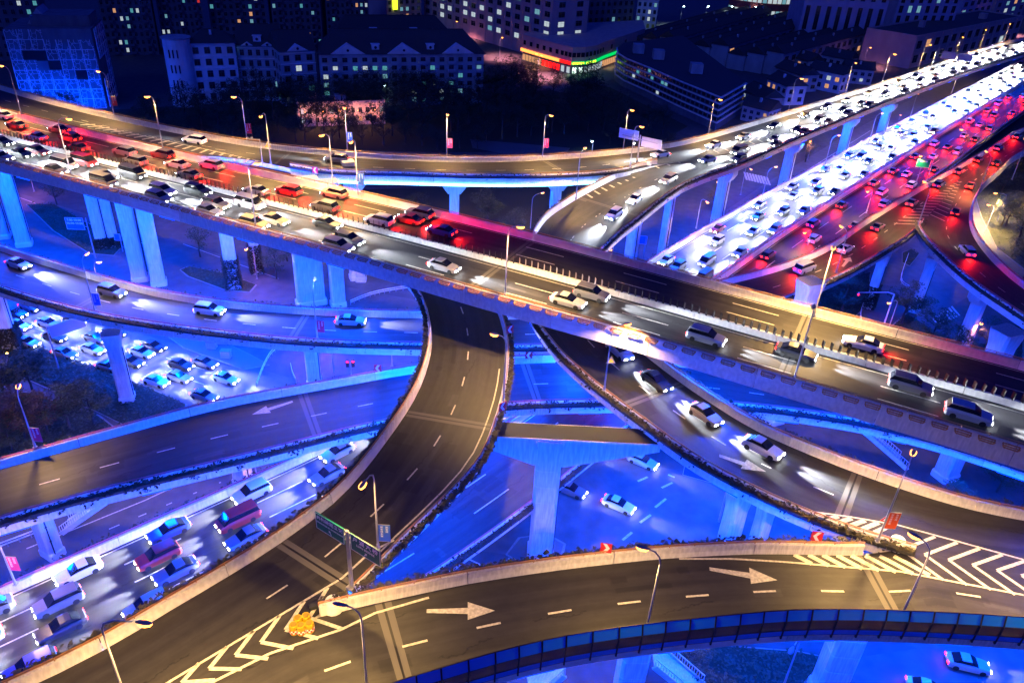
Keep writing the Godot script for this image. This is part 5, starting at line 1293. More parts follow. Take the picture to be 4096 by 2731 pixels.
	make_road("HW", "motorway_white", "straight motorway carriageway full of white headlights, lower left to upper right",
		[Vector3(-78.00, 8.00, -26.00), Vector3(-68.28, 8.00, -34.54), Vector3(-58.88, 8.00, -42.85), Vector3(-50.00, 8.00, -50.96), Vector3(-41.36, 8.00, -59.14), Vector3(-32.47, 8.00, -67.57), Vector3(-24.46, 8.00, -75.43), Vector3(-17.41, 8.00, -83.23), Vector3(-10.20, 8.00, -92.07), Vector3(-1.90, 8.00, -102.51), Vector3(6.81, 8.00, -113.61), Vector3(15.22, 8.00, -124.41), Vector3(22.83, 8.00, -134.22), Vector3(29.89, 8.00, -143.41), Vector3(36.93, 8.00, -152.66), Vector3(43.60, 8.00, -161.33), Vector3(49.85, 8.00, -169.24), Vector3(55.74, 8.00, -176.55), Vector3(62.32, 8.00, -184.64), Vector3(69.51, 8.00, -193.44), Vector3(77.21, 8.00, -202.83), Vector3(85.32, 8.00, -212.67), Vector3(93.70, 8.00, -222.83), Vector3(102.26, 8.00, -233.18), Vector3(110.89, 8.00, -243.60), Vector3(119.47, 8.00, -253.95), Vector3(127.89, 8.00, -264.10), Vector3(135.98, 8.00, -273.84), Vector3(143.67, 8.00, -283.09), Vector3(151.10, 8.00, -292.01), Vector3(158.50, 8.00, -300.85), Vector3(165.90, 8.00, -309.68), Vector3(173.33, 8.00, -318.53), Vector3(180.80, 8.00, -327.41), Vector3(188.34, 8.00, -336.36), Vector3(195.95, 8.00, -345.41), Vector3(203.66, 8.00, -354.58), Vector3(211.49, 8.00, -363.89), Vector3(219.46, 8.00, -373.38), Vector3(227.58, 8.00, -383.08), Vector3(235.86, 8.00, -393.00), Vector3(243.87, 8.00, -402.60), Vector3(251.29, 8.00, -411.53), Vector3(258.30, 8.00, -419.98), Vector3(265.42, 8.00, -428.57), Vector3(272.66, 8.00, -437.31), Vector3(280.01, 8.00, -446.21), Vector3(287.47, 8.00, -455.23), Vector3(295.02, 8.00, -464.38), Vector3(302.66, 8.00, -473.64), Vector3(310.37, 8.00, -482.99), Vector3(318.14, 8.00, -492.42), Vector3(325.97, 8.00, -501.91), Vector3(333.83, 8.00, -511.46), Vector3(341.73, 8.00, -521.05), Vector3(349.64, 8.00, -530.66), Vector3(357.57, 8.00, -540.29), Vector3(365.49, 8.00, -549.91), Vector3(373.41, 8.00, -559.53), Vector3(381.30, 8.00, -569.11), Vector3(389.15, 8.00, -578.65), Vector3(396.97, 8.00, -588.13), Vector3(404.73, 8.00, -597.55), Vector3(412.45, 8.00, -606.91), Vector3(415.00, 8.00, -610.00)],
		[Vector3(-69.93, 8.00, -16.85), Vector3(-60.23, 8.00, -25.38), Vector3(-50.75, 8.00, -33.75), Vector3(-41.66, 8.00, -42.06), Vector3(-32.96, 8.00, -50.29), Vector3(-24.04, 8.00, -58.74), Vector3(-15.70, 8.00, -66.94), Vector3(-8.09, 8.00, -75.37), Vector3(-0.69, 8.00, -84.43), Vector3(7.68, 8.00, -94.95), Vector3(16.43, 8.00, -106.10), Vector3(24.85, 8.00, -116.92), Vector3(32.48, 8.00, -126.75), Vector3(39.59, 8.00, -136.01), Vector3(46.63, 8.00, -145.26), Vector3(53.23, 8.00, -153.84), Vector3(59.37, 8.00, -161.61), Vector3(65.22, 8.00, -168.87), Vector3(71.77, 8.00, -176.93), Vector3(78.95, 8.00, -185.71), Vector3(86.64, 8.00, -195.08), Vector3(94.73, 8.00, -204.91), Vector3(103.11, 8.00, -215.06), Vector3(111.66, 8.00, -225.41), Vector3(120.28, 8.00, -235.82), Vector3(128.86, 8.00, -246.16), Vector3(137.28, 8.00, -256.31), Vector3(145.36, 8.00, -266.05), Vector3(153.04, 8.00, -275.28), Vector3(160.46, 8.00, -284.19), Vector3(167.85, 8.00, -293.02), Vector3(175.25, 8.00, -301.84), Vector3(182.67, 8.00, -310.68), Vector3(190.14, 8.00, -319.56), Vector3(197.67, 8.00, -328.51), Vector3(205.29, 8.00, -337.55), Vector3(213.00, 8.00, -346.72), Vector3(220.83, 8.00, -356.05), Vector3(228.81, 8.00, -365.55), Vector3(236.93, 8.00, -375.25), Vector3(245.23, 8.00, -385.18), Vector3(253.24, 8.00, -394.80), Vector3(260.68, 8.00, -403.74), Vector3(267.69, 8.00, -412.19), Vector3(274.81, 8.00, -420.78), Vector3(282.06, 8.00, -429.54), Vector3(289.41, 8.00, -438.43), Vector3(296.88, 8.00, -447.47), Vector3(304.43, 8.00, -456.62), Vector3(312.07, 8.00, -465.88), Vector3(319.78, 8.00, -475.23), Vector3(327.56, 8.00, -484.66), Vector3(335.38, 8.00, -494.16), Vector3(343.25, 8.00, -503.71), Vector3(351.15, 8.00, -513.29), Vector3(359.06, 8.00, -522.91), Vector3(366.99, 8.00, -532.53), Vector3(374.91, 8.00, -542.16), Vector3(382.82, 8.00, -551.77), Vector3(390.71, 8.00, -561.35), Vector3(398.57, 8.00, -570.89), Vector3(406.39, 8.00, -580.37), Vector3(414.15, 8.00, -589.79), Vector3(421.86, 8.00, -599.14), Vector3(424.41, 8.00, -602.24)],
		[1, 1, 1, 1, 1, 1, 1, 1, 1, 1, 1, 1, 1, 1, 1, 1, 1, 1, 1, 1, 1, 1, 1, 1, 1, 1, 1, 1, 1, 1, 1, 1, 1, 1, 1, 1, 1, 1, 1, 1, 1, 1, 1, 1, 1, 1, 1, 1, 1, 1, 1, 1, 1, 1, 1, 1, 1, 1, 1, 1, 1, 1, 1, 1, 1], [1, 1, 1, 1, 1, 1, 1, 1, 1, 1, 1, 1, 1, 1, 1, 1, 1, 1, 1, 1, 1, 1, 1, 1, 1, 1, 1, 1, 1, 1, 1, 1, 1, 1, 1, 1, 1, 1, 1, 1, 1, 1, 1, 1, 1, 1, 1, 1, 1, 1, 1, 1, 1, 1, 1, 1, 1, 1, 1, 1, 1, 1, 1, 1, 1], {"hedge_l": 12, "hedge_r": 0, "fd": 0.9, "gd": 1.8, "rail": 1, "sub": 5, "chunk": 5})
	make_road("HR", "motorway_red", "straight motorway carriageway with red tail lamps beside the white one",
		[Vector3(-69.00, 8.00, -15.80), Vector3(-59.30, 8.00, -24.33), Vector3(-49.82, 8.00, -32.70), Vector3(-40.70, 8.00, -41.03), Vector3(-32.00, 8.00, -49.28), Vector3(-23.07, 8.00, -57.73), Vector3(-14.69, 8.00, -65.97), Vector3(-7.02, 8.00, -74.46), Vector3(0.40, 8.00, -83.55), Vector3(8.78, 8.00, -94.08), Vector3(17.53, 8.00, -105.24), Vector3(25.96, 8.00, -116.06), Vector3(33.59, 8.00, -125.90), Vector3(40.71, 8.00, -135.17), Vector3(47.75, 8.00, -144.41), Vector3(54.33, 8.00, -152.98), Vector3(60.46, 8.00, -160.74), Vector3(66.31, 8.00, -167.99), Vector3(72.86, 8.00, -176.05), Vector3(80.03, 8.00, -184.83), Vector3(87.72, 8.00, -194.19), Vector3(95.81, 8.00, -204.02), Vector3(104.19, 8.00, -214.17), Vector3(112.74, 8.00, -224.51), Vector3(121.36, 8.00, -234.92), Vector3(129.94, 8.00, -245.27), Vector3(138.35, 8.00, -255.41), Vector3(146.44, 8.00, -265.15), Vector3(154.12, 8.00, -274.39), Vector3(161.54, 8.00, -283.29), Vector3(168.93, 8.00, -292.12), Vector3(176.32, 8.00, -300.94), Vector3(183.74, 8.00, -309.78), Vector3(191.21, 8.00, -318.66), Vector3(198.74, 8.00, -327.61), Vector3(206.36, 8.00, -336.65), Vector3(214.07, 8.00, -345.82), Vector3(221.91, 8.00, -355.14), Vector3(229.88, 8.00, -364.65), Vector3(238.01, 8.00, -374.35), Vector3(246.31, 8.00, -384.29), Vector3(254.32, 8.00, -393.90), Vector3(261.75, 8.00, -402.84), Vector3(268.77, 8.00, -411.30), Vector3(275.89, 8.00, -419.89), Vector3(283.13, 8.00, -428.64), Vector3(290.49, 8.00, -437.54), Vector3(297.96, 8.00, -446.57), Vector3(305.51, 8.00, -455.73), Vector3(313.15, 8.00, -464.98), Vector3(320.86, 8.00, -474.34), Vector3(328.64, 8.00, -483.77), Vector3(336.46, 8.00, -493.27), Vector3(344.33, 8.00, -502.82), Vector3(352.23, 8.00, -512.40), Vector3(360.14, 8.00, -522.02), Vector3(368.07, 8.00, -531.65), Vector3(375.99, 8.00, -541.27), Vector3(383.90, 8.00, -550.88), Vector3(391.79, 8.00, -560.46), Vector3(399.65, 8.00, -570.00), Vector3(407.47, 8.00, -579.48), Vector3(415.23, 8.00, -588.90), Vector3(422.94, 8.00, -598.25), Vector3(425.49, 8.00, -601.35)],
		[Vector3(-61.46, 8.00, -7.25), Vector3(-51.78, 8.00, -15.76), Vector3(-42.23, 8.00, -24.20), Vector3(-32.91, 8.00, -32.71), Vector3(-24.15, 8.00, -41.01), Vector3(-15.20, 8.00, -49.49), Vector3(-6.50, 8.00, -58.04), Vector3(1.70, 8.00, -67.12), Vector3(9.29, 8.00, -76.41), Vector3(17.73, 8.00, -87.02), Vector3(26.51, 8.00, -98.22), Vector3(34.96, 8.00, -109.07), Vector3(42.61, 8.00, -118.92), Vector3(49.77, 8.00, -128.26), Vector3(56.81, 8.00, -137.50), Vector3(63.32, 8.00, -145.97), Vector3(69.36, 8.00, -153.62), Vector3(75.17, 8.00, -160.82), Vector3(81.69, 8.00, -168.84), Vector3(88.85, 8.00, -177.60), Vector3(96.53, 8.00, -186.96), Vector3(104.61, 8.00, -196.77), Vector3(112.97, 8.00, -206.91), Vector3(121.52, 8.00, -217.25), Vector3(130.14, 8.00, -227.65), Vector3(138.71, 8.00, -237.99), Vector3(147.13, 8.00, -248.13), Vector3(155.21, 8.00, -257.87), Vector3(162.88, 8.00, -267.10), Vector3(170.29, 8.00, -275.98), Vector3(177.67, 8.00, -284.80), Vector3(185.05, 8.00, -293.61), Vector3(192.47, 8.00, -302.44), Vector3(199.93, 8.00, -311.32), Vector3(207.46, 8.00, -320.26), Vector3(215.08, 8.00, -329.31), Vector3(222.80, 8.00, -338.49), Vector3(230.64, 8.00, -347.81), Vector3(238.62, 8.00, -357.32), Vector3(246.75, 8.00, -367.04), Vector3(255.06, 8.00, -376.98), Vector3(263.08, 8.00, -386.61), Vector3(270.52, 8.00, -395.56), Vector3(277.54, 8.00, -404.02), Vector3(284.67, 8.00, -412.62), Vector3(291.92, 8.00, -421.38), Vector3(299.28, 8.00, -430.28), Vector3(306.75, 8.00, -439.31), Vector3(314.31, 8.00, -448.47), Vector3(321.95, 8.00, -457.73), Vector3(329.66, 8.00, -467.08), Vector3(337.44, 8.00, -476.52), Vector3(345.26, 8.00, -486.02), Vector3(353.13, 8.00, -495.57), Vector3(361.03, 8.00, -505.16), Vector3(368.94, 8.00, -514.77), Vector3(376.87, 8.00, -524.40), Vector3(384.79, 8.00, -534.02), Vector3(392.70, 8.00, -543.63), Vector3(400.59, 8.00, -553.21), Vector3(408.45, 8.00, -562.75), Vector3(416.26, 8.00, -572.23), Vector3(424.02, 8.00, -581.65), Vector3(431.73, 8.00, -591.00), Vector3(434.28, 8.00, -594.09)],
		[1, 1, 1, 1, 1, 1, 1, 1, 1, 1, 1, 1, 1, 1, 1, 1, 1, 1, 1, 1, 1, 1, 1, 1, 1, 1, 1, 1, 1, 1, 1, 1, 1, 1, 1, 1, 1, 1, 1, 1, 1, 1, 1, 1, 1, 1, 1, 1, 1, 1, 1, 1, 1, 1, 1, 1, 1, 1, 1, 1, 1, 1, 1, 1, 1], [1, 1, 1, 1, 1, 1, 1, 1, 1, 1, 1, 1, 1, 1, 1, 1, 1, 1, 1, 1, 1, 1, 1, 1, 1, 1, 1, 1, 1, 1, 1, 1, 1, 1, 1, 1, 1, 1, 1, 1, 1, 1, 1, 1, 1, 1, 1, 1, 1, 1, 1, 1, 1, 1, 1, 1, 1, 1, 1, 1, 1, 1, 1, 1, 1], {"hedge_l": 0, "hedge_r": 22, "fd": 0.9, "gd": 1.8, "rail": 1, "droop": 0.4, "sub": 5, "chunk": 5})
	# lane lines
	for t in [0.13, 0.29]:
		dashes("MAIN", t, 5.0, roads.MAIN.len, 6.0, 9.0, 0.17)
	for t in [0.71, 0.87]:
		dashes("MAIN", t, 9.0, roads.MAIN.len, 6.0, 9.0, 0.17)
	for t in [0.02, 0.455, 0.555, 0.98]:
		strip(roads.MAIN, t, 0.5, roads.MAIN.len - 0.5, 0.14, "edge_line", M.paint)
	dashes("FAR", 0.5, near_s(roads.FAR, Vector3(28.63, 21.00, -165.28)), roads.FAR.len - 110.0, 2.0, 4.0)
	dashes("FAR", 0.4, roads.FAR.len - 110.0, roads.FAR.len, 2.0, 4.0)
	dashes("FAR", 0.5, 20.0, near_s(roads.FAR, Vector3(51.68, 21.00, -182.75)), 2.0, 4.0)
	dashes("LOOP", 0.5, 10.0, near_s(roads.LOOP, Vector3(36.01, 21.00, -58.28)), 2.0, 4.0)
	dashes("C", 0.5, 20.0, near_s(roads.C, Vector3(-21.04, 21.00, -39.39)), 2.0, 4.0)
	dashes("FRONT", 0.52, 6.0, roads.FRONT.len, 2.0, 4.0, 0.2)
	dashes("L1", 0.5, 4.0, roads.L1.len - 90.0, 2.0, 4.0)
	dashes("L2", 0.5, 3.0, roads.L2.len, 2.0, 4.0)
	dashes("R2", 0.5, 100.0, roads.R2.len, 2.0, 4.0)
	for t in [0.25, 0.5, 0.75]:
		dashes("HW", t, 4.0, 420.0, 6.0, 9.0, 0.17)
	for t in [0.33, 0.67]:
		dashes("HR", t, 8.0, 420.0, 6.0, 9.0, 0.17)
	for q in [["HW", 0.03], ["HW", 0.97], ["HR", 0.03], ["HR", 0.97]]:
		strip(roads[q[0]], q[1], 1.0, minf(roads[q[0]].len - 1.0, 420.0), 0.14, "edge_line", M.paint)
	strip(roads.C, 0.93, near_s(roads.C, Vector3(-5.99, 21.00, -78.75)), near_s(roads.C, Vector3(-11.57, 21.00, -48.85)), 0.16, "edge_line", M.paint)
	for q in [["C", Vector3(-6.98, 20.80, -67.86)], ["C", Vector3(-16.31, 21.00, -47.72)], ["FRONT", Vector3(-9.19, 21.00, -40.19)], ["FRONT", Vector3(33.04, 21.00, -46.16)], ["LOOP", Vector3(34.46, 21.00, -58.79)], ["LOOP", Vector3(15.39, 20.50, -74.17)], ["L2", Vector3(-25.69, 13.00, -77.94)], ["L2", Vector3(4.15, 13.00, -87.81)], ["L1", Vector3(-65.88, 14.00, -103.37)], ["L1", Vector3(-31.41, 14.00, -97.77)], ["MAIN", Vector3(32.91, 27.00, -78.17)], ["MAIN", Vector3(-3.23, 27.00, -93.60)], ["LOOP", Vector3(18.53, 20.80, -137.76)], ["FAR", Vector3(-45.89, 25.00, -140.67)], ["FAR", Vector3(5.50, 22.00, -153.68)]]:
		joint(q[0], near_s(roads[q[0]], q[1]))
	# painted gores
	var fr: Node = roads.FRONT.node
	chevrons(roads.C.node, Vector3(-21.95, 21.00, -36.13), Vector3(-14.17, 21.00, -43.81), Vector3(-22.59, 21.00, -34.46), Vector3(-14.91, 21.00, -40.72), Vector3(-20.31, 21.00, -34.81), Vector3(-12.07, 21.00, -39.83), 6, 0.0, 0.32)
	flat_strip(roads.C.node, "gore_edge", [Vector3(-23.68, 21.00, -34.28), Vector3(-19.42, 21.00, -38.61), Vector3(-13.24, 21.00, -44.85), Vector3(-11.40, 21.00, -47.93), Vector3(-9.55, 21.00, -49.53)], 0.2, M.paint, 0.007)
	flat_strip(fr, "gore_edge", [Vector3(-21.57, 21.00, -33.72), Vector3(-17.00, 21.00, -37.28), Vector3(-12.13, 21.00, -39.78), Vector3(-9.84, 21.00, -41.49), Vector3(-5.68, 21.00, -43.36)], 0.22, M.paint, 0.012)
	chevrons(fr, Vector3(40.86, 21.00, -53.80), Vector3(49.85, 21.00, -50.70), Vector3(36.90, 21.00, -51.85), Vector3(46.72, 21.00, -49.46), Vector3(39.23, 21.00, -48.42), Vector3(48.70, 21.00, -46.41), 6, 0.0, 0.32)
	flat_strip(roads.LOOP.node, "gore_edge", [Vector3(28.55, 21.00, -56.45), Vector3(33.44, 21.00, -55.88), Vector3(37.81, 21.00, -55.11), Vector3(42.77, 21.00, -53.34), Vector3(47.96, 21.00, -51.45)], 0.2, M.paint, 0.012)
	flat_strip(fr, "gore_edge", [Vector3(15.96, 21.00, -49.19), Vector3(20.70, 21.00, -49.54), Vector3(25.37, 21.00, -49.53), Vector3(35.68, 21.00, -49.16), Vector3(45.66, 21.00, -47.23)], 0.2, M.paint, 0.012)
	bars(fr, Vector3(25.94, 21.00, -50.45), Vector3(36.52, 21.00, -51.03), Vector3(26.94, 21.00, -49.54), Vector3(38.74, 21.00, -48.88), 8, 0.02, 0.5)
	bars(roads.LOOP.node, Vector3(30.57, 21.00, -56.13), Vector3(37.93, 21.00, -55.00), Vector3(29.09, 21.00, -55.42), Vector3(36.16, 21.00, -53.67), 6, -0.05, 0.5)
	bars(roads.MAIN.node, Vector3(-88.12, 27.00, -150.14), Vector3(-45.62, 27.00, -129.93), Vector3(-91.38, 27.00, -151.41), Vector3(-45.12, 26.60, -133.21), 2, 0.0, 0.4)
	bars(roads.FAR.node, Vector3(-88.31, 26.80, -149.57), Vector3(-47.24, 26.20, -132.34), Vector3(-85.72, 26.80, -150.42), Vector3(-47.38, 26.20, -135.32), 22, 0.0, 0.55)
	flat_strip(roads.FAR.node, "gore_edge", [Vector3(-90.85, 26.80, -151.95), Vector3(-76.08, 26.60, -146.27), Vector3(-61.27, 26.40, -140.60), Vector3(-47.06, 26.00, -135.49)], 0.2, M.paint, 0.009)
	chevrons(roads.FAR.node, Vector3(28.35, 21.50, -163.66), Vector3(60.56, 20.90, -192.99), Vector3(27.99, 21.50, -160.90), Vector3(59.74, 20.90, -189.78), Vector3(27.57, 21.50, -157.64), Vector3(58.94, 20.90, -186.65), 13, 0.05, 0.4)
	bars(roads.LOOP.node, Vector3(23.04, 21.00, -155.82), Vector3(12.20, 20.60, -141.98), Vector3(24.15, 21.00, -154.36), Vector3(13.11, 20.60, -140.22), 7, 0.0, 0.5)
	bars(roads.L1.node, Vector3(84.21, 14.00, -153.40), Vector3(108.15, 14.00, -185.99), Vector3(77.69, 14.00, -152.45), Vector3(107.56, 14.00, -185.89), 17, 0.02, 0.35)
	bars(roads.R2.node, Vector3(84.29, 14.00, -153.17), Vector3(108.10, 14.00, -185.66), Vector3(85.54, 14.00, -147.58), Vector3(108.56, 14.00, -185.74), 15, 0.02, 0.35)
	for q in [["L2", Vector3(-27.90, 13.00, -80.39), Vector3(-32.17, 13.00, -77.15)], ["LOOP", Vector3(22.16, 20.30, -65.39), Vector3(27.09, 20.80, -62.16)], ["FRONT", Vector3(-5.69, 21.00, -41.99), Vector3(-0.16, 21.00, -42.41)], ["FRONT", Vector3(18.49, 21.00, -48.21), Vector3(24.24, 21.00, -47.35)], ["L1", Vector3(60.22, 14.00, -130.43), Vector3(63.29, 14.00, -135.07)], ["R2", Vector3(83.27, 14.00, -125.61), Vector3(83.93, 14.00, -130.51)]]:
		arrow(roads[q[0]].node, q[1], q[2])
	# the noses where two flyovers part
	for q in [[Vector3(-13.19, 21.00, -41.73), 1.5], [Vector3(36.49, 21.00, -52.15), 1.5], [Vector3(27.02, 21.40, -160.45), 1.1], [Vector3(84.32, 14.00, -153.65), 1.0]]:
		var nm := MB.new()
		nm.tube([Vector3(0, -0.9, 0), Vector3(0, 0.1, 0), Vector3(0, 0.9, 0), Vector3(0, 1.0, 0)], [q[1] * 0.52, q[1] * 0.52, q[1] * 0.44, q[1] * 0.4], 14)
		tag(part("nose_block", nm.mesh(), M.concrete, self, q[0]), "rounded concrete nose block between two flyover walls, " + ["beside the green signs", "at the right gore by the orange banner", "below the pink sign boards", "at the red lit fork"][[1.5, 1.5, 1.1, 1.0].find(q[1]) if q[0].z < -60 or q[0].x < 0 else 1], "barrier")
	# median of the widest flyover: a low wall, dark anti-glare fins, then a beige wall
	var r: Dictionary = roads.MAIN
	var fin := MB.new()
	fin.box(Vector3(0, 0.45, 0), Vector3(0.5, 0.9, 0.07))
	fin.box(Vector3(0, 0.05, 0), Vector3(0.42, 0.1, 0.2))
	var finm := fin.mesh()
	var sm1 := near_s(r, Vector3(-0.10, 27.00, -95.38))
	var sm2 := near_s(r, Vector3(10.49, 27.00, -89.48))
	var s := 2.0
	while s < r.len - 2.0:
		var e := minf(s + 10.0, r.len - 1.0)
		var secs := []
		for k in 4:
			var q := lerpf(s + 0.03, e - 0.03, k / 3.0)
			var w := 0.34 / width_at(r, q)
			var U := Vector3.UP
			var a := at_road(r, q, 0.5 - w)
			var b := at_road(r, q, 0.5 + w)
			var a1 := at_road(r, q, 0.5 - w * 0.5)
			var b1 := at_road(r, q, 0.5 + w * 0.5)
			secs.append([a, a1 + U * 0.75, b1 + U * 0.75, b])
		var wm := MB.new()
		wm.sweep(secs)
		part("median_wall", wm.mesh(), M.concrete_b, r.node)
		s += 10.0
	s = 3.0
	var count := 0
	while s < r.len - 3.0 and count < 290:
		var a := at_road(r, s, 0.5)
		var b := at_road(r, s, 0.6)
		var pale := s > sm1 and s < sm2
		part("anti_glare_fin", finm, M.pole if pale else M.dark_plastic, r.node, a + Vector3.UP * 0.75, atan2(-(b.z - a.z), b.x - a.x) + 0.6)
		s += 0.92
		count += 1
	# trays hung along the near side of the widest flyover
	var tray := MB.new()
	for q in [[Vector3(-0.75, 0, 0), Vector3(0.75, 0, 0)], [Vector3(-0.6, -0.25, 0.42), Vector3(0.6, -0.25, 0.42)], [Vector3(-0.75, 0, 0), Vector3(-0.6, -0.25, 0.42)], [Vector3(0.75, 0, 0), Vector3(0.6, -0.25, 0.42)], [Vector3(-0.75, 0.0, 0.45), Vector3(0.75, 0.0, 0.45)], [Vector3(-0.75, 0, 0.45), Vector3(-0.6, -0.25, 0.42)], [Vector3(0.75, 0, 0.45), Vector3(0.6, -0.25, 0.42)]]:
		tray.bar(q[0], q[1], 0.09, 0.09)
	for q in [-0.45, 0.45]:
		tray.bar(Vector3(q, 0, 0.2), Vector3(q, -0.6, 0.03), 0.05, 0.05)
	var traym := tray.mesh()
	s = 8.0
	while s < r.len - 4.0:
		var a := at_road(r, s, 1.0)
		var b := at_road(r, s, 0.9)
		var out := (a - b).normalized()
		part("planter_tray", traym, M.rail_lamplit, r.node, a + out * 0.5 + Vector3.UP * 0.85, atan2(out.x, out.z))
		s += 2.15
	# LED strip along the near edge of the far ramp
	r = roads.FAR
	s = near_s(r, Vector3(17.85, 22.80, -152.57))
	var s_end := near_s(r, Vector3(-38.52, 25.60, -135.22))
	while s < s_end:
		var a := at_road(r, s, 1.0)
		var b := at_road(r, s + 4.7, 1.0)
		var o := (a - at_road(r, s, 0.9)).normalized() * 0.62
		var lm := MB.new()
		lm.bar(a + o - Vector3.UP * 1.15, b + o - Vector3.UP * 1.15, 0.3, 0.34)
		part("led_strip", lm.mesh(), M.led_bright, r.node)
		s += 4.75
	# glazed noise barrier along the near edge of the front deck
	r = roads.FRONT
	var nb := thing("noise_barrier", "blue glazed noise barrier with dark posts along the near edge of the front flyover", "noise barrier")
	s = 1.0
	while s < r.len - 2.4:
		var s1 := s + 2.05
		var a := at_road(r, s, 1.0)
		var b := at_road(r, s1, 1.0)
		var o := (a - at_road(r, s, 0.9)).normalized()
		a += o * 0.62
		b += (b - at_road(r, s1, 0.9)).normalized() * 0.62
		var d := (b - a).normalized()
		for q in [[0.05, 0.6, 0.0, 0.0, "panel", M.glass_blue], [0.64, 1.72, 0.0, 0.0, "pane", M.glass_clear], [1.76, 2.7, 0.0, -0.28, "tinted_pane", M.glass_blue]]:
			var pm := MB.new()
			var y0: float = q[0]
			var y1: float = q[1]
			var U := Vector3.UP
			var A := a + d * 0.06
			var B := b - d * 0.06
			var t := o * 0.03
			var lean0: Vector3 = o * float(q[2])
			var lean1: Vector3 = o * float(q[3])
			pm.sweep([[A + U * y0 + lean0, A + U * y0 + t + lean0, A + U * y1 + t + lean1, A + U * y1 + lean1], [B + U * y0 + lean0, B + U * y0 + t + lean0, B + U * y1 + t + lean1, B + U * y1 + lean1]])
			part(q[4], pm.mesh(), q[5], nb)
		var fm := MB.new()
		fm.bar(a - Vector3.UP * 0.3, a + Vector3.UP * 1.74, 0.13, 0.16)
		fm.bar(a + Vector3.UP * 1.74, a + Vector3.UP * 2.72 - o * 0.28, 0.12, 0.14)
		part("post", fm.mesh(), M.dark_metal, nb)
		for y in [0.02, 0.62, 1.74, 2.72]:
			var hm := MB.new()
			var oo: Vector3 = Vector3.UP * float(y) - (o * 0.28 if y > 2.0 else Vector3.ZERO)
			hm.bar(a + oo, b + oo, 0.07, 0.05)
			part("cross_rail", hm.mesh(), M.dark_metal, nb)
		s = s1
	# unseen blue battens under and beside the decks light the levels below
	led_under("MAIN", 8.0, roads.MAIN.len, 20.0, 4200.0, 2.0, [near_s(roads.MAIN, Vector3(-18.06, 27.00, -94.42)), near_s(roads.MAIN, Vector3(16.57, 27.00, -87.17))])
	unseen_led_edge("C", 0, near_s(roads.C, Vector3(-10.31, 20.00, -88.49)), roads.C.len - 8.0, 10.0, 1000.0)
	unseen_led_edge("FRONT", 0, near_s(roads.FRONT, Vector3(-11.81, 21.00, -40.84)), near_s(roads.FRONT, Vector3(33.60, 21.00, -50.65)), 9.0, 700.0)
	unseen_led_edge("L2", 0, 4.0, 120.0, 14.0, 260.0)
	unseen_led_edge("L2", 1, 4.0, roads.L2.len - 4.0, 14.0, 260.0)
	unseen_led_edge("L1", 0, 4.0, 110.0, 13.0, 320.0)
	unseen_led_edge("MAIN", 1, 6.0, roads.MAIN.len - 6.0, 16.0, 1000.0, 1.5, [near_s(roads.MAIN, Vector3(-16.68, 27.00, -93.22)), roads.MAIN.len])
	unseen_led_edge("MAIN", 0, 90.0, 190.0, 16.0, 1300.0, 1.5)
	unseen_led_edge("FRONT", 1, 4.0, roads.FRONT.len - 4.0, 12.0, 650.0)
	unseen_led_edge("FAR", 1, near_s(roads.FAR, Vector3(17.85, 22.80, -152.57)), near_s(roads.FAR, Vector3(-38.52, 25.60, -135.22)), 16.0, 700.0)
	unseen_led_edge("LOOP", 1, 120.0, near_s(roads.LOOP, Vector3(15.85, 20.00, -123.75)), 20.0, 500.0)
	unseen_led_edge("LOOP", 0, near_s(roads.LOOP, Vector3(3.70, 20.00, -94.31)), near_s(roads.LOOP, Vector3(29.41, 20.00, -60.12)), 12.0, 420.0)
	unseen_led_edge("LOOP", 1, near_s(roads.LOOP, Vector3(17.50, 20.00, -87.00)), roads.LOOP.len - 8.0, 11.0, 480.0)
	led_under("FAR", roads.FAR.len - 260.0, roads.FAR.len - 10.0, 22.0, 900.0, 2.05)
	led_under("LOOP", roads.LOOP.len - 360.0, roads.LOOP.len - 40.0, 16.0, 1500.0, 2.05)
	led_under("C", 10.0, roads.C.len, 16.0, 900.0, 2.05)
	led_under("FRONT", 5.0, roads.FRONT.len, 16.0, 900.0, 2.05)
	led_under("L1", 5.0, 190.0, 15.0, 500.0, 2.05)
	led_under("L2", 5.0, roads.L2.len, 15.0, 500.0, 2.05)
	led_under("R2", 130.0, roads.R2.len, 16.0, 500.0, 2.05)
	led_under("HW", 8.0, 200.0, 18.0, 260.0, 2.05)
	led_under("HR", 8.0, 200.0, 18.0, 260.0, 2.05)

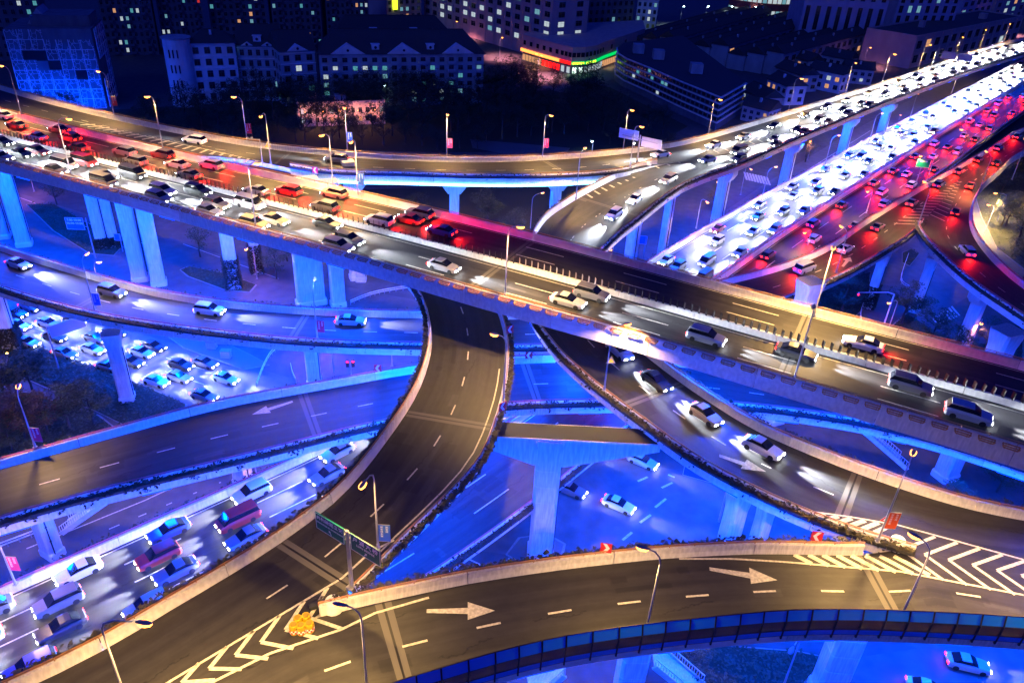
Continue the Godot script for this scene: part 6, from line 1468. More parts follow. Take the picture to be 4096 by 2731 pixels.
func piers() -> void:
	var ym := 0.43
	for q in [[Vector3(-112.25, 0.00, -152.44), 25, 2.6, 2.6, ym, "behind the left end of the lowest left ramp, leftmost of all"], [Vector3(-105.88, 0.00, -149.32), 25, 2.8, 2.8, ym, "second from the left under the widest flyover"], [Vector3(-89.32, 0.00, -149.98), 25, 2.2, 2.2, ym, "with a mossy foot on the kerbed bed at the left"], [Vector3(-87.16, 0.00, -150.97), 25, 2.0, 2.2, ym, "thin, right neighbour of the mossy footed pier"], [Vector3(-75.14, 0.00, -136.30), 25, 2.9, 2.6, ym, "left one of the bright pair behind the left ramp"], [Vector3(-70.78, 0.00, -134.90), 25, 2.7, 2.6, ym, "right one of the bright pair behind the left ramp"], [Vector3(-55.96, 0.00, -135.20), 25, 2.4, 2.4, ym, "with a broad ivy covered foot beside the long island"], [Vector3(-53.58, 0.00, -142.27), 25, 1.9, 1.9, ym, "small, pink lit, behind the ivy footed pier"], [Vector3(-39.27, 0.00, -130.35), 25, 5.2, 2.4, ym, "widest white wall pier behind the left ramp"], [Vector3(-34.00, 0.00, -130.26), 25, 2.6, 2.2, ym, "narrow, right beside the widest wall pier"], [Vector3(-33.19, 0.00, -141.99), 25, 1.9, 1.9, ym, "short bright stub behind the narrow pier near the central ramp"], [Vector3(42.41, 0.00, -100.17), 25, 2.7, 2.4, ym, "under the right half of the widest flyover, nearer the middle"], [Vector3(64.67, 0.00, -88.50), 25, 2.9, 2.4, ym, "under the widest flyover at the far right beside the footbridge stairs"]]:
		var o := {}
		if "ivy" in q[5]: o.ivy = 6.5
		if "mossy" in q[5]: o.ivy = 2.6
		pier(q[0], q[1], q[2], q[3], q[4], "tall concrete pier " + q[5], o)
	var fp := func(key: String, p: Vector3) -> Vector3:
		var m := at_road(roads[key], near_s(roads[key], p), 0.5)
		return Vector3(m.x, 0, m.z)
	for q in [[fp.call("FAR", Vector3(-12.67, 23.00, -146.64)), 20.9, 1.9, 1.9, 0.1, "under the far ramp below the long LED strip, in the middle"], [fp.call("FAR", Vector3(7.05, 22.50, -152.43)), 20.3, 2.0, 1.9, 0.2, "under the far ramp near the loop, with foliage round it"], [fp.call("FAR", Vector3(-32.61, 24.50, -141.97)), 22.2, 1.9, 1.9, 0.1, "under the left part of the far ramp, half hidden by the widest flyover"], [fp.call("LOOP", Vector3(18.24, 20.50, -129.82)), 18.8, 2.1, 1.9, -0.7, "nearest under the loop ramp by the white traffic"], [fp.call("LOOP", Vector3(26.95, 21.00, -145.69)), 18.8, 2.2, 2.2, -0.7, "with a dark foot beside the frontage road sign"], [fp.call("LOOP", Vector3(34.26, 21.00, -156.07)), 18.8, 1.7, 1.7, -0.7, "thin, third from the near end of the loop ramp"], [fp.call("LOOP", Vector3(46.86, 21.00, -170.11)), 18.8, 2.4, 2.1, -0.7, "broad, fourth from the near end of the loop ramp"], [fp.call("LOOP", Vector3(67.42, 20.60, -195.81)), 18.6, 2.4, 2.1, -0.7, "beside the pink lit tree under the long far ramp"], [fp.call("LOOP", Vector3(93.17, 20.00, -228.26)), 18.2, 2.4, 2.1, -0.75, "above the dark planter on the frontage road"], [fp.call("LOOP", Vector3(114.62, 19.60, -252.01)), 17.6, 2.4, 2.1, -0.75, "pink lit, farthest under the long far ramp"]]:
		pier(q[0], q[1], q[2], q[3], q[4], "concrete pier " + q[5], {"cap": 4.6, "flare": 1.1})
	pier(Vector3(-59.24, 0.00, -96.14), 12.2, 2.0, 2.0, 0.35, "square concrete pier of the left ramp standing in the planted bed by the crowded street", {"flare": 1.3})
	pier(Vector3(-84.66, 0.00, -108.78), 12.2, 2.3, 2.3, 0.35, "concrete pier at the left edge with a lamplit ivy skirt", {"flare": 1.2, "ivy": 4.5})
	pier(Vector3(-31.95, 0.00, -103.47), 12.2, 2.0, 2.0, 0.1, "concrete pier of the left ramp behind the white sign board", {"flare": 1.2})
	pier(Vector3(-53.72, 0.00, -64.58), 11.2, 2.2, 1.8, -0.5, "concrete pier at lower left under the ramp with the left arrow", {"flare": 1.15})
	pier(Vector3(-35.39, 0.00, -78.75), 11.2, 2.2, 1.8, -0.3, "concrete pier half hidden below the ramp with the left arrow", {"flare": 1.15})
	pier(Vector3(51.04, 0, -121.70), 12.2, 2.2, 1.8, -0.6, "concrete pier below the ramp with the up arrow, just above the widest flyover", {"flare": 1.2})
	pier(Vector3(73.21, 0, -142.15), 12.2, 1.8, 1.8, -0.6, "left leg under the fork of the two red lit ramps", {"flare": 1.2, "ivy": 5.0})
	pier(Vector3(82.45, 0, -141.31), 12.2, 1.8, 1.8, -0.6, "right leg under the fork of the two red lit ramps", {"flare": 1.2})
	pier(Vector3(84.62, 0, -126.02), 12.8, 2.2, 2.0, 0.6, "hammerhead pier under the curling ramp at the right edge", {"cap": 6.0})
	pier(Vector3(4.97, 0.00, -68.95), 19.0, 2.9, 2.6, -0.02, "biggest hammerhead pier in the middle between two curving flyovers", {"cap": 21.0, "shift": 1.6})
	pier(Vector3(24.93, 0, -61.84), 18.6, 2.0, 1.8, 0.4, "concrete pier under the curving right flyover beside the traffic light", {"flare": 1.2})
	pier(Vector3(27.69, 0, -60.87), 18.6, 1.5, 1.5, 0.4, "thin shaded pier behind the one by the traffic light", {"flare": 1.2})
	pier(Vector3(-6.5, 0, -36.5), 19.0, 2.4, 2.2, 0.2, "concrete pier under the front flyover left of the stair roofs", {"flare": 1.25})
	pier(Vector3(13.34, 0.00, -47.86), 19.0, 2.6, 2.3, 0.05, "bright concrete pier under the front flyover at the bottom edge", {"flare": 1.25})
	pier(Vector3(35.18, 0.00, -51.65), 19.0, 3.0, 2.4, -0.05, "broad concrete pier under the front flyover at bottom right", {"flare": 1.35})
	# low piers of the straight motorway
	for key in ["HW", "HR"]:
		var r: Dictionary = roads[key]
		var s := 12.0
		var k := 0
		while s < 330.0:
			var a := at_road(r, s, 0.5)
			var b := at_road(r, s, 0.6)
			pier(Vector3(a.x, 0, a.z), 6.2, 2.0, 1.6, atan2(-(b.z - a.z), b.x - a.x), "low pier under the %s motorway carriageway, %s from lower left" % ["white lit" if key == "HW" else "red lit", NTH[k]], {"cap": 6.0, "group": "low piers of the straight motorway"})
			s += 24.0
			k += 1

func buildings() -> void:
	# lattice clad block at the upper left
	var A := Vector3(-164.56, 0.00, -251.93)
	var B := Vector3(-141.14, 0.00, -259.43)
	var hb: float = 24.8
	var x := (B - A)
	var w := x.length()
	var yaw := atan2(-x.z, x.x)
	var n := thing("lattice_building", "blue lit block clad in a white crackle lattice at upper left", "building", A, yaw)
	var b := MB.new()
	b.box(Vector3(w * 0.5, hb * 0.5, -11.0), Vector3(w, hb, 21.4))
	b.box(Vector3(w * 0.62, hb + 1.6, -12.0), Vector3(w * 0.7, 3.2, 14.0))
	part("wall", b.mesh(), M.wall_dark, n)
	var rp := MB.new()
	rp.sweep([[Vector3(w * 0.2, hb + 0.1, -18), Vector3(w * 0.5, hb + 0.1, -18), Vector3(w * 0.35, hb + 5, -18)], [Vector3(w * 0.2, hb + 0.1, -8), Vector3(w * 0.5, hb + 0.1, -8), Vector3(w * 0.35, hb + 5, -8)]])
	part("roof_gable", rp.mesh(), M.wall_pale, n)
	var variants := []
	var cols := 7
	var rows := 8
	var pw := w / cols
	var ph := hb / rows
	for k in 4:
		var m := MB.new()
		var pts := []
		for i in 3:
			for j in 4:
				pts.append(Vector3((i + 0.5 + rng.randf_range(-0.4, 0.4)) * pw / 3.0 - pw * 0.5, (j + 0.5 + rng.randf_range(-0.4, 0.4)) * ph / 4.0 - ph * 0.5, 0))
		for i in pts.size():
			for j in range(i + 1, pts.size()):
				if pts[i].distance_to(pts[j]) < pw * 0.33:
					m.bar(pts[i], pts[j], 0.07, 0.07)
		for i in pts.size():
			for e in [Vector3(-pw * 0.5, pts[i].y, 0), Vector3(pw * 0.5, pts[i].y, 0), Vector3(pts[i].x, ph * 0.5, 0), Vector3(pts[i].x, -ph * 0.5, 0)]:
				if pts[i].distance_to(e) < pw * 0.2: m.bar(pts[i], e, 0.1, 0.1)
		for e in [[Vector3(-pw * 0.5, 0, 0), Vector3(0.14, ph, 0.14)], [Vector3(0, -ph * 0.5, 0), Vector3(pw, 0.14, 0.14)]]:
			m.box(e[0], e[1])
		variants.append(m.mesh())
	for j in rows:
		for i in cols:
			if (j == 4 and i in [2, 3]) or (j == 5 and i in [1, 2]) or (j == 3 and i == 5) or (j == 7 and i > 2): continue
			part("lattice_panel", variants[rng.randi() % 4], M.lattice, n, Vector3((i + 0.5) * pw, (j + 0.5) * ph, 0.9))
	for j in rows:
		for i in 5:
			if j in [3, 4] and i < 3: continue
			part("lattice_panel", variants[rng.randi() % 4], M.lattice, n, Vector3(w + 0.9, (j + 0.5) * ph, -2.0 - i * pw), PI / 2)
	for q in [[1.5, 5], [2.5, 4.9], [3.4, 4.0], [5.5, 3.0]]:
		var om := MB.new()
		om.box(Vector3(q[0] * pw, (q[1] + 0.5) * ph, 0.3), Vector3(pw, ph, 0.4))
		part("dark_opening", om.mesh(), M.win_dark, n)
	for i in 4:  # unseen blue floods on the ground, placed to light the lattice front
		var fm := MB.new()
		fm.box(Vector3.ZERO, Vector3(2.6, 0.4, 0.5))
		var fx := part("unseen_led_flood", fm.mesh(), M.led_soft, n, Vector3(w * (i + 0.5) / 4.0, 0.6, 9.0))
		var l := AreaLight3D.new()
		l.name = "unseen_flood_light"
		l.area_size = Vector2(2.6, 1.0)
		l.light_color = LED
		l.light_energy = 420.0
		l.set("area_range", 90.0)
		l.set("area_attenuation", 2.0)
		l.shadow_enabled = true
		fx.add_child(l)
		l.position = Vector3(0, 0.35, 0)
		l.rotation = Vector3(deg_to_rad(38), 0, 0)
	# white villa-like flats and their wings
	var cool := [M.win_cool, M.win_white, M.win_teal]
	var vh: float = 20.4
	slab("apartment_house", "white four storey flats with a curved stair tower behind the bare trees", "apartment house", Vector3(-114.00, 0.00, -269.10), Vector3(-100.46, 0.00, -274.65), 12.0, vh, {"floors": 5, "bays": 4, "lit": 0.12, "wall": M.wall_white, "roof": "hip", "chimneys": 1, "pool": cool, "bands": true, "sides": ["right"]})
	var st := thing("stair_tower", "round white stair tower with three slit windows at the end of the flats", "tower", Vector3(-117.77, 0.00, -268.25))
	var tm := MB.new()
	tm.tube([Vector3.ZERO, Vector3(0, vh + 1.5, 0)], [4.4, 4.4], 20)
	part("wall", tm.mesh(), M.wall_white, st)
	var tr := MB.new()
	tr.tube([Vector3(0, vh + 1.52, 0), Vector3(0, vh + 1.9, 0)], [4.8, 4.8], 20)
	part("roof", tr.mesh(), M.wall_pale, st)
	for j in 4:
		for i in 3:
			var wm := MB.new()
			wm.box(Vector3.ZERO, Vector3(0.45, 2.6, 0.3))
			var a := -0.25 + 0.3 * i
			part("slit_window", wm.mesh(), M.win_dark, st, Vector3(sin(a) * 4.38, vh * (j + 0.6) / 4.2, cos(a) * 4.38), a)
	slab("apartment_house", "dim blue flats with dormer gables between the white flats and the corner block", "apartment house", Vector3(-100.66, 0.00, -277.13), Vector3(-87.47, 0.00, -280.15), 14.0, vh * 0.93, {"floors": 5, "bays": 5, "lit": 0.06, "roof": "gable", "rh": 6.0, "pediments": 2, "pool": cool, "bands": true})
	slab("apartment_house", "blue corner flats with a white gable and brick red balcony sides", "apartment house", Vector3(-84.40, 0.00, -272.06), Vector3(-74.05, 0.00, -278.10), 16.0, 18.7, {"floors": 5, "bays": 3, "lit": 0.3, "roof": "gable", "rh": 5.5, "pediments": 1, "pool": cool, "bands": true, "sides": ["left"]})
	# long block with pediments, and its twin behind
	slab("apartment_house", "long block of flats with three white pediments and lit windows behind the park", "apartment house", Vector3(-71.71, 0.00, -274.88), Vector3(-16.07, 0.00, -292.47), 15.0, 18.0, {"floors": 6, "bays": 17, "lit": 0.2, "balconies": true, "roof": "hip", "rh": 7.0, "pediments": 3, "pool": cool, "wall": M.wall_pale, "sides": ["right"]})
	slab("apartment_house", "dark rear block of flats with faint pediments behind the long block", "apartment house", Vector3(-78.31, 0.00, -323.14), Vector3(-31.57, 0.00, -338.60), 15.0, 15.5, {"floors": 6, "bays": 13, "lit": 0.05, "roof": "hip", "rh": 7.0, "pediments": 3, "pool": cool, "wall": M.wall_dark})
	# low lit frontage seen through the trunks
	var lf := slab("shop_row", "low pink lit shop row glowing behind the park trees", "shop row", Vector3(-73.06, 0.00, -248.55), Vector3(-46.70, 0.00, -258.23), 8.0, 7.0, {"floors": 2, "bays": 12, "lit": 0.35, "pool": [M.win_warm, M.win_white], "wall": M.wall_pink, "tanks": 1})
	for i in 5:  # unseen lamps, placed to give the shop row its warm glow
		var l := thing("unseen_wall_lamp", "unseen warm wall lamp placed to light the pink shop row, %s from the left" % NTH[i], "wall lamp", Vector3(-73.06, 0.00, -248.55).lerp(Vector3(-46.70, 0.00, -258.23), (i + 0.5) / 5.0) + Vector3(0, 5.5, 2.6), 0.0, "unseen wall lamps of the pink shop row")
		var lm := MB.new()
		lm.tube([Vector3(0, 0.0, 0), Vector3(0, 0.3, 0)], [0.2, 0.08], 8)
		part("lamp_shade", lm.mesh(), M.lamp_shell, l)
		var bm := MB.new()
		bm.tube([Vector3(0, -0.18, 0), Vector3(0, -0.01, 0)], [0.12, 0.15], 8)
		part("bulb", bm.mesh(), M.sodium, l)
		var pl := OmniLight3D.new()
		pl.name = "bulb_light"
		pl.light_color = Color(1.0, 0.66, 0.55)
		pl.light_energy = 22.0
		pl.light_size = 0.12
		pl.omni_range = 50.0
		pl.omni_attenuation = 2.0
		pl.shadow_enabled = true
		l.add_child(pl)
		pl.position = Vector3(0, -0.3, 0)
	# office slab with the corner shops
	slab("office_block", "long pale office slab with rows of lit windows behind the corner shops", "office block", Vector3(-60.03, 0.00, -467.74), Vector3(10.28, 0.00, -380.15), 22.0, 44.0, {"floors": 9, "bays": 15, "lit": 0.3, "foot": 5.0, "ribs": true, "wall": M.wall_pink, "pool": [M.win_cool, M.win_white, M.win_white], "sides": ["right"]})
	var sh := thing("corner_shops", "curved corner podium of shops with a bright green fascia and orange signs", "shops", Vector3(-3.30, 0.00, -378.41))
	var o: Vector3 = -sh.position
	var foot := [Vector3(-3.30, 0.00, -378.41) + o, Vector3(5.71, 0.00, -366.86) + o, Vector3(14.26, 0.00, -356.85) + o, Vector3(19.15, 0.00, -351.78) + o, Vector3(25.05, 0.00, -354.21) + o, Vector3(30.52, 0.00, -361.14) + o, Vector3(34.78, 0.00, -370.84) + o, Vector3(58.66, 0.00, -416.13) + o, Vector3(60.54, 0.00, -444.21) + o, Vector3(10.25, 0.00, -411.21) + o]
	var sm := MB.new()
	sm.prism(foot, 4.2, 11.5)
	part("wall", sm.mesh(), M.wall_pink, sh)
	var gm := MB.new()
	var back := []
	var cc := Vector3.ZERO
	for p in foot:
		cc += p
	cc /= foot.size()
	for p in foot:
		back.append(p.move_toward(cc, 0.8))
	gm.prism(back, 0.0, 4.19)
	part("shop_front", gm.mesh(), M.wall_dark, sh)
	for k in 7:
		var a: Vector3 = foot[k]
		var c: Vector3 = foot[k + 1]
		var m: Material = [M.shop_orange, M.shop_orange, M.shop_red, M.shop_green, M.shop_green, M.shop_green, M.shop_green][k]
		var nn := (c - a).cross(Vector3.UP).normalized() * 0.28
		var f := 1.0 if k != 6 else 0.55
		var fm := MB.new()
		fm.bar(a + nn + Vector3.UP * 4.9, a.lerp(c, f) + nn + Vector3.UP * 4.9, 0.3, 1.3)
		part("sign_board", fm.mesh(), m, sh)
		var wm := MB.new()
		var L := int(a.distance_to(c) / 2.4)
		for q in L:
			var p: Vector3 = back[k].lerp(back[k + 1], (q + 0.5) / L)
			var d: Vector3 = (back[k + 1] - back[k]).normalized()
			wm.bar(p - d * 0.95 + Vector3.UP * 1.7 + nn * 0.5, p + d * 0.95 + Vector3.UP * 1.7 + nn * 0.5, 0.08, 2.6)
		part("lit_shop_window", wm.mesh(), [M.win_warm, M.shop_red, M.win_white, M.shop_white, M.win_white, M.win_white, M.win_warm][k], sh)
		if k in [3, 4]:
			var ym := MB.new()
			for q in 6:
				ym.box(a.lerp(c, 0.12 + q * 0.15) + nn * 2.2 + Vector3.UP * 4.9, Vector3(0.75, 0.9, 0.12), atan2(-(c - a).z, (c - a).x))
			part("sign_letters", ym.mesh(), M.shop_yellow, sh)
	var pl2 := MB.new()
	for k in 7:
		for q in 3:
			var p: Vector3 = foot[k].lerp(foot[k + 1], (q + 0.5) / 3.0)
			var d: Vector3 = (foot[k + 1] - foot[k]).normalized()
			pl2.bar(p - d * 0.9 + Vector3.UP * 8.3, p + d * 0.9 + Vector3.UP * 8.3, 0.2, 1.9)
	part("upper_window", pl2.mesh(), M.win_dark, sh)
	for q in [[Vector3(21.83, 0.00, -347.17), "green", Color(0.5, 1.0, 0.6)], [Vector3(2.73, 0.00, -363.16), "orange", Color(1.0, 0.7, 0.45)], [Vector3(42.04, 0.00, -370.85), "yellow", Color(1.0, 0.8, 0.5)]]:
		lamp(q[0], q[0] + Vector3(1, 6, 0), "short lamp tinted to match the %s shop sign at the corner" % q[1], {"color": q[2], "e": 130.0, "group": "short pavement lamps by the corner shops"})  # light tinted to match the shop sign beside each lamp
	# curved office with bright bands
	var ch: float = 11.7
	var cb := thing("curved_building", "low dark office with a rounded end and blue glowing floor bands", "building", Vector3(40.82, 0.00, -336.76))
	o = -cb.position
	var cf := [Vector3(82.14, 0.00, -298.51) + o, Vector3(67.37, 0.00, -272.74) + o, Vector3(58.00, 0.00, -293.30) + o, Vector3(47.87, 0.00, -318.31) + o, Vector3(40.88, 0.00, -333.54) + o, Vector3(38.34, 0.00, -344.47) + o, Vector3(39.03, 0.00, -356.94) + o, Vector3(42.89, 0.00, -369.15) + o, Vector3(74.62, 0.00, -398.17) + o]
	var cmb := MB.new()
	cmb.prism(cf, 0.0, ch)
	part("wall", cmb.mesh(), M.wall_dark, cb)
	cc = Vector3.ZERO
	for p in cf:
		cc += p
	cc /= cf.size()
	for j in 5:
		var y := 2.8 + (ch - 3.0) * j / 4.0
		for k in 6:
			var a: Vector3 = cf[k]
			var c: Vector3 = cf[k + 1]
			var nn := (a.lerp(c, 0.5) - cc)
			nn.y = 0
			nn = nn.normalized() * 0.25
			var bm := MB.new()
			bm.bar(a + nn + Vector3.UP * y, c + nn + Vector3.UP * y, 0.5, 0.45)
			part("floor_band", bm.mesh(), M.wall_white, cb)
			if j < 4:
				var L := int(a.distance_to(c) / 2.6)
				for q in L:
					var p: Vector3 = a.lerp(c, (q + 0.5) / L)
					var wm := MB.new()
					wm.box(Vector3.ZERO, Vector3(1.9, (ch - 3.0) / 4.0 * 0.5, 0.12))
					part("window", wm.mesh(), (cool[rng.randi() % 3]) if rng.randf() < 0.1 else M.win_dark, cb, p + nn * 0.3 + Vector3.UP * (y + (ch - 3.0) / 8.0), atan2(-(c - a).z, (c - a).x))
	var crm := MB.new()
	var inner := []
	for p in cf:
		inner.append(p.move_toward(cc, 0.7))
	crm.prism(inner, ch, ch + 0.25)
	part("roof", crm.mesh(), M.roof_dark, cb)
	for q in [Vector3(69.02, 0.00, -328.54), Vector3(57.03, 0.00, -354.42), Vector3(49.60, 0.00, -366.18)]:
		var hm := MB.new()
		hm.box(Vector3(0, 2.0, 0), Vector3(4.5, 3.6, 4.5))
		part("roof_house", hm.mesh(), M.wall_pale, cb, q * 0.94 + Vector3(0, ch + 0.25, 0) + o)
	# courtyard rows of old terraced houses
	for k in 9:
		var f := k / 8.0
		var a := Vector3(56.18, 0.00, -406.17).lerp(Vector3(117.43, 0.00, -373.53), f)
		var c := Vector3(170.04, 0.00, -596.79).lerp(Vector3(197.63, 0.00, -467.54), f)
		var hh := 7.0 + 1.6 * (k % 3)
		slab("terrace_row", "row of old terraced houses with a dark tiled roof, %s row from the park side" % NTH[8 - k], "terraced houses", a, c, 8.5, hh, {"floors": 2, "bays": 16, "lit": 0.05, "roof": "gable", "rh": 3.2, "chimneys": 5, "wall": M.wall_pale, "group": "old terraced rows", "pool": [M.win_white, M.win_warm]})
	var hs := [[Vector3(85.66, 0.00, -314.05), Vector3(90.06, 0.00, -300.21), 6.0, "by the curved office"], [Vector3(99.36, 0.00, -330.33), Vector3(103.81, 0.00, -316.72), 7.5, "behind the lamp with a pale gable"], [Vector3(110.59, 0.00, -359.13), Vector3(117.46, 0.00, -342.39), 7.0, "with a lit doorway"], [Vector3(123.69, 0.00, -353.77), Vector3(134.67, 0.00, -343.28), 8.0, "white walled, right behind the long far ramp"], [Vector3(124.23, 0.00, -390.87), Vector3(130.63, 0.00, -376.93), 7.0, "in the middle of the old quarter"], [Vector3(139.96, 0.00, -387.06), Vector3(149.42, 0.00, -377.99), 8.5, "tall, left of the vertical striped tower"], [Vector3(144.88, 0.00, -367.69), Vector3(157.04, 0.00, -365.39), 6.5, "low, below the striped tower"], [Vector3(80.20, 0.00, -289.94), Vector3(88.06, 0.00, -282.62), 5.5, "lowest, nearest to the long far ramp"]]
	for q in hs:
		slab("old_house", "small gabled old house " + q[3], "house", q[0], q[1], 9.0, q[2], {"floors": 2, "bays": 4, "lit": 0.16, "roof": "gable", "rh": 3.0, "chimneys": 1, "wall": M.wall_white if "white" in q[3] or "pale" in q[3] else M.wall_pale, "group": "small old houses", "sides": ["right"], "pool": [M.win_white, M.win_warm]})
	# towers along the top edge
	slab("striped_tower", "lilac tower with tall dark window strips left of its twin at the top", "tower block", Vector3(146.95, 0.00, -452.31), Vector3(192.08, 0.00, -452.87), 24.0, 70.0, {"floors": 4, "bays": 8, "lit": 0.0, "wall": M.wall_lilac, "ww": 2.3, "wh": 12.0, "sides": ["right"], "foot": 8.0})
	slab("striped_tower", "lilac tower with dark window strips and small square windows, right of its twin", "tower block", Vector3(204.39, 0.00, -469.58), Vector3(245.84, 0.00, -484.80), 26.0, 70.0, {"floors": 12, "bays": 7, "lit": 0.1, "wall": M.wall_lilac, "ww": 2.6, "wh": 3.6, "sides": ["right"], "foot": 8.0})
	slab("podium_building", "long low pinkish podium with buttresses along the far ramp at upper right", "building", Vector3(193.01, 0.00, -411.36), Vector3(305.66, 0.00, -520.71), 26.0, 15.0, {"floors": 2, "bays": 14, "lit": 0.1, "wall": M.wall_pink, "ribs": true})
	slab("office_tower", "dark glassy tower with a lattice balcony behind the podium", "tower block", Vector3(276.21, 0.00, -540.08), Vector3(320.14, 0.00, -586.95), 24.0, 70.0, {"floors": 14, "bays": 5, "lit": 0.05, "wall": M.wall_lilac})
	slab("office_tower", "pinkish tower with bright strip windows at the top right", "tower block", Vector3(328.60, 0.00, -597.61), Vector3(382.34, 0.00, -654.79), 24.0, 60.0, {"floors": 12, "bays": 4, "lit": 0.45, "wall": M.wall_pink, "ww": 7.0})
	slab("apartment_tower", "pale slim apartment tower with lit bay windows right of the office slab", "tower block", Vector3(58.99, 0.00, -463.01), Vector3(70.32, 0.00, -460.98), 16.0, 60.0, {"floors": 16, "bays": 4, "lit": 0.25, "wall": M.wall_white, "sides": ["right"], "pool": cool, "bands": true})
	slab("apartment_tower", "dark blue slab tower between the office slab and the slim tower", "tower block", Vector3(30.55, 0.00, -438.79), Vector3(56.60, 0.00, -456.58), 20.0, 60.0, {"floors": 15, "bays": 8, "lit": 0.05, "wall": M.wall_dark, "pool": cool})
	var dk := [[250, 366, "leftmost", 0.12], [378, 478, "second from the left, with a red window", 0.12], [492, 620, "third from the left, above the white flats", 0.1], [632, 742, "fourth from the left", 0.08], [754, 850, "rightmost, beside the pink hotel", 0.1]]
	var da := [Vector3(-178.49, 0.00, -338.46), Vector3(-160.21, 0.00, -351.68), Vector3(-143.13, 0.00, -365.09), Vector3(-118.72, 0.00, -376.84), Vector3(-96.41, 0.00, -388.18)]
	var db := [Vector3(-160.01, 0.00, -345.75), Vector3(-143.54, 0.00, -358.65), Vector3(-120.37, 0.00, -374.13), Vector3(-98.25, 0.00, -385.33), Vector3(-77.74, 0.00, -396.27)]
	for k in 5:
		slab("dark_apartment_block", "dark apartment block along the top, " + dk[k][2], "apartment house", da[k], db[k], 16.0, 42.0, {"floors": 13, "bays": 9, "lit": dk[k][3], "wall": M.wall_dark, "balconies": true, "group": "dark apartment blocks", "pool": [M.win_cool, M.win_white, M.win_teal, M.win_warm if k != 1 else M.win_red]})
	slab("dark_apartment_block", "dark block at the top left corner above the lattice building", "apartment house", Vector3(-221.49, 0.00, -315.24), Vector3(-195.91, 0.00, -326.01), 16.0, 30.0, {"floors": 9, "bays": 10, "lit": 0.06, "wall": M.wall_dark, "pool": cool})
	var ht := slab("hotel", "pink hotel corner with a tall yellow lit sign and a red and blue neon band", "hotel", Vector3(-77.14, 0.00, -443.62), Vector3(-60.54, 0.00, -458.26), 20.0, 26.0, {"floors": 7, "bays": 6, "lit": 0.12, "wall": M.wall_pink})
	var hw: float = Vector3(-77.14, 0.00, -443.62).distance_to(Vector3(-60.54, 0.00, -458.26))
	for q in [[Vector3(hw * 0.22, 17, 0.6), Vector3(2.6, 15, 0.5), M.shop_yellow, "sign_box"], [Vector3(hw * 0.6, 23, 0.5), Vector3(hw * 0.35, 2.0, 0.4), M.shop_red, "neon_sign"], [Vector3(hw * 0.82, 23.2, 0.6), Vector3(hw * 0.2, 2.0, 0.4), M.led_soft, "neon_sign"]]:
		var m := MB.new()
		m.box(q[0], q[1])
		part(q[3], m.mesh(), q[2], ht)
	var rd := thing("round_hall", "round red hall with a ring of lit windows at the top edge", "building", Vector3(151.25, 0.00, -546.29))
	var rm := MB.new()
	rm.tube([Vector3.ZERO, Vector3(0, 26, 0)], [22, 22], 28)
	part("wall", rm.mesh(), M.wall_red, rd)
	for k in 22:
		var a := -1.5 + k * 0.14
		var m := MB.new()
		m.box(Vector3.ZERO, Vector3(2.4, 3.6, 0.3))
		for j in 2:
			part("window", m.mesh(), M.win_white if (k * 7 + j) % 4 else M.win_cool, rd, Vector3(sin(a) * 22.05, 8.0 + 8.0 * j, cos(a) * 22.05), a)
	var wl := thing("lit_wall", "curved yellowish lit hoarding wall by the slim tower", "wall", Vector3(60.22, 0.00, -441.47))
	o = -wl.position
	var wp := [Vector3(60.22, 0.00, -441.47) + o, Vector3(70.27, 0.00, -445.92) + o, Vector3(80.98, 0.00, -461.58) + o, Vector3(88.92, 0.00, -475.65) + o]
	for k in 3:
		var m := MB.new()
		m.bar(wp[k] + Vector3.UP * 3.5, wp[k + 1] + Vector3.UP * 3.5, 0.4, 7.0)
		part("backlit_panel", m.mesh(), glow(Color(0.8, 1.0, 0.5), 0.6), wl)
	for k in 4:
		lamp(Vector3(99.99, 0.00, -507.46) + Vector3(k * 16 - 8, 0, -6.0 * k), Vector3(99.99, 0.00, -507.46) + Vector3(k * 16 - 7, 12, -6.0 * k), "tall white flood lamp on the far green square, %s from the left" % NTH[k], {"color": Color(0.85, 1, 0.95), "glow": M.cool_lamp, "e": 500.0, "group": "white flood lamps on the far square"})

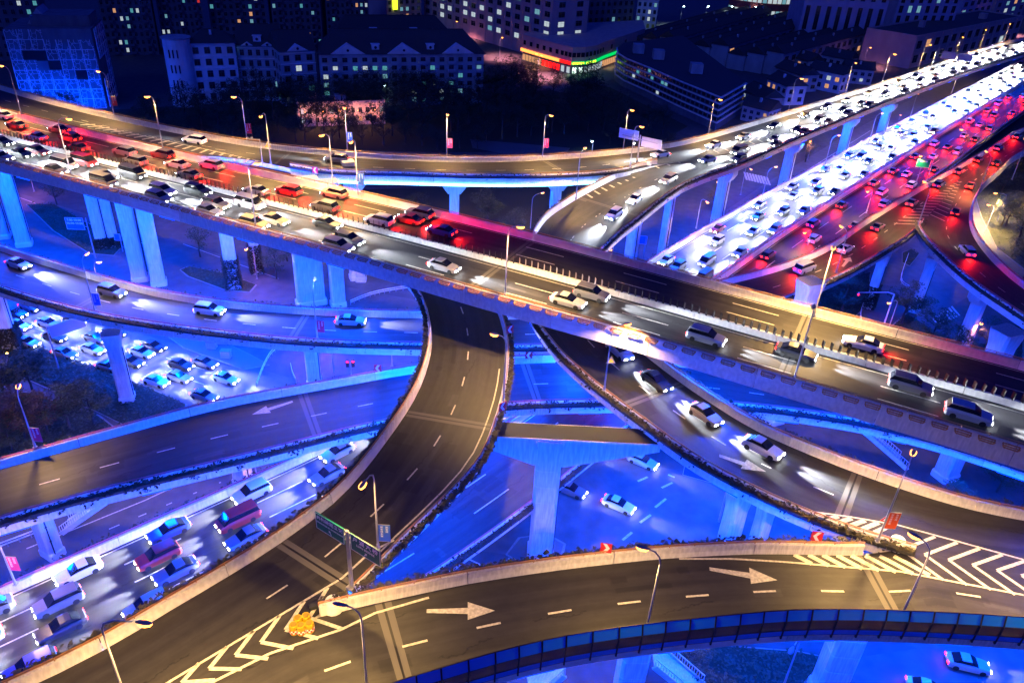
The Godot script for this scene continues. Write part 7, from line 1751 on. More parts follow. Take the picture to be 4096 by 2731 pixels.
func park() -> void:
	# trees between the far ramp and the houses, nearest row first
	var rows := [[Vector3(-116.05, 0.00, -221.84), Vector3(51.13, 0.00, -249.91), 30, 8.5, "in the front row behind the far ramp"], [Vector3(-117.16, 0.00, -233.15), Vector3(54.81, 0.00, -263.74), 30, 11.5, "in the second park row"], [Vector3(-110.97, 0.00, -248.07), Vector3(42.49, 0.00, -273.28), 28, 13.0, "in the middle of the park"], [Vector3(-96.35, 0.00, -264.03), Vector3(31.30, 0.00, -287.54), 24, 13.0, "in the rear park row"], [Vector3(-34.26, 0.00, -297.07), Vector3(32.75, 0.00, -305.56), 12, 15.0, "in the tall clump before the corner shops"]]
	for q in rows:
		var k := 0
		for i in q[2]:
			var f: float = (i + rng.randf_range(-0.35, 0.35)) / q[2]
			var p: Vector3 = q[0].lerp(q[1], f) + Vector3(0, 0, rng.randf_range(-5, 5))
			var bare: bool = p.x < -25.0 and p.x > -75.0 and rng.randf() < 0.7
			if q[3] < 9.0 and (p.x > -10.0 and p.x < 26.0): continue
			tree(p, q[3] * rng.randf_range(0.75, 1.2), (3 + rng.randi() % 2) if bare else rng.randi() % 3, "%s tree %s, %s from the left" % ["bare branched" if bare else "dark leafy", q[4], nth(k)], "park trees " + q[4], M.leaves, rng.randf_range(0.9, 1.3))
			k += 1
	var more := [[Vector3(-68.83, 0.00, -85.27), 9.5, "rusty leaved tree by the banner lamp at left"], [Vector3(-66.37, 0.00, -86.51), 8.0, "rusty round tree right of the banner lamp"], [Vector3(-64.13, 0.00, -88.26), 8.5, "dark tree in the middle of the left bed"], [Vector3(-61.27, 0.00, -89.58), 8.0, "dark tree at the right end of the left bed"], [Vector3(-75.99, 0.00, -93.15), 10.0, "tall dark tree at the left edge"], [Vector3(-74.40, 0.00, -96.80), 8.0, "dark tree above the lamp with the pink banner"], [Vector3(-68.97, 0.00, -82.32), 6.0, "low tree at the left edge above the ramp wall"], [Vector3(-111.38, 0.00, -172.41), 6.5, "slender tree beside the left bright piers"], [Vector3(-67.56, 0.00, -148.17), 7.0, "tree on the verge left of the ivy footed pier"], [Vector3(-48.85, 0.00, -140.01), 7.5, "tree between the ivy footed pier and the widest wall pier"], [Vector3(-48.98, 0.00, -148.42), 7.0, "tree behind the widest wall pier"], [Vector3(-34.34, 0.00, -159.68), 6.0, "tree in the blue lit space beneath the far ramp, left"], [Vector3(-24.79, 0.00, -176.91), 7.0, "tree below the LED strip, left of the middle pier"], [Vector3(-7.46, 0.00, -173.86), 10.0, "broad pale tree right of the middle pier under the far ramp"], [Vector3(-0.86, 0.00, -164.31), 9.0, "second pale tree under the far ramp"], [Vector3(14.90, 0.00, -177.11), 7.0, "tree beside the loop pier"], [Vector3(89.97, 0.00, -241.33), 8.0, "pink lit tree beneath the long far ramp"], [Vector3(51.49, 0.00, -195.09), 7.0, "pink lit tree by the broad loop pier"], [Vector3(66.24, 0.00, -138.55), 9.0, "big dark tree below the fork, left"], [Vector3(77.32, 0.00, -135.33), 10.0, "big dark tree in the bed below the fork"], [Vector3(78.60, 0.00, -126.29), 9.0, "dark tree beside the crossing at right"], [Vector3(80.70, 0.00, -121.89), 8.0, "dark tree above the widest flyover at right"], [Vector3(89.10, 0.00, -125.83), 8.0, "dark tree behind the hammerhead pier"], [Vector3(128.76, 0.00, -193.65), 10.0, "lamp lit tree at the right edge outside the curling ramp"], [Vector3(121.87, 0.00, -173.45), 9.0, "dark tree at the right edge"], [Vector3(125.26, 0.00, -181.75), 12.0, "broad dark tree behind the wall of the curling ramp"], [Vector3(127.51, 0.00, -193.47), 9.0, "round dark tree next to the curling ramp wall"], [Vector3(115.70, 0.00, -160.76), 11.0, "dark tree lowest at the right edge"], [Vector3(162.42, 0.00, -248.38), 8.0, "yellow lit tree at the top of the right edge yard"], [Vector3(141.58, 0.00, -220.55), 9.0, "yellow lit tree by the small lamps at right"], [Vector3(61.65, 0.00, -80.54), 6.0, "tree under the widest flyover at far right"], [Vector3(70.94, 0.00, -85.72), 7.0, "bare tree on the pavement at far right"], [Vector3(20.27, 0.00, -52.27), 6.0, "shrubby tree at the bottom by the stair roofs"], [Vector3(91.69, 0.00, -247.07), 6.0, "small tree behind the pink lit tree"], [Vector3(-155.07, 0.00, -245.69), 9.0, "dark tree before the lattice building, left"], [Vector3(-148.25, 0.00, -248.79), 8.0, "dark tree before the lattice building, right"], [Vector3(-157.38, 0.00, -239.90), 8.0, "dark tree beside the far ramp at the left edge"]]
	for q in more:
		var kind := 3 if "bare" in q[2] or "slender" in q[2] else rng.randi() % 3
		tree(q[0], q[1], kind, q[2], "", M.leaves_rust if "rusty" in q[2] else M.leaves, 1.25)

func chevron_sign(at: Vector3, yaw: float, flip: float, label: String) -> void:
	var n := thing("chevron_sign", label, "road sign", at, yaw, "red and white chevron signs")
	var m := MB.new()
	m.box(Vector3(0, 0.75, 0), Vector3(1.0, 1.1, 0.04))
	part("board", m.mesh(), M.warn_red, n)
	var c := MB.new()
	for s in [-1.0, 1.0]:
		c.quad(Vector3(-0.3 * flip, 0.75 + 0.5 * s, 0.025), Vector3(0.02 * flip, 0.75 + 0.5 * s, 0.025), Vector3(0.34 * flip, 0.75, 0.025), Vector3(0.02 * flip, 0.75, 0.025), Vector3(0, 0, 1))
	part("chevron", c.mesh(), M.paint_white, n)
	var p := MB.new()
	for x in [-0.3, 0.3]:
		p.box(Vector3(x, 0.1, -0.05), Vector3(0.05, 1.0, 0.05))
	part("leg", p.mesh(), M.pole, n)

func tri_sign(at: Vector3, yaw: float, label: String, m: Material) -> void:
	var n := thing("warning_sign", label, "road sign", at, yaw)
	var b := MB.new()
	b.sweep([[Vector3(-0.6, 0, 0), Vector3(0.6, 0, 0), Vector3(0, 1.05, 0)], [Vector3(-0.6, 0, 0.04), Vector3(0.6, 0, 0.04), Vector3(0, 1.05, 0.04)]])
	part("board", b.mesh(), m, n)
	var c := MB.new()
	c.tri(Vector3(-0.38, 0.14, 0.045), Vector3(0.38, 0.14, 0.045), Vector3(0, 0.8, 0.045), Vector3(0, 0, 1))
	part("field", c.mesh(), M.paint_white if m == M.warn_red else M.warn_yellow, n)
	var t := MB.new()
	t.box(Vector3(0, 0.45, 0.05), Vector3(0.07, 0.28, 0.01))
	t.box(Vector3(0, 0.24, 0.05), Vector3(0.07, 0.07, 0.01))
	part("symbol", t.mesh(), M.dark_metal, n)

func board(called: String, label: String, at: Vector3, yaw: float, w: float, h: float, ph: float, m: Material, lines: Array, o := {}) -> Node3D:
	# a post with one sign board on a side arm; at is the foot
	var n := thing(called, label, "road sign", at, yaw)
	var pm := MB.new()
	var px: float = o.get("px", 0.0)
	pm.tube([Vector3(px, 0, 0), Vector3(px, ph, 0)], [0.14, 0.1], 8)
	part("post", pm.mesh(), M.pole, n)
	var am := MB.new()
	for y in [ph - h * 0.75, ph - h * 0.3]:
		am.bar(Vector3(px, y, -0.08), Vector3(w * 0.45, y, -0.08), 0.08, 0.08)
	part("arm", am.mesh(), M.pole, n)
	var b := MB.new()
	b.box(Vector3(0, ph - h * 0.5, 0.05), Vector3(w, h, 0.06))
	var bn := part("board", b.mesh(), m, n)
	var f := MB.new()
	for s in [-1.0, 1.0]:
		f.box(Vector3(0, ph - h * 0.5 + s * (h * 0.5 - 0.05), 0.083), Vector3(w - 0.06, 0.05, 0.01))
		f.box(Vector3(s * (w * 0.5 - 0.05), ph - h * 0.5, 0.083), Vector3(0.05, h - 0.16, 0.01))
	part("border", f.mesh(), M.paint_white, bn)
	var y := ph - 0.28
	for t in lines:
		var s: float = o.get("size", 0.42)
		words(t, s, M.paint_white, bn, Vector3(0, y - s * 0.4, 0.086))
		y -= s * 1.15
	return n

func furniture() -> void:
	# the pair of green direction signs on the gore post
	var foot := Vector3(-12.15, 21.00, -43.81)
	var L := Vector3(-15.00, 27.00, -45.35)
	var R := Vector3(-9.19, 27.00, -41.60)
	var x := (R - L)
	x.y = 0
	var yaw := atan2(-x.z, x.x)
	var n := thing("direction_sign", "pair of dark green direction signs on one post at the lower left gore", "road sign", foot, yaw)
	var pm := MB.new()
	pm.tube([Vector3.ZERO, Vector3(0, 6.6, 0)], [0.19, 0.15], 8)
	pm.box(Vector3(0, 0.15, 0), Vector3(0.7, 0.3, 0.7))
	part("post", pm.mesh(), M.pole, n)
	var am := MB.new()
	for y in [5.3, 5.8, 6.3]:
		am.bar(Vector3(-3.2, y, -0.15), Vector3(3.2, y, -0.15), 0.09, 0.09)
	part("cross_arm", am.mesh(), M.pole, n)
	var han := {"gong": "13 93,31 36,71 76,06 a6,37 1a,77 9a", "he": "11 40,03 53,21 2a,23 07,23 56,63 69,63 a3,a3 a9,69 a9", "xin": "20 21,01 52,04 54,06 56,24 2a,26 09,26 59,90 62,62 67,67 5a,64 a4,84 8a", "lu": "01 41,01 04,41 44,04 44,24 29,06 09,26 46,09 48,70 54,71 91,91 56,62 a6,57 5a,57 97,97 9a,5a 9a", "li": "50 52,12 92,34 48,74 68,09 a9", "jiao": "50 52,02 a2,33 15,73 95,75 1a,35 9a", "lu2": "40 43,42 82,23 83,83 86,26 86,23 27,27 0a", "pu": "01 22,04 25,0a 27,32 a2,60 6a,34 3a,34 94,94 9a,36 96,38 98,80 91", "da": "03 a3,50 53,53 0a,53 aa", "qiao": "03 43,20 2a,23 07,23 46,90 52,43 a3,71 46,73 a6,66 5a,86 8a"}
	for side in [-1.0, 1.0]:
		var c := Vector3(1.95 * side, 5.75, 0.0)
		var bm := MB.new()
		bm.box(c, Vector3(3.2, 1.75, 0.08))
		var bn := part("board", bm.mesh(), M.sign_green, n)
		var fm := MB.new()
		for s in [-1.0, 1.0]:
			fm.box(c + Vector3(0, s * 0.83, 0.045), Vector3(3.1, 0.05, 0.012))
			fm.box(c + Vector3(s * 1.55, 0, 0.045), Vector3(0.05, 1.6, 0.012))
		part("border", fm.mesh(), M.paint_white, bn)
		var row: Array = ["gong", "he", "xin", "lu", "li", "jiao"] if side < 0.0 else ["lu2", "pu", "da", "qiao"]
		var lm := MB.new()
		var s: float = 0.42 if side < 0.0 else 0.52
		for k in row.size():
			var cx: float = (k - (row.size() - 1) * 0.5) * (0.49 if side < 0.0 else 0.7)
			var list: String = han[row[k]]
			strokes(list.replace(" ", "").replace(",", " "), s, lm, c + Vector3(cx, 0.47, 0.047), Vector3.RIGHT, Vector3.UP, 0.16)
		part("lettering", lm.mesh(), M.paint_white, bn)
		words("GONGHEXIN RD INTERCHANGE" if side < 0.0 else "LUPU BRIDGE", 0.2 if side < 0.0 else 0.3, M.paint_white, bn, c + Vector3(0, -0.06 - 0.0, 0.046))
		var ar := MB.new()
		var d := Vector3(-0.5, 0.85, 0).normalized() if side < 0.0 else Vector3(0.6, 0.8, 0).normalized()
		var e := Vector3(d.y, -d.x, 0)
		var a := c + Vector3(0, -0.52, 0.048)
		ar.quad(a - d * 0.24 - e * 0.05, a - d * 0.24 + e * 0.05, a + d * 0.05 + e * 0.05, a + d * 0.05 - e * 0.05, Vector3(0, 0, 1))
		ar.tri(a + d * 0.02 - e * 0.15, a + d * 0.02 + e * 0.15, a + d * 0.26, Vector3(0, 0, 1))
		part("direction_arrow", ar.mesh(), M.paint_white, bn)
	# crash barrels
	var spots := [Vector3(-15.69, 21.00, -39.26), Vector3(-15.11, 21.00, -39.26), Vector3(-14.53, 21.00, -39.50), Vector3(-15.53, 21.00, -39.92), Vector3(-14.97, 21.00, -40.17)]
	var bl := ["front left", "front middle", "front right", "back left", "back right"]
	for k in 5:
		var b := thing("crash_barrel", "yellow plastic crash barrel with red and white checks, %s of the five" % bl[k], "barrel", spots[k], 0.0, "yellow crash barrels on the painted gore")
		var m := MB.new()
		m.tube([Vector3.ZERO, Vector3(0, 0.06, 0), Vector3(0, 0.5, 0), Vector3(0, 0.86, 0), Vector3(0, 0.95, 0)], [0.33, 0.36, 0.37, 0.35, 0.31], 16)
		part("body", m.mesh(), M.barrel_yellow, b)
		var l := MB.new()
		l.tube([Vector3(0, 0.95, 0), Vector3(0, 0.99, 0)], [0.24, 0.22], 14)
		part("lid", l.mesh(), M.barrel_lid, b)
		for c in 2:
			var q := MB.new()
			for i in 16:
				for j in 2:
					if (i + j) % 2 != c: continue
					var a0 := TAU * i / 16
					var a1 := TAU * (i + 1) / 16
					var y0 := 0.22 + 0.16 * j
					q.quad(Vector3(cos(a0) * 0.375, y0, sin(a0) * 0.375), Vector3(cos(a1) * 0.375, y0, sin(a1) * 0.375), Vector3(cos(a1) * 0.378, y0 + 0.16, sin(a1) * 0.378), Vector3(cos(a0) * 0.378, y0 + 0.16, sin(a0) * 0.378), Vector3(cos(a0), 0, sin(a0)))
			part("check_band", q.mesh(), M.warn_red if c == 0 else M.paint_white, b)
	# chevron signs on the walls
	chevron_sign(Vector3(9.19, 21.90, -48.40), -0.1, 1.0, "red chevron sign pointing right on the front wall behind the front flyover")
	chevron_sign(Vector3(28.50, 21.90, -51.26), -0.15, -1.0, "tilted red and white chevron sign near the orange banner lamp")
	chevron_sign(Vector3(-0.33, 21.30, -86.45), 0.5, -1.0, "red chevron sign on the right wall of the central ramp")
	chevron_sign(Vector3(-0.62, 21.60, -68.91), 0.7, -1.0, "second red chevron sign low on the right wall of the central ramp")
	chevron_sign(Vector3(-17.96, 13.90, -86.81), 0.1, -1.0, "blue lit chevron sign on the wall left of the central ramp")
	chevron_sign(Vector3(2.49, 13.90, -92.28), 0.1, -1.0, "blue lit chevron sign between the two central ramps")
	chevron_sign(Vector3(-37.15, 25.00, -133.34), 0.0, -1.0, "small chevron sign at the left end of the LED strip")
	tri_sign(Vector3(11.94, 21.50, -77.88) + Vector3(0, 1.6, 0), 0.1, "triangular warning sign back on the lamp post of the curving flyover", M.lamp_shell)
	tri_sign(Vector3(35.32, 22.00, -53.33) + Vector3(0, 1.2, 0.3), -0.2, "red triangular warning sign below the orange banner", M.warn_red)
	tri_sign(Vector3(-46.24, 27.00, -136.85) + Vector3(0, 1.5, 0.4), 0.2, "yellow triangular sign on the post at the far gore", M.warn_yellow)
	tri_sign(Vector3(59.31, 15.00, -130.44) + Vector3(0, 2.0, 0.3), 0.2, "triangular sign on the lamp above the up arrow", M.warn_red)
	# other signs
	board("time_sign", "blue lane sign with opening times 7:00-10:00 and 16:00-19:00 at left", Vector3(-90.75, 0.00, -144.64), 0.05, 3.6, 2.6, 9.0, M.sign_blue, ["7:00-10:00", "16:00-19:00"], {"px": 2.4, "size": 0.62})
	board("direction_sign", "green expressway sign standing between the white and the red traffic", Vector3(104.15, 8.50, -197.79), -0.1, 3.4, 2.2, 7.0, M.sign_green, ["500m"], {"px": 2.2, "size": 0.7})
	board("lane_sign", "big blue lane sign over the crossing in the middle", Vector3(25.60, 0.00, -77.69), -0.35, 4.6, 2.4, 8.5, M.sign_blue, [], {"px": 3.6})
	board("lane_sign", "white faced sign board behind the wall left of the central ramp", Vector3(-26.82, 0.00, -105.53), -0.5, 5.0, 2.2, 8.0, M.paint_white, [], {"px": -3.2})
	board("lane_sign", "grey backed lane sign over the crowded street at left", Vector3(-71.96, 0.00, -105.69), 0.9, 5.5, 2.2, 8.0, M.sign_back, [], {"px": -3.0})
	board("direction_sign", "blue sign beside the piers of the loop ramp", Vector3(27.51, 0.00, -160.38), -0.2, 3.0, 2.0, 5.5, M.sign_blue, [], {"px": 1.2})
	board("direction_sign", "blue and white sign on the kerbed bed by the mossy pier", Vector3(-84.79, 0.00, -148.54), 0.0, 1.4, 1.6, 4.2, M.sign_blue, [], {"px": 0.5})
	var g2 := thing("gantry_sign", "pair of pink lit sign boards on a post at the far gore, seen from behind", "road sign", Vector3(24.41, 21.30, -160.30), -0.5)
	for q in [[-2.6, 6.3], [2.6, 5.4]]:
		var m := MB.new()
		m.box(Vector3(q[0], q[1], 0), Vector3(4.4, 2.0, 0.1))
		for k in 3:
			m.box(Vector3(q[0], q[1] - 0.6 + 0.6 * k, 0.09), Vector3(4.3, 0.08, 0.07))
		part("board", m.mesh(), M.sign_back, g2)
	var gp := MB.new()
	gp.tube([Vector3.ZERO, Vector3(0, 6.6, 0)], [0.2, 0.16], 8)
	gp.bar(Vector3(-4.0, 6.0, 0.2), Vector3(4.0, 5.6, 0.2), 0.12, 0.12)
	part("post", gp.mesh(), M.pole, g2)
	var g3 := thing("gantry_sign", "pair of small white sign boards over the long far ramp at upper right", "road sign", Vector3(146.11, 19.50, -293.78), -0.25)
	for q in [[4.6, 6.6], [10.0, 6.4]]:
		var m := MB.new()
		m.box(Vector3(q[0], q[1], 0), Vector3(4.8, 2.4, 0.12))
		part("board", m.mesh(), M.sign_back, g3)
	var g3m := MB.new()
	g3m.tube([Vector3.ZERO, Vector3(0, 7.4, 0)], [0.2, 0.16], 8)
	g3m.bar(Vector3(0, 7.0, -0.15), Vector3(12.4, 6.8, -0.15), 0.14, 0.14)
	part("post", g3m.mesh(), M.pole, g3)
	# camera mast at the far gore
	var cm := thing("camera_mast", "short mast with two traffic cameras at the left end of the far gore", "camera mast", Vector3(-46.16, 26.60, -132.28))
	var c1 := MB.new()
	c1.tube([Vector3.ZERO, Vector3(0, 4.6, 0)], [0.1, 0.08], 7)
	c1.bar(Vector3(0, 4.5, 0), Vector3(-2.2, 4.5, 0), 0.09, 0.09)
	part("post", c1.mesh(), M.pole, cm)
	for k in 2:
		var q := MB.new()
		q.box(Vector3(-1.3 - 0.8 * k, 4.75, 0.1), Vector3(0.3, 0.28, 0.6), 0.5)
		part("camera", q.mesh(), M.lens_off, cm)
	# traffic lights
	for q in [[Vector3(5.51, 0.00, -68.05), 0.0, "traffic light with red lamps at the foot of the biggest pier", 3.6], [Vector3(29.95, 0.00, -73.84), -0.4, "traffic light beside the thin pier under the curving flyover", 4.5], [Vector3(-25.67, 0.00, -102.83), 0.2, "traffic light below the white faced sign board", 5.0]]:
		var t := thing("traffic_light", q[2], "traffic light", q[0], q[1], "traffic lights on the lowest level")
		var m := MB.new()
		m.tube([Vector3.ZERO, Vector3(0, q[3], 0)], [0.1, 0.08], 7)
		part("post", m.mesh(), M.pole, t)
		for k in 2:
			var hm := MB.new()
			hm.box(Vector3(-0.45 + 0.9 * k, q[3] - 0.3, 0), Vector3(0.5, 1.3, 0.3))
			var hn := part("signal_head", hm.mesh(), M.dark_plastic, t)
			var lm := MB.new()
			lm.tube([Vector3(-0.45 + 0.9 * k, q[3] + 0.08, 0.14), Vector3(-0.45 + 0.9 * k, q[3] + 0.08, 0.18)], [0.17, 0.17], 10)
			part("signal_lamp", lm.mesh(), M.signal_red, hn)
	var ma := thing("signal_mast", "white mast arm with a red traffic signal among the dark trees at right", "traffic light", Vector3(74.08, 0.00, -135.49), 0.2)
	var mm := MB.new()
	mm.tube([Vector3.ZERO, Vector3(0, 6.5, 0), Vector3(-1.5, 7.0, 0), Vector3(-8.0, 7.2, 0)], [0.16, 0.13, 0.1, 0.06], 7)
	part("mast", mm.mesh(), M.paint_white, ma)
	var mh := MB.new()
	mh.box(Vector3(-7.6, 6.9, 0.1), Vector3(1.4, 0.5, 0.3))
	part("signal_head", mh.mesh(), M.dark_plastic, ma)
	var ml := MB.new()
	ml.tube([Vector3(-8.0, 6.9, 0.24), Vector3(-8.0, 6.9, 0.29)], [0.18, 0.18], 10)
	part("signal_lamp", ml.mesh(), M.signal_red, ma)
	# footbridge stairs
	stairs(Vector3(48.70, 9.00, -89.34), Vector3(58.79, 1.00, -89.76), 2.6, "blue lit covered stair down from the footbridge under the widest flyover at right")
	stairs(Vector3(15.23, 9.00, -48.40), Vector3(21.31, 3.00, -48.25), 3.0, "covered stair below the front flyover at the bottom, right one")
	stairs(Vector3(6.48, 8.00, -47.62), Vector3(3.58, 4.00, -47.19), 3.0, "covered stair below the front flyover at the bottom, left one")
	stairs(Vector3(-47.59, 6.00, -68.58), Vector3(-53.84, 1.00, -68.06), 2.2, "stair with dark railings beside the lower left pier")
	# guard rails on the ground level
	guard([Vector3(-31.73, 0.00, -130.71), Vector3(-28.61, 0.00, -134.37), Vector3(-25.10, 0.00, -136.68), Vector3(-20.57, 0.00, -138.78)], "curved blue guard rail behind the widest wall pier")
	guard([Vector3(-40.71, 0.00, -101.34), Vector3(-41.23, 0.00, -106.45), Vector3(-41.20, 0.00, -111.28), Vector3(-40.10, 0.00, -114.00)], "curved pale guard rail closing the crowded street")
	guard([Vector3(-34.87, 0.00, -103.18), Vector3(-36.05, 0.00, -105.39), Vector3(-36.94, 0.00, -107.56)], "short guard rail by the left ramp pier")
	guard([Vector3(-60.25, 0.00, -64.79), Vector3(-57.02, 0.00, -67.49)], "dark railing beside the lower left pier")
	guard([Vector3(67.17, 0.00, -126.65), Vector3(69.71, 0.00, -137.13), Vector3(74.75, 0.00, -147.23)], "low railing along the dark bed below the fork")
	guard([Vector3(92.82, 0.00, -169.57), Vector3(85.49, 0.00, -155.86), Vector3(85.47, 0.00, -151.60)], "curved red railing on the slip road island")
	# drum planters and boxes
	for q in [[Vector3(-51.96, 0.00, -112.29), "left"], [Vector3(-50.63, 0.00, -113.90), "right, taller"], [Vector3(-48.49, 0.00, -109.52), "lower"]]:
		var u := thing("utility_box", "small grey utility box on the paved island, the %s one" % q[1], "utility box", q[0])
		var m := MB.new()
		m.box(Vector3(0, 0.75, 0), Vector3(1.6, 1.5, 1.0))
		part("body", m.mesh(), M.sign_back, u)
		var l := MB.new()
		l.box(Vector3(0, 1.54, 0), Vector3(1.75, 0.08, 1.15))
		part("lid", l.mesh(), M.lamp_shell, u)

func stairs(top: Vector3, foot: Vector3, w: float, label: String) -> void:
	var n := thing("footbridge_stair", label, "stair", foot, 0.0, "footbridge stairs")
	var d := top - foot
	var flat := Vector3(d.x, 0, d.z)
	var L := flat.length()
	var f := flat / L
	var x := f.cross(Vector3.UP)
	var steps := 26
	var sm := MB.new()
	sm.box(Vector3(0, 0.08, 0), Vector3(w, 0.16, L / steps), atan2(f.x, f.z))
	var smesh := sm.mesh()
	for k in steps:
		part("step", smesh, M.concrete_b, n, f * (k + 0.5) * L / steps + Vector3.UP * d.y * k / steps, 0.0)
	var bm := MB.new()
	for s in [-1.0, 1.0]:
		bm.bar(x * w * 0.5 * s, x * w * 0.5 * s + d, 0.2, 0.6)
	part("stringer", bm.mesh(), M.concrete, n)
	for s in [-1.0, 1.0]:
		var rm := MB.new()
		rm.bar(x * (w * 0.5 + 0.05) * s + Vector3.UP * 1.2, x * (w * 0.5 + 0.05) * s + d + Vector3.UP * 1.2, 0.08, 0.08)
		for k in 22:
			var p: Vector3 = x * (w * 0.5 + 0.05) * s + d * (k / 21.0)
			rm.bar(p, p + Vector3.UP * 1.2, 0.05, 0.05)
		part("railing", rm.mesh(), M.paint_white, n)

func guard(p: Array, label: String) -> void:
	var n := thing("guard_rail", label, "railing", p[0])
	var c := catmull(p, 4)
	for y in [0.55, 0.95]:
		var m := MB.new()
		for i in c.size() - 1:
			m.bar(c[i] - p[0] + Vector3.UP * y, c[i + 1] - p[0] + Vector3.UP * y, 0.08, 0.16)
		part("rail", m.mesh(), M.paint_white, n)
	for i in c.size():
		var m := MB.new()
		m.box(Vector3(0, 0.5, 0), Vector3(0.1, 1.0, 0.1))
		part("post", m.mesh(), M.pole, n, c[i] - p[0])

func lamps() -> void:
	var far := "on the far ramp"
	var F := [[Vector3(-83.83, 27.00, -156.02), Vector3(-85.52, 35.60, -156.75), "with a red banner, beside the lattice building", M.banner_red], [Vector3(-53.90, 25.50, -147.30), Vector3(-54.46, 34.50, -147.26), "with a red banner, behind the camera mast", M.banner_red], [Vector3(-34.64, 24.50, -148.76), Vector3(-34.40, 33.50, -147.53), "with a blue banner", M.banner_blue], [Vector3(-15.26, 23.50, -151.82), Vector3(-15.02, 32.50, -150.80), "with a pink banner, before the middle of the park", M.banner_pink], [Vector3(4.20, 23.00, -157.24), Vector3(4.56, 32.00, -156.97), "with a pink banner, before the park path", M.banner_pink], [Vector3(22.03, 22.50, -167.07), Vector3(22.82, 31.50, -166.45), "just left of the pink sign boards", null], [Vector3(44.46, 21.60, -185.82), Vector3(45.59, 30.60, -184.69), "before the curved office", null], [Vector3(72.96, 21.00, -217.43), Vector3(74.47, 30.00, -217.26), "before the small old houses", null], [Vector3(100.52, 20.60, -250.74), Vector3(99.94, 29.60, -246.18), "before the tall striped tower", null], [Vector3(119.28, 20.40, -269.33), Vector3(120.42, 29.40, -268.43), "below the twin striped tower", null], [Vector3(143.91, 20.00, -298.30), Vector3(144.15, 29.00, -294.64), "left of the small white sign boards", null], [Vector3(168.01, 19.80, -322.31), Vector3(167.58, 28.80, -319.72), "right of the small white sign boards", null], [Vector3(191.36, 19.50, -349.14), Vector3(188.22, 28.50, -342.80), "second from the right top corner", null], [Vector3(216.75, 19.20, -377.32), Vector3(210.50, 28.00, -366.20), "nearest to the right top corner", null]]
	for q in F:
		var o := {"e": 480.0, "bh": 3.0}
		if q[3]: o.banner = q[3]
		lamp(q[0], q[1], "lit lamp %s, %s" % [far, q[2]], o)
	var Mq := [[Vector3(-99.06, 27.90, -149.94), Vector3(-100.93, 37.00, -150.93), "at the left edge between the widest flyover and the far ramp"], [Vector3(-64.41, 27.90, -133.94), Vector3(-65.23, 37.20, -133.54), "between the widest flyover and the far ramp, left of the white flats"], [Vector3(-44.11, 27.40, -130.66), Vector3(-43.75, 36.60, -126.94), "at the far gore with the yellow triangle"], [Vector3(-30.32, 27.90, -118.53), Vector3(-30.86, 37.00, -117.82), "on the far wall of the widest flyover, left of the LED strip"], [Vector3(-25.91, 27.90, -116.61), Vector3(-26.09, 37.00, -114.77), "with a blue banner on the far wall of the widest flyover"], [Vector3(-72.68, 27.90, -118.21), Vector3(-70.61, 37.20, -117.86), "on the near wall of the widest flyover at left, curling right"], [Vector3(-37.63, 27.90, -101.85), Vector3(-36.34, 37.20, -101.99), "on the near wall of the widest flyover above the mossy piers"], [Vector3(-1.18, 27.90, -84.62), Vector3(-0.50, 37.20, -84.62), "on the near wall above the central ramp"], [Vector3(37.58, 27.90, -85.19), Vector3(36.88, 37.20, -83.57), "on the far wall of the widest flyover, right half"]]
	for q in Mq:
		var o := {"e": 1000.0 if "right half" in q[2] or "central" in q[2] else 544.0}
		if "blue banner" in q[2]:
			o.banner = M.banner_blue
			o.bh = 2.6
		lamp(q[0], q[1], "lit street lamp " + q[2], o)
	lamp(Vector3(30.30, 27.90, -69.10), Vector3(29.94, 37.40, -68.43), "tall unlit pole with a black camera box at the right of the widest flyover", {"lit": false, "group": ""})
	lamp(Vector3(10.51, 21.40, -137.66), Vector3(12.10, 30.40, -142.48), "lit street lamp on the loop ramp's left wall", {"e": 372.0})
	lamp(Vector3(22.22, 22.20, -154.59), Vector3(23.43, 31.40, -153.99), "lit street lamp right at the far gore by the pink sign boards", {"e": 372.0})
	lamp(Vector3(-0.61, 21.60, -71.16), Vector3(-1.92, 30.00, -71.53), "lit street lamp over the central ramp", {"e": 120.0})
	lamp(Vector3(-10.55, 22.20, -47.35), Vector3(-11.05, 31.00, -45.50), "lamp with a blue banner by the right green sign, seen from above", {"e": 170.0, "banner": M.banner_blue, "bh": 1.8, "group": "lamps on the front flyovers seen from above"})
	lamp(Vector3(11.09, 21.60, -74.49), Vector3(12.85, 30.00, -75.49), "lit lamp on the near wall of the curving right flyover", {"e": 294.0})
	lamp(Vector3(34.34, 22.00, -51.71), Vector3(34.72, 31.50, -52.28), "lamp with orange banners at the right gore", {"e": 520.0, "banner": M.banner_orange, "bh": 2.6, "group": "lamps on the front flyovers seen from above"})
	lamp(Vector3(11.80, 21.00, -40.43), Vector3(11.00, 30.60, -40.67), "blue grey lamp rising through the noise barrier, middle one", {"e": 300.0, "group": "lamps on the front flyovers seen from above"})
	lamp(Vector3(32.63, 21.00, -42.69), Vector3(32.01, 30.60, -43.31), "blue grey lamp rising through the noise barrier, right one", {"e": 300.0, "group": "lamps on the front flyovers seen from above"})
	lamp(Vector3(-9.00, 21.00, -34.15), Vector3(-9.06, 30.40, -34.16), "blue grey lamp rising at the bottom edge, left of the noise barrier", {"e": 380.0, "group": "lamps on the front flyovers seen from above"})
	# lamps that stand just outside the frame and light the front flyovers
	for q in [[Vector3(-25.09, 21.00, -31.82), Vector3(-22.11, 31.00, -31.65), "at the lower left outside the walls"], [Vector3(48.52, 21.00, -42.77), Vector3(43.42, 31.00, -43.70), "right of the frame on the front flyover"]]:
		lamp(q[0], q[1], "street lamp beyond the frame " + q[2], {"e": 560.0})
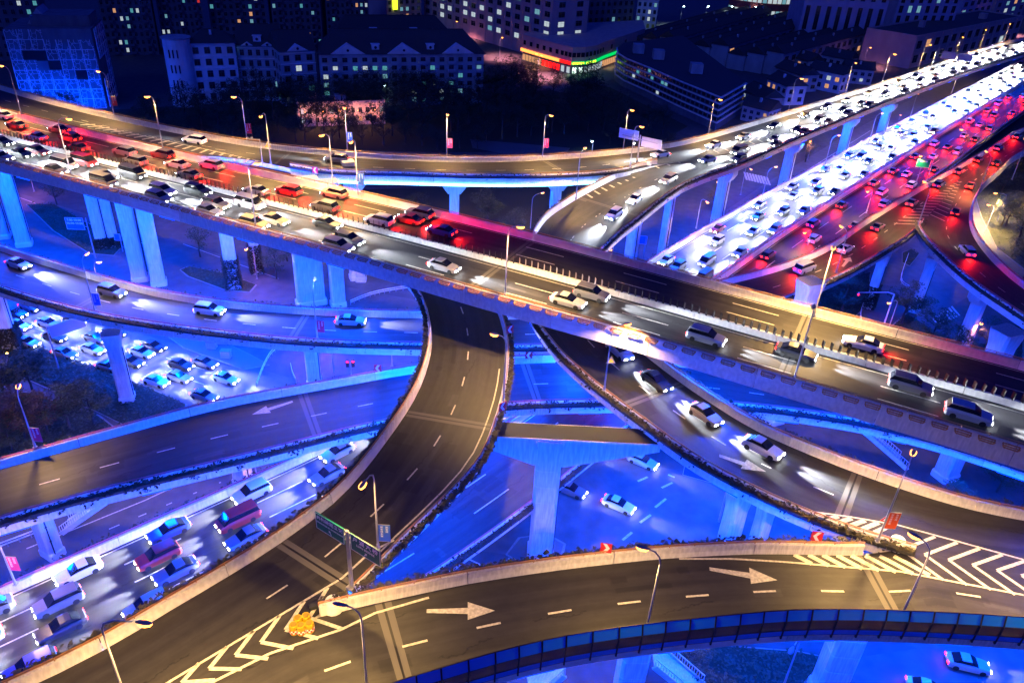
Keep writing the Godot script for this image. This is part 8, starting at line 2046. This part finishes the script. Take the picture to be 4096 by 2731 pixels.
	for q in [[Vector3(-38.56, 0.00, -436.79), "at the left foot of the pale office slab"], [Vector3(-13.53, 0.00, -397.13), "at the middle foot of the pale office slab"], [Vector3(4.71, 0.00, -358.96), "at the right foot of the pale office slab"], [Vector3(144.75, 0.00, -431.73), "before the left striped tower"], [Vector3(171.02, 0.00, -427.47), "between the two striped towers"], [Vector3(199.51, 0.00, -435.49), "before the right striped tower"], [Vector3(270.22, 0.00, -512.67), "before the dark glassy tower"], [Vector3(322.67, 0.00, -569.35), "before the pinkish tower at top right"]]:
		lamp(q[0] + Vector3(0, 0, 14), q[0] + Vector3(1, 9, 15), "unseen lamp placed to light the facade " + q[1], {"e": 800.0, "color": Color(1.0, 0.62, 0.68)})  # unseen lamps, placed to throw a pinkish glow on slab and towers
	# left ramp
	lamp(Vector3(-61.61, 15.00, -97.53), Vector3(-61.56, 23.50, -98.41), "lamp with a blue banner on the near wall of the left ramp", {"e": 110.0, "banner": M.banner_blue, "bh": 1.8})
	lamp(Vector3(-27.56, 15.00, -92.72), Vector3(-27.80, 23.50, -94.82), "unlit lamp with a pink banner on the near wall of the left ramp", {"lit": false, "banner": M.banner_pink, "bh": 2.2})
	lamp(Vector3(-53.80, 14.00, -67.56), Vector3(-53.95, 21.50, -67.89), "lit lamp with a pink banner in front of the rusty trees", {"e": 294.0, "banner": M.banner_pink, "bh": 1.8})
	lamp(Vector3(-48.54, 9.00, -52.31), Vector3(-47.16, 17.50, -50.95), "lamp with a red banner at the left edge beside the straight motorway", {"e": 120.0, "banner": M.banner_pink, "bh": 3.0})
	# straight motorway
	var W := [[Vector3(38.85, 8.90, -157.97), Vector3(39.58, 16.00, -155.46), "nearest one"], [Vector3(58.00, 8.90, -177.27), Vector3(60.35, 17.00, -179.54), "second"], [Vector3(82.83, 8.90, -207.25), Vector3(85.22, 17.50, -209.09), "third"], [Vector3(105.28, 8.90, -234.93), Vector3(108.86, 17.50, -238.06), "fourth"], [Vector3(130.03, 8.90, -265.02), Vector3(134.95, 17.50, -273.32), "fifth"], [Vector3(166.78, 8.90, -313.09), Vector3(165.68, 17.00, -309.51), "sixth"]]
	for q in W:
		lamp(q[0], q[1], "lit lamp left of the white motorway traffic, %s from the widest flyover" % q[2], {"e": 170.0})
	var Rr := [[Vector3(61.69, 8.90, -152.40), Vector3(58.63, 12.50, -149.11), "nearest"], [Vector3(81.88, 8.90, -173.51), Vector3(78.68, 15.00, -170.10), "second"], [Vector3(104.27, 8.90, -198.37), Vector3(102.48, 16.50, -196.97), "third, above the green sign"], [Vector3(127.38, 8.90, -224.26), Vector3(126.05, 17.00, -224.72), "fourth"], [Vector3(149.57, 8.90, -249.69), Vector3(150.91, 17.00, -254.07), "fifth, near the right edge"]]
	for q in Rr:
		lamp(q[0], q[1], "lit lamp right of the red motorway traffic, %s" % q[2], {"e": 150.0})
	for q in [[Vector3(57.12, 15.00, -125.56), Vector3(56.63, 23.00, -127.48), "on the near wall of the ramp with the up arrow"], [Vector3(81.87, 15.20, -149.67), Vector3(81.57, 24.00, -152.06), "at the fork of the red lit ramps"], [Vector3(107.82, 15.00, -176.28), Vector3(107.89, 23.50, -179.13), "on the curling ramp, first"], [Vector3(122.89, 14.00, -189.44), Vector3(130.33, 23.50, -207.05), "on the curling ramp at the right edge"]]:
		lamp(q[0], q[1], "lit street lamp " + q[2], {"e": 294.0})
	# ground level
	var G := [[Vector3(-121.09, 0.00, -179.95), Vector3(-120.70, 6.50, -174.98), "under the widest flyover at the far left"], [Vector3(-52.72, 0.00, -139.53), Vector3(-52.92, 8.00, -136.52), "beside the pink lit pier"], [Vector3(-78.20, 0.00, -126.96), Vector3(-77.27, 8.00, -127.29), "behind the left ramp, by the bright pier pair"], [Vector3(-33.43, 0.00, -109.98), Vector3(-33.53, 6.00, -110.91), "in front of the pink banner"], [Vector3(-14.95, 0.00, -178.38), Vector3(-16.56, 8.50, -173.29), "below the LED strip, left"], [Vector3(2.91, 0.00, -172.63), Vector3(5.25, 9.00, -174.84), "below the LED strip, right"], [Vector3(20.13, 0.00, -148.71), Vector3(19.27, 8.00, -145.93), "beside the loop ramp piers"], [Vector3(61.51, 0.00, -207.00), Vector3(62.00, 8.50, -203.71), "by the zebra crossing under the long far ramp"], [Vector3(131.16, 0.00, -274.43), Vector3(133.05, 8.00, -278.29), "far along the frontage road"], [Vector3(73.67, 0.00, -132.66), Vector3(65.70, 7.00, -126.77), "below the signal mast"], [Vector3(87.13, 0.00, -127.20), Vector3(82.09, 7.00, -118.74), "beside the hammerhead pier"], [Vector3(141.55, 0.00, -208.24), Vector3(134.97, 9.00, -205.67), "upper one at the right edge"], [Vector3(127.95, 0.00, -196.57), Vector3(122.16, 8.00, -196.44), "middle one at the right edge"], [Vector3(119.40, 0.00, -186.47), Vector3(118.15, 8.00, -186.93), "lower one at the right edge"], [Vector3(30.93, 0.00, -52.16), Vector3(28.80, 9.00, -49.48), "below the front flyover at the bottom"], [Vector3(-33.93, 0.00, -79.76), Vector3(-33.77, 6.00, -77.59), "under the ramp with the left arrow"], [Vector3(-20.29, 0.00, -109.96), Vector3(-19.13, 6.00, -105.31), "behind the wall left of the central ramp"], [Vector3(51.93, 0.00, -196.12), Vector3(48.20, 8.00, -185.78), "inside the pink lit tree by the loop pier"], [Vector3(91.28, 0.00, -243.35), Vector3(84.95, 7.00, -232.05), "inside the pink lit tree beneath the far ramp"]]
	for q in G:
		var hot: bool = "right edge" in q[2]
		lamp(q[0], q[1], "ground level street lamp " + q[2], {"e": 1100.0 if hot else 60.0, "lit": not "bottom" in q[2], "color": SODIUM if hot else Color(1.0, 0.6, 0.5)})
	for q in [[Vector3(21.88, 0.00, -238.83), Vector3(21.72, 4.00, -238.37), "left"], [Vector3(35.20, 0.00, -241.29), Vector3(34.61, 4.00, -238.04), "right"], [Vector3(-48.76, 0.00, -270.26), Vector3(-52.19, 9.00, -295.17), "high by the long block"]]:
		lamp(q[0], q[1], "small white park lamp, %s one" % q[2], {"e": 30.0, "color": Color(0.75, 0.9, 1.0), "glow": M.cool_lamp, "group": "white park lamps"})
	# an uplight in the ivy at the left edge
	var u := thing("uplight", "yellow uplight in the ivy at the foot of the left edge pier", "lamp", Vector3(-81.16, 3.20, -103.92) + Vector3(0.6, 0, 1.9))
	var m := MB.new()
	m.tube([Vector3.ZERO, Vector3(0, 0.3, 0)], [0.18, 0.22], 10)
	part("lamp_shell", m.mesh(), M.lamp_shell, u)
	var g := MB.new()
	g.tube([Vector3(0, 0.3, 0), Vector3(0, 0.38, 0)], [0.2, 0.14], 10)
	part("lamp_glass", g.mesh(), M.sodium, u)
	var l := OmniLight3D.new()
	l.name = "uplight_beam"
	l.light_color = SODIUM
	l.light_energy = 16.0
	l.omni_range = 30.0
	l.omni_attenuation = 2.0
	l.light_size = 0.15
	l.shadow_enabled = true
	u.add_child(l)
	l.position = Vector3(0, 0.55, 0.1)

func cars() -> void:
	var mid := near_s(roads.MAIN, Vector3(-18.34, 27.00, -103.37))
	var R := roads
	traffic("MAIN", [0.065, 0.21, 0.37], false, 6.0, mid, 13.0, "of the top flyover's far left half", 0.0, 80.0, 0.9)
	traffic("MAIN", [0.28], false, mid, R.MAIN.len - 6.0, 24.0, "of the top flyover's far right half", 0.0, 60.0, 0.7)
	traffic("MAIN", [0.64, 0.79, 0.93], true, 6.0, mid, 11.5, "of the top flyover's near left half", 480.0, 0.0, 0.92)
	traffic("MAIN", [0.64, 0.79], true, mid, R.MAIN.len - 6.0, 15.0, "of the top flyover's near right half", 480.0, 0.0, 0.75)
	traffic("HW", [0.125, 0.375, 0.625, 0.875], false, 10.0, 120.0, 9.5, "of the white motorway at lower left", 420.0, 0.0, 0.85)
	traffic("HW", [0.125, 0.375, 0.625, 0.875], false, 120.0, near_s(R.HW, Vector3(231.89, 8.00, -379.88)) + 12.0, 18.0, "of the white motorway at upper right", 420.0, 0.0, 0.95)
	traffic("HR", [0.18, 0.5, 0.83], true, 118.0, near_s(R.HR, Vector3(193.25, 8.00, -308.93)) + 10.0, 19.0, "of the red motorway", 0.0, 90.0, 0.9)
	var lf: float = R.FAR.len
	traffic("FAR", [0.5], true, near_s(R.FAR, Vector3(228.89, 19.00, -382.26)) - 8.0, near_s(R.FAR, Vector3(23.64, 21.60, -164.02)), 15.0, "of the far ramp's outer half", 800.0, 0.0, 0.92)
	traffic("FAR", [0.3], true, near_s(R.FAR, Vector3(23.64, 21.60, -164.02)), lf - 90.0, 34.0, "of the far ramp behind the LED strip", 200.0, 0.0, 0.8)
	traffic("LOOP", [0.28, 0.75], true, near_s(R.LOOP, Vector3(220.41, 19.00, -366.69)) - 8.0, near_s(R.LOOP, Vector3(41.55, 21.00, -163.05)), 16.0, "of the far ramp's inner half", 800.0, 0.0, 0.95)
	traffic("LOOP", [0.7], true, near_s(R.LOOP, Vector3(39.03, 21.00, -159.71)), near_s(R.LOOP, Vector3(9.78, 20.00, -122.89)), 12.0, "coming down the loop ramp", 500.0, 0.0, 0.95)
	traffic("LOOP", [0.7], true, near_s(R.LOOP, Vector3(9.40, 20.00, -86.13)), near_s(R.LOOP, Vector3(36.90, 21.00, -58.35)), 8.0, "of the curving right flyover", 900.0, 0.0, 0.9)
	traffic("L1", [0.26], true, 5.0, 90.0, 17.0, "of the left ramp", 420.0, 0.0, 0.95)
	traffic("L1", [0.3], true, 165.0, 320.0, 17.0, "of the ramp with the up arrow", 0.0, 80.0, 0.85)
	traffic("R2", [0.6], false, near_s(R.R2, Vector3(142.75, 14.00, -220.50)), R.R2.len - 4.0, 22.0, "of the curling ramp", 0.0, 70.0, 0.85)
	# the crowded street at the lower left
	var rows := [[Vector3(-92.36, 0.00, -123.53), Vector3(-42.45, 0.00, -103.44), "far"], [Vector3(-91.09, 0.00, -119.98), Vector3(-42.84, 0.00, -101.38), "second"], [Vector3(-89.78, 0.00, -116.43), Vector3(-46.41, 0.00, -99.55), "third"], [Vector3(-83.20, 0.00, -110.37), Vector3(-47.77, 0.00, -97.61), "near"]]
	for q in rows:
		var a: Vector3 = q[0]
		var b: Vector3 = q[1]
		var L := a.distance_to(b)
		var s := rng.randf() * 5.0
		var k := 0
		var paints := ["black", "silver", "white", "grey"]
		while s < L:
			var pt: String = paints[rng.randi() % 4]
			place_car(a.move_toward(b, s) + Vector3.UP * 0.012, b - a, "car", pt, "%s car, %s from left in the %s lane of the crowded street" % [pt, NTH[k], q[2]], "cars in the crowded street", 220.0, 0.0)
			s += rng.randf_range(8.0, 12.0)
			k += 1
	# a few in the crossing below
	for q in [[Vector3(10.88, 0.00, -90.33), Vector3(21.16, 0.00, -84.37), "silver", "under the curving flyover, upper"], [Vector3(19.99, 0.00, -87.62), Vector3(28.84, 0.00, -82.27), "white", "beside the big blue lane sign"], [Vector3(9.22, 0.00, -80.66), Vector3(23.16, 0.00, -73.48), "grey", "right of the biggest pier"], [Vector3(15.63, 0.00, -78.16), Vector3(27.89, 0.00, -71.54), "white", "in the middle of the crossing"], [Vector3(46.33, 0.00, -52.34), Vector3(53.15, 0.00, -50.25), "white", "at the bottom right corner below the front flyover"], [Vector3(52.22, 0.00, -55.89), Vector3(57.90, 0.00, -54.63), "silver", "at the right edge below the front flyover"]]:
		place_car(q[0] + Vector3.UP * 0.03, q[1] - q[0], "car", q[2], "%s car on the lowest level %s" % [q[2], q[3]], "", 60.0, 0.0)
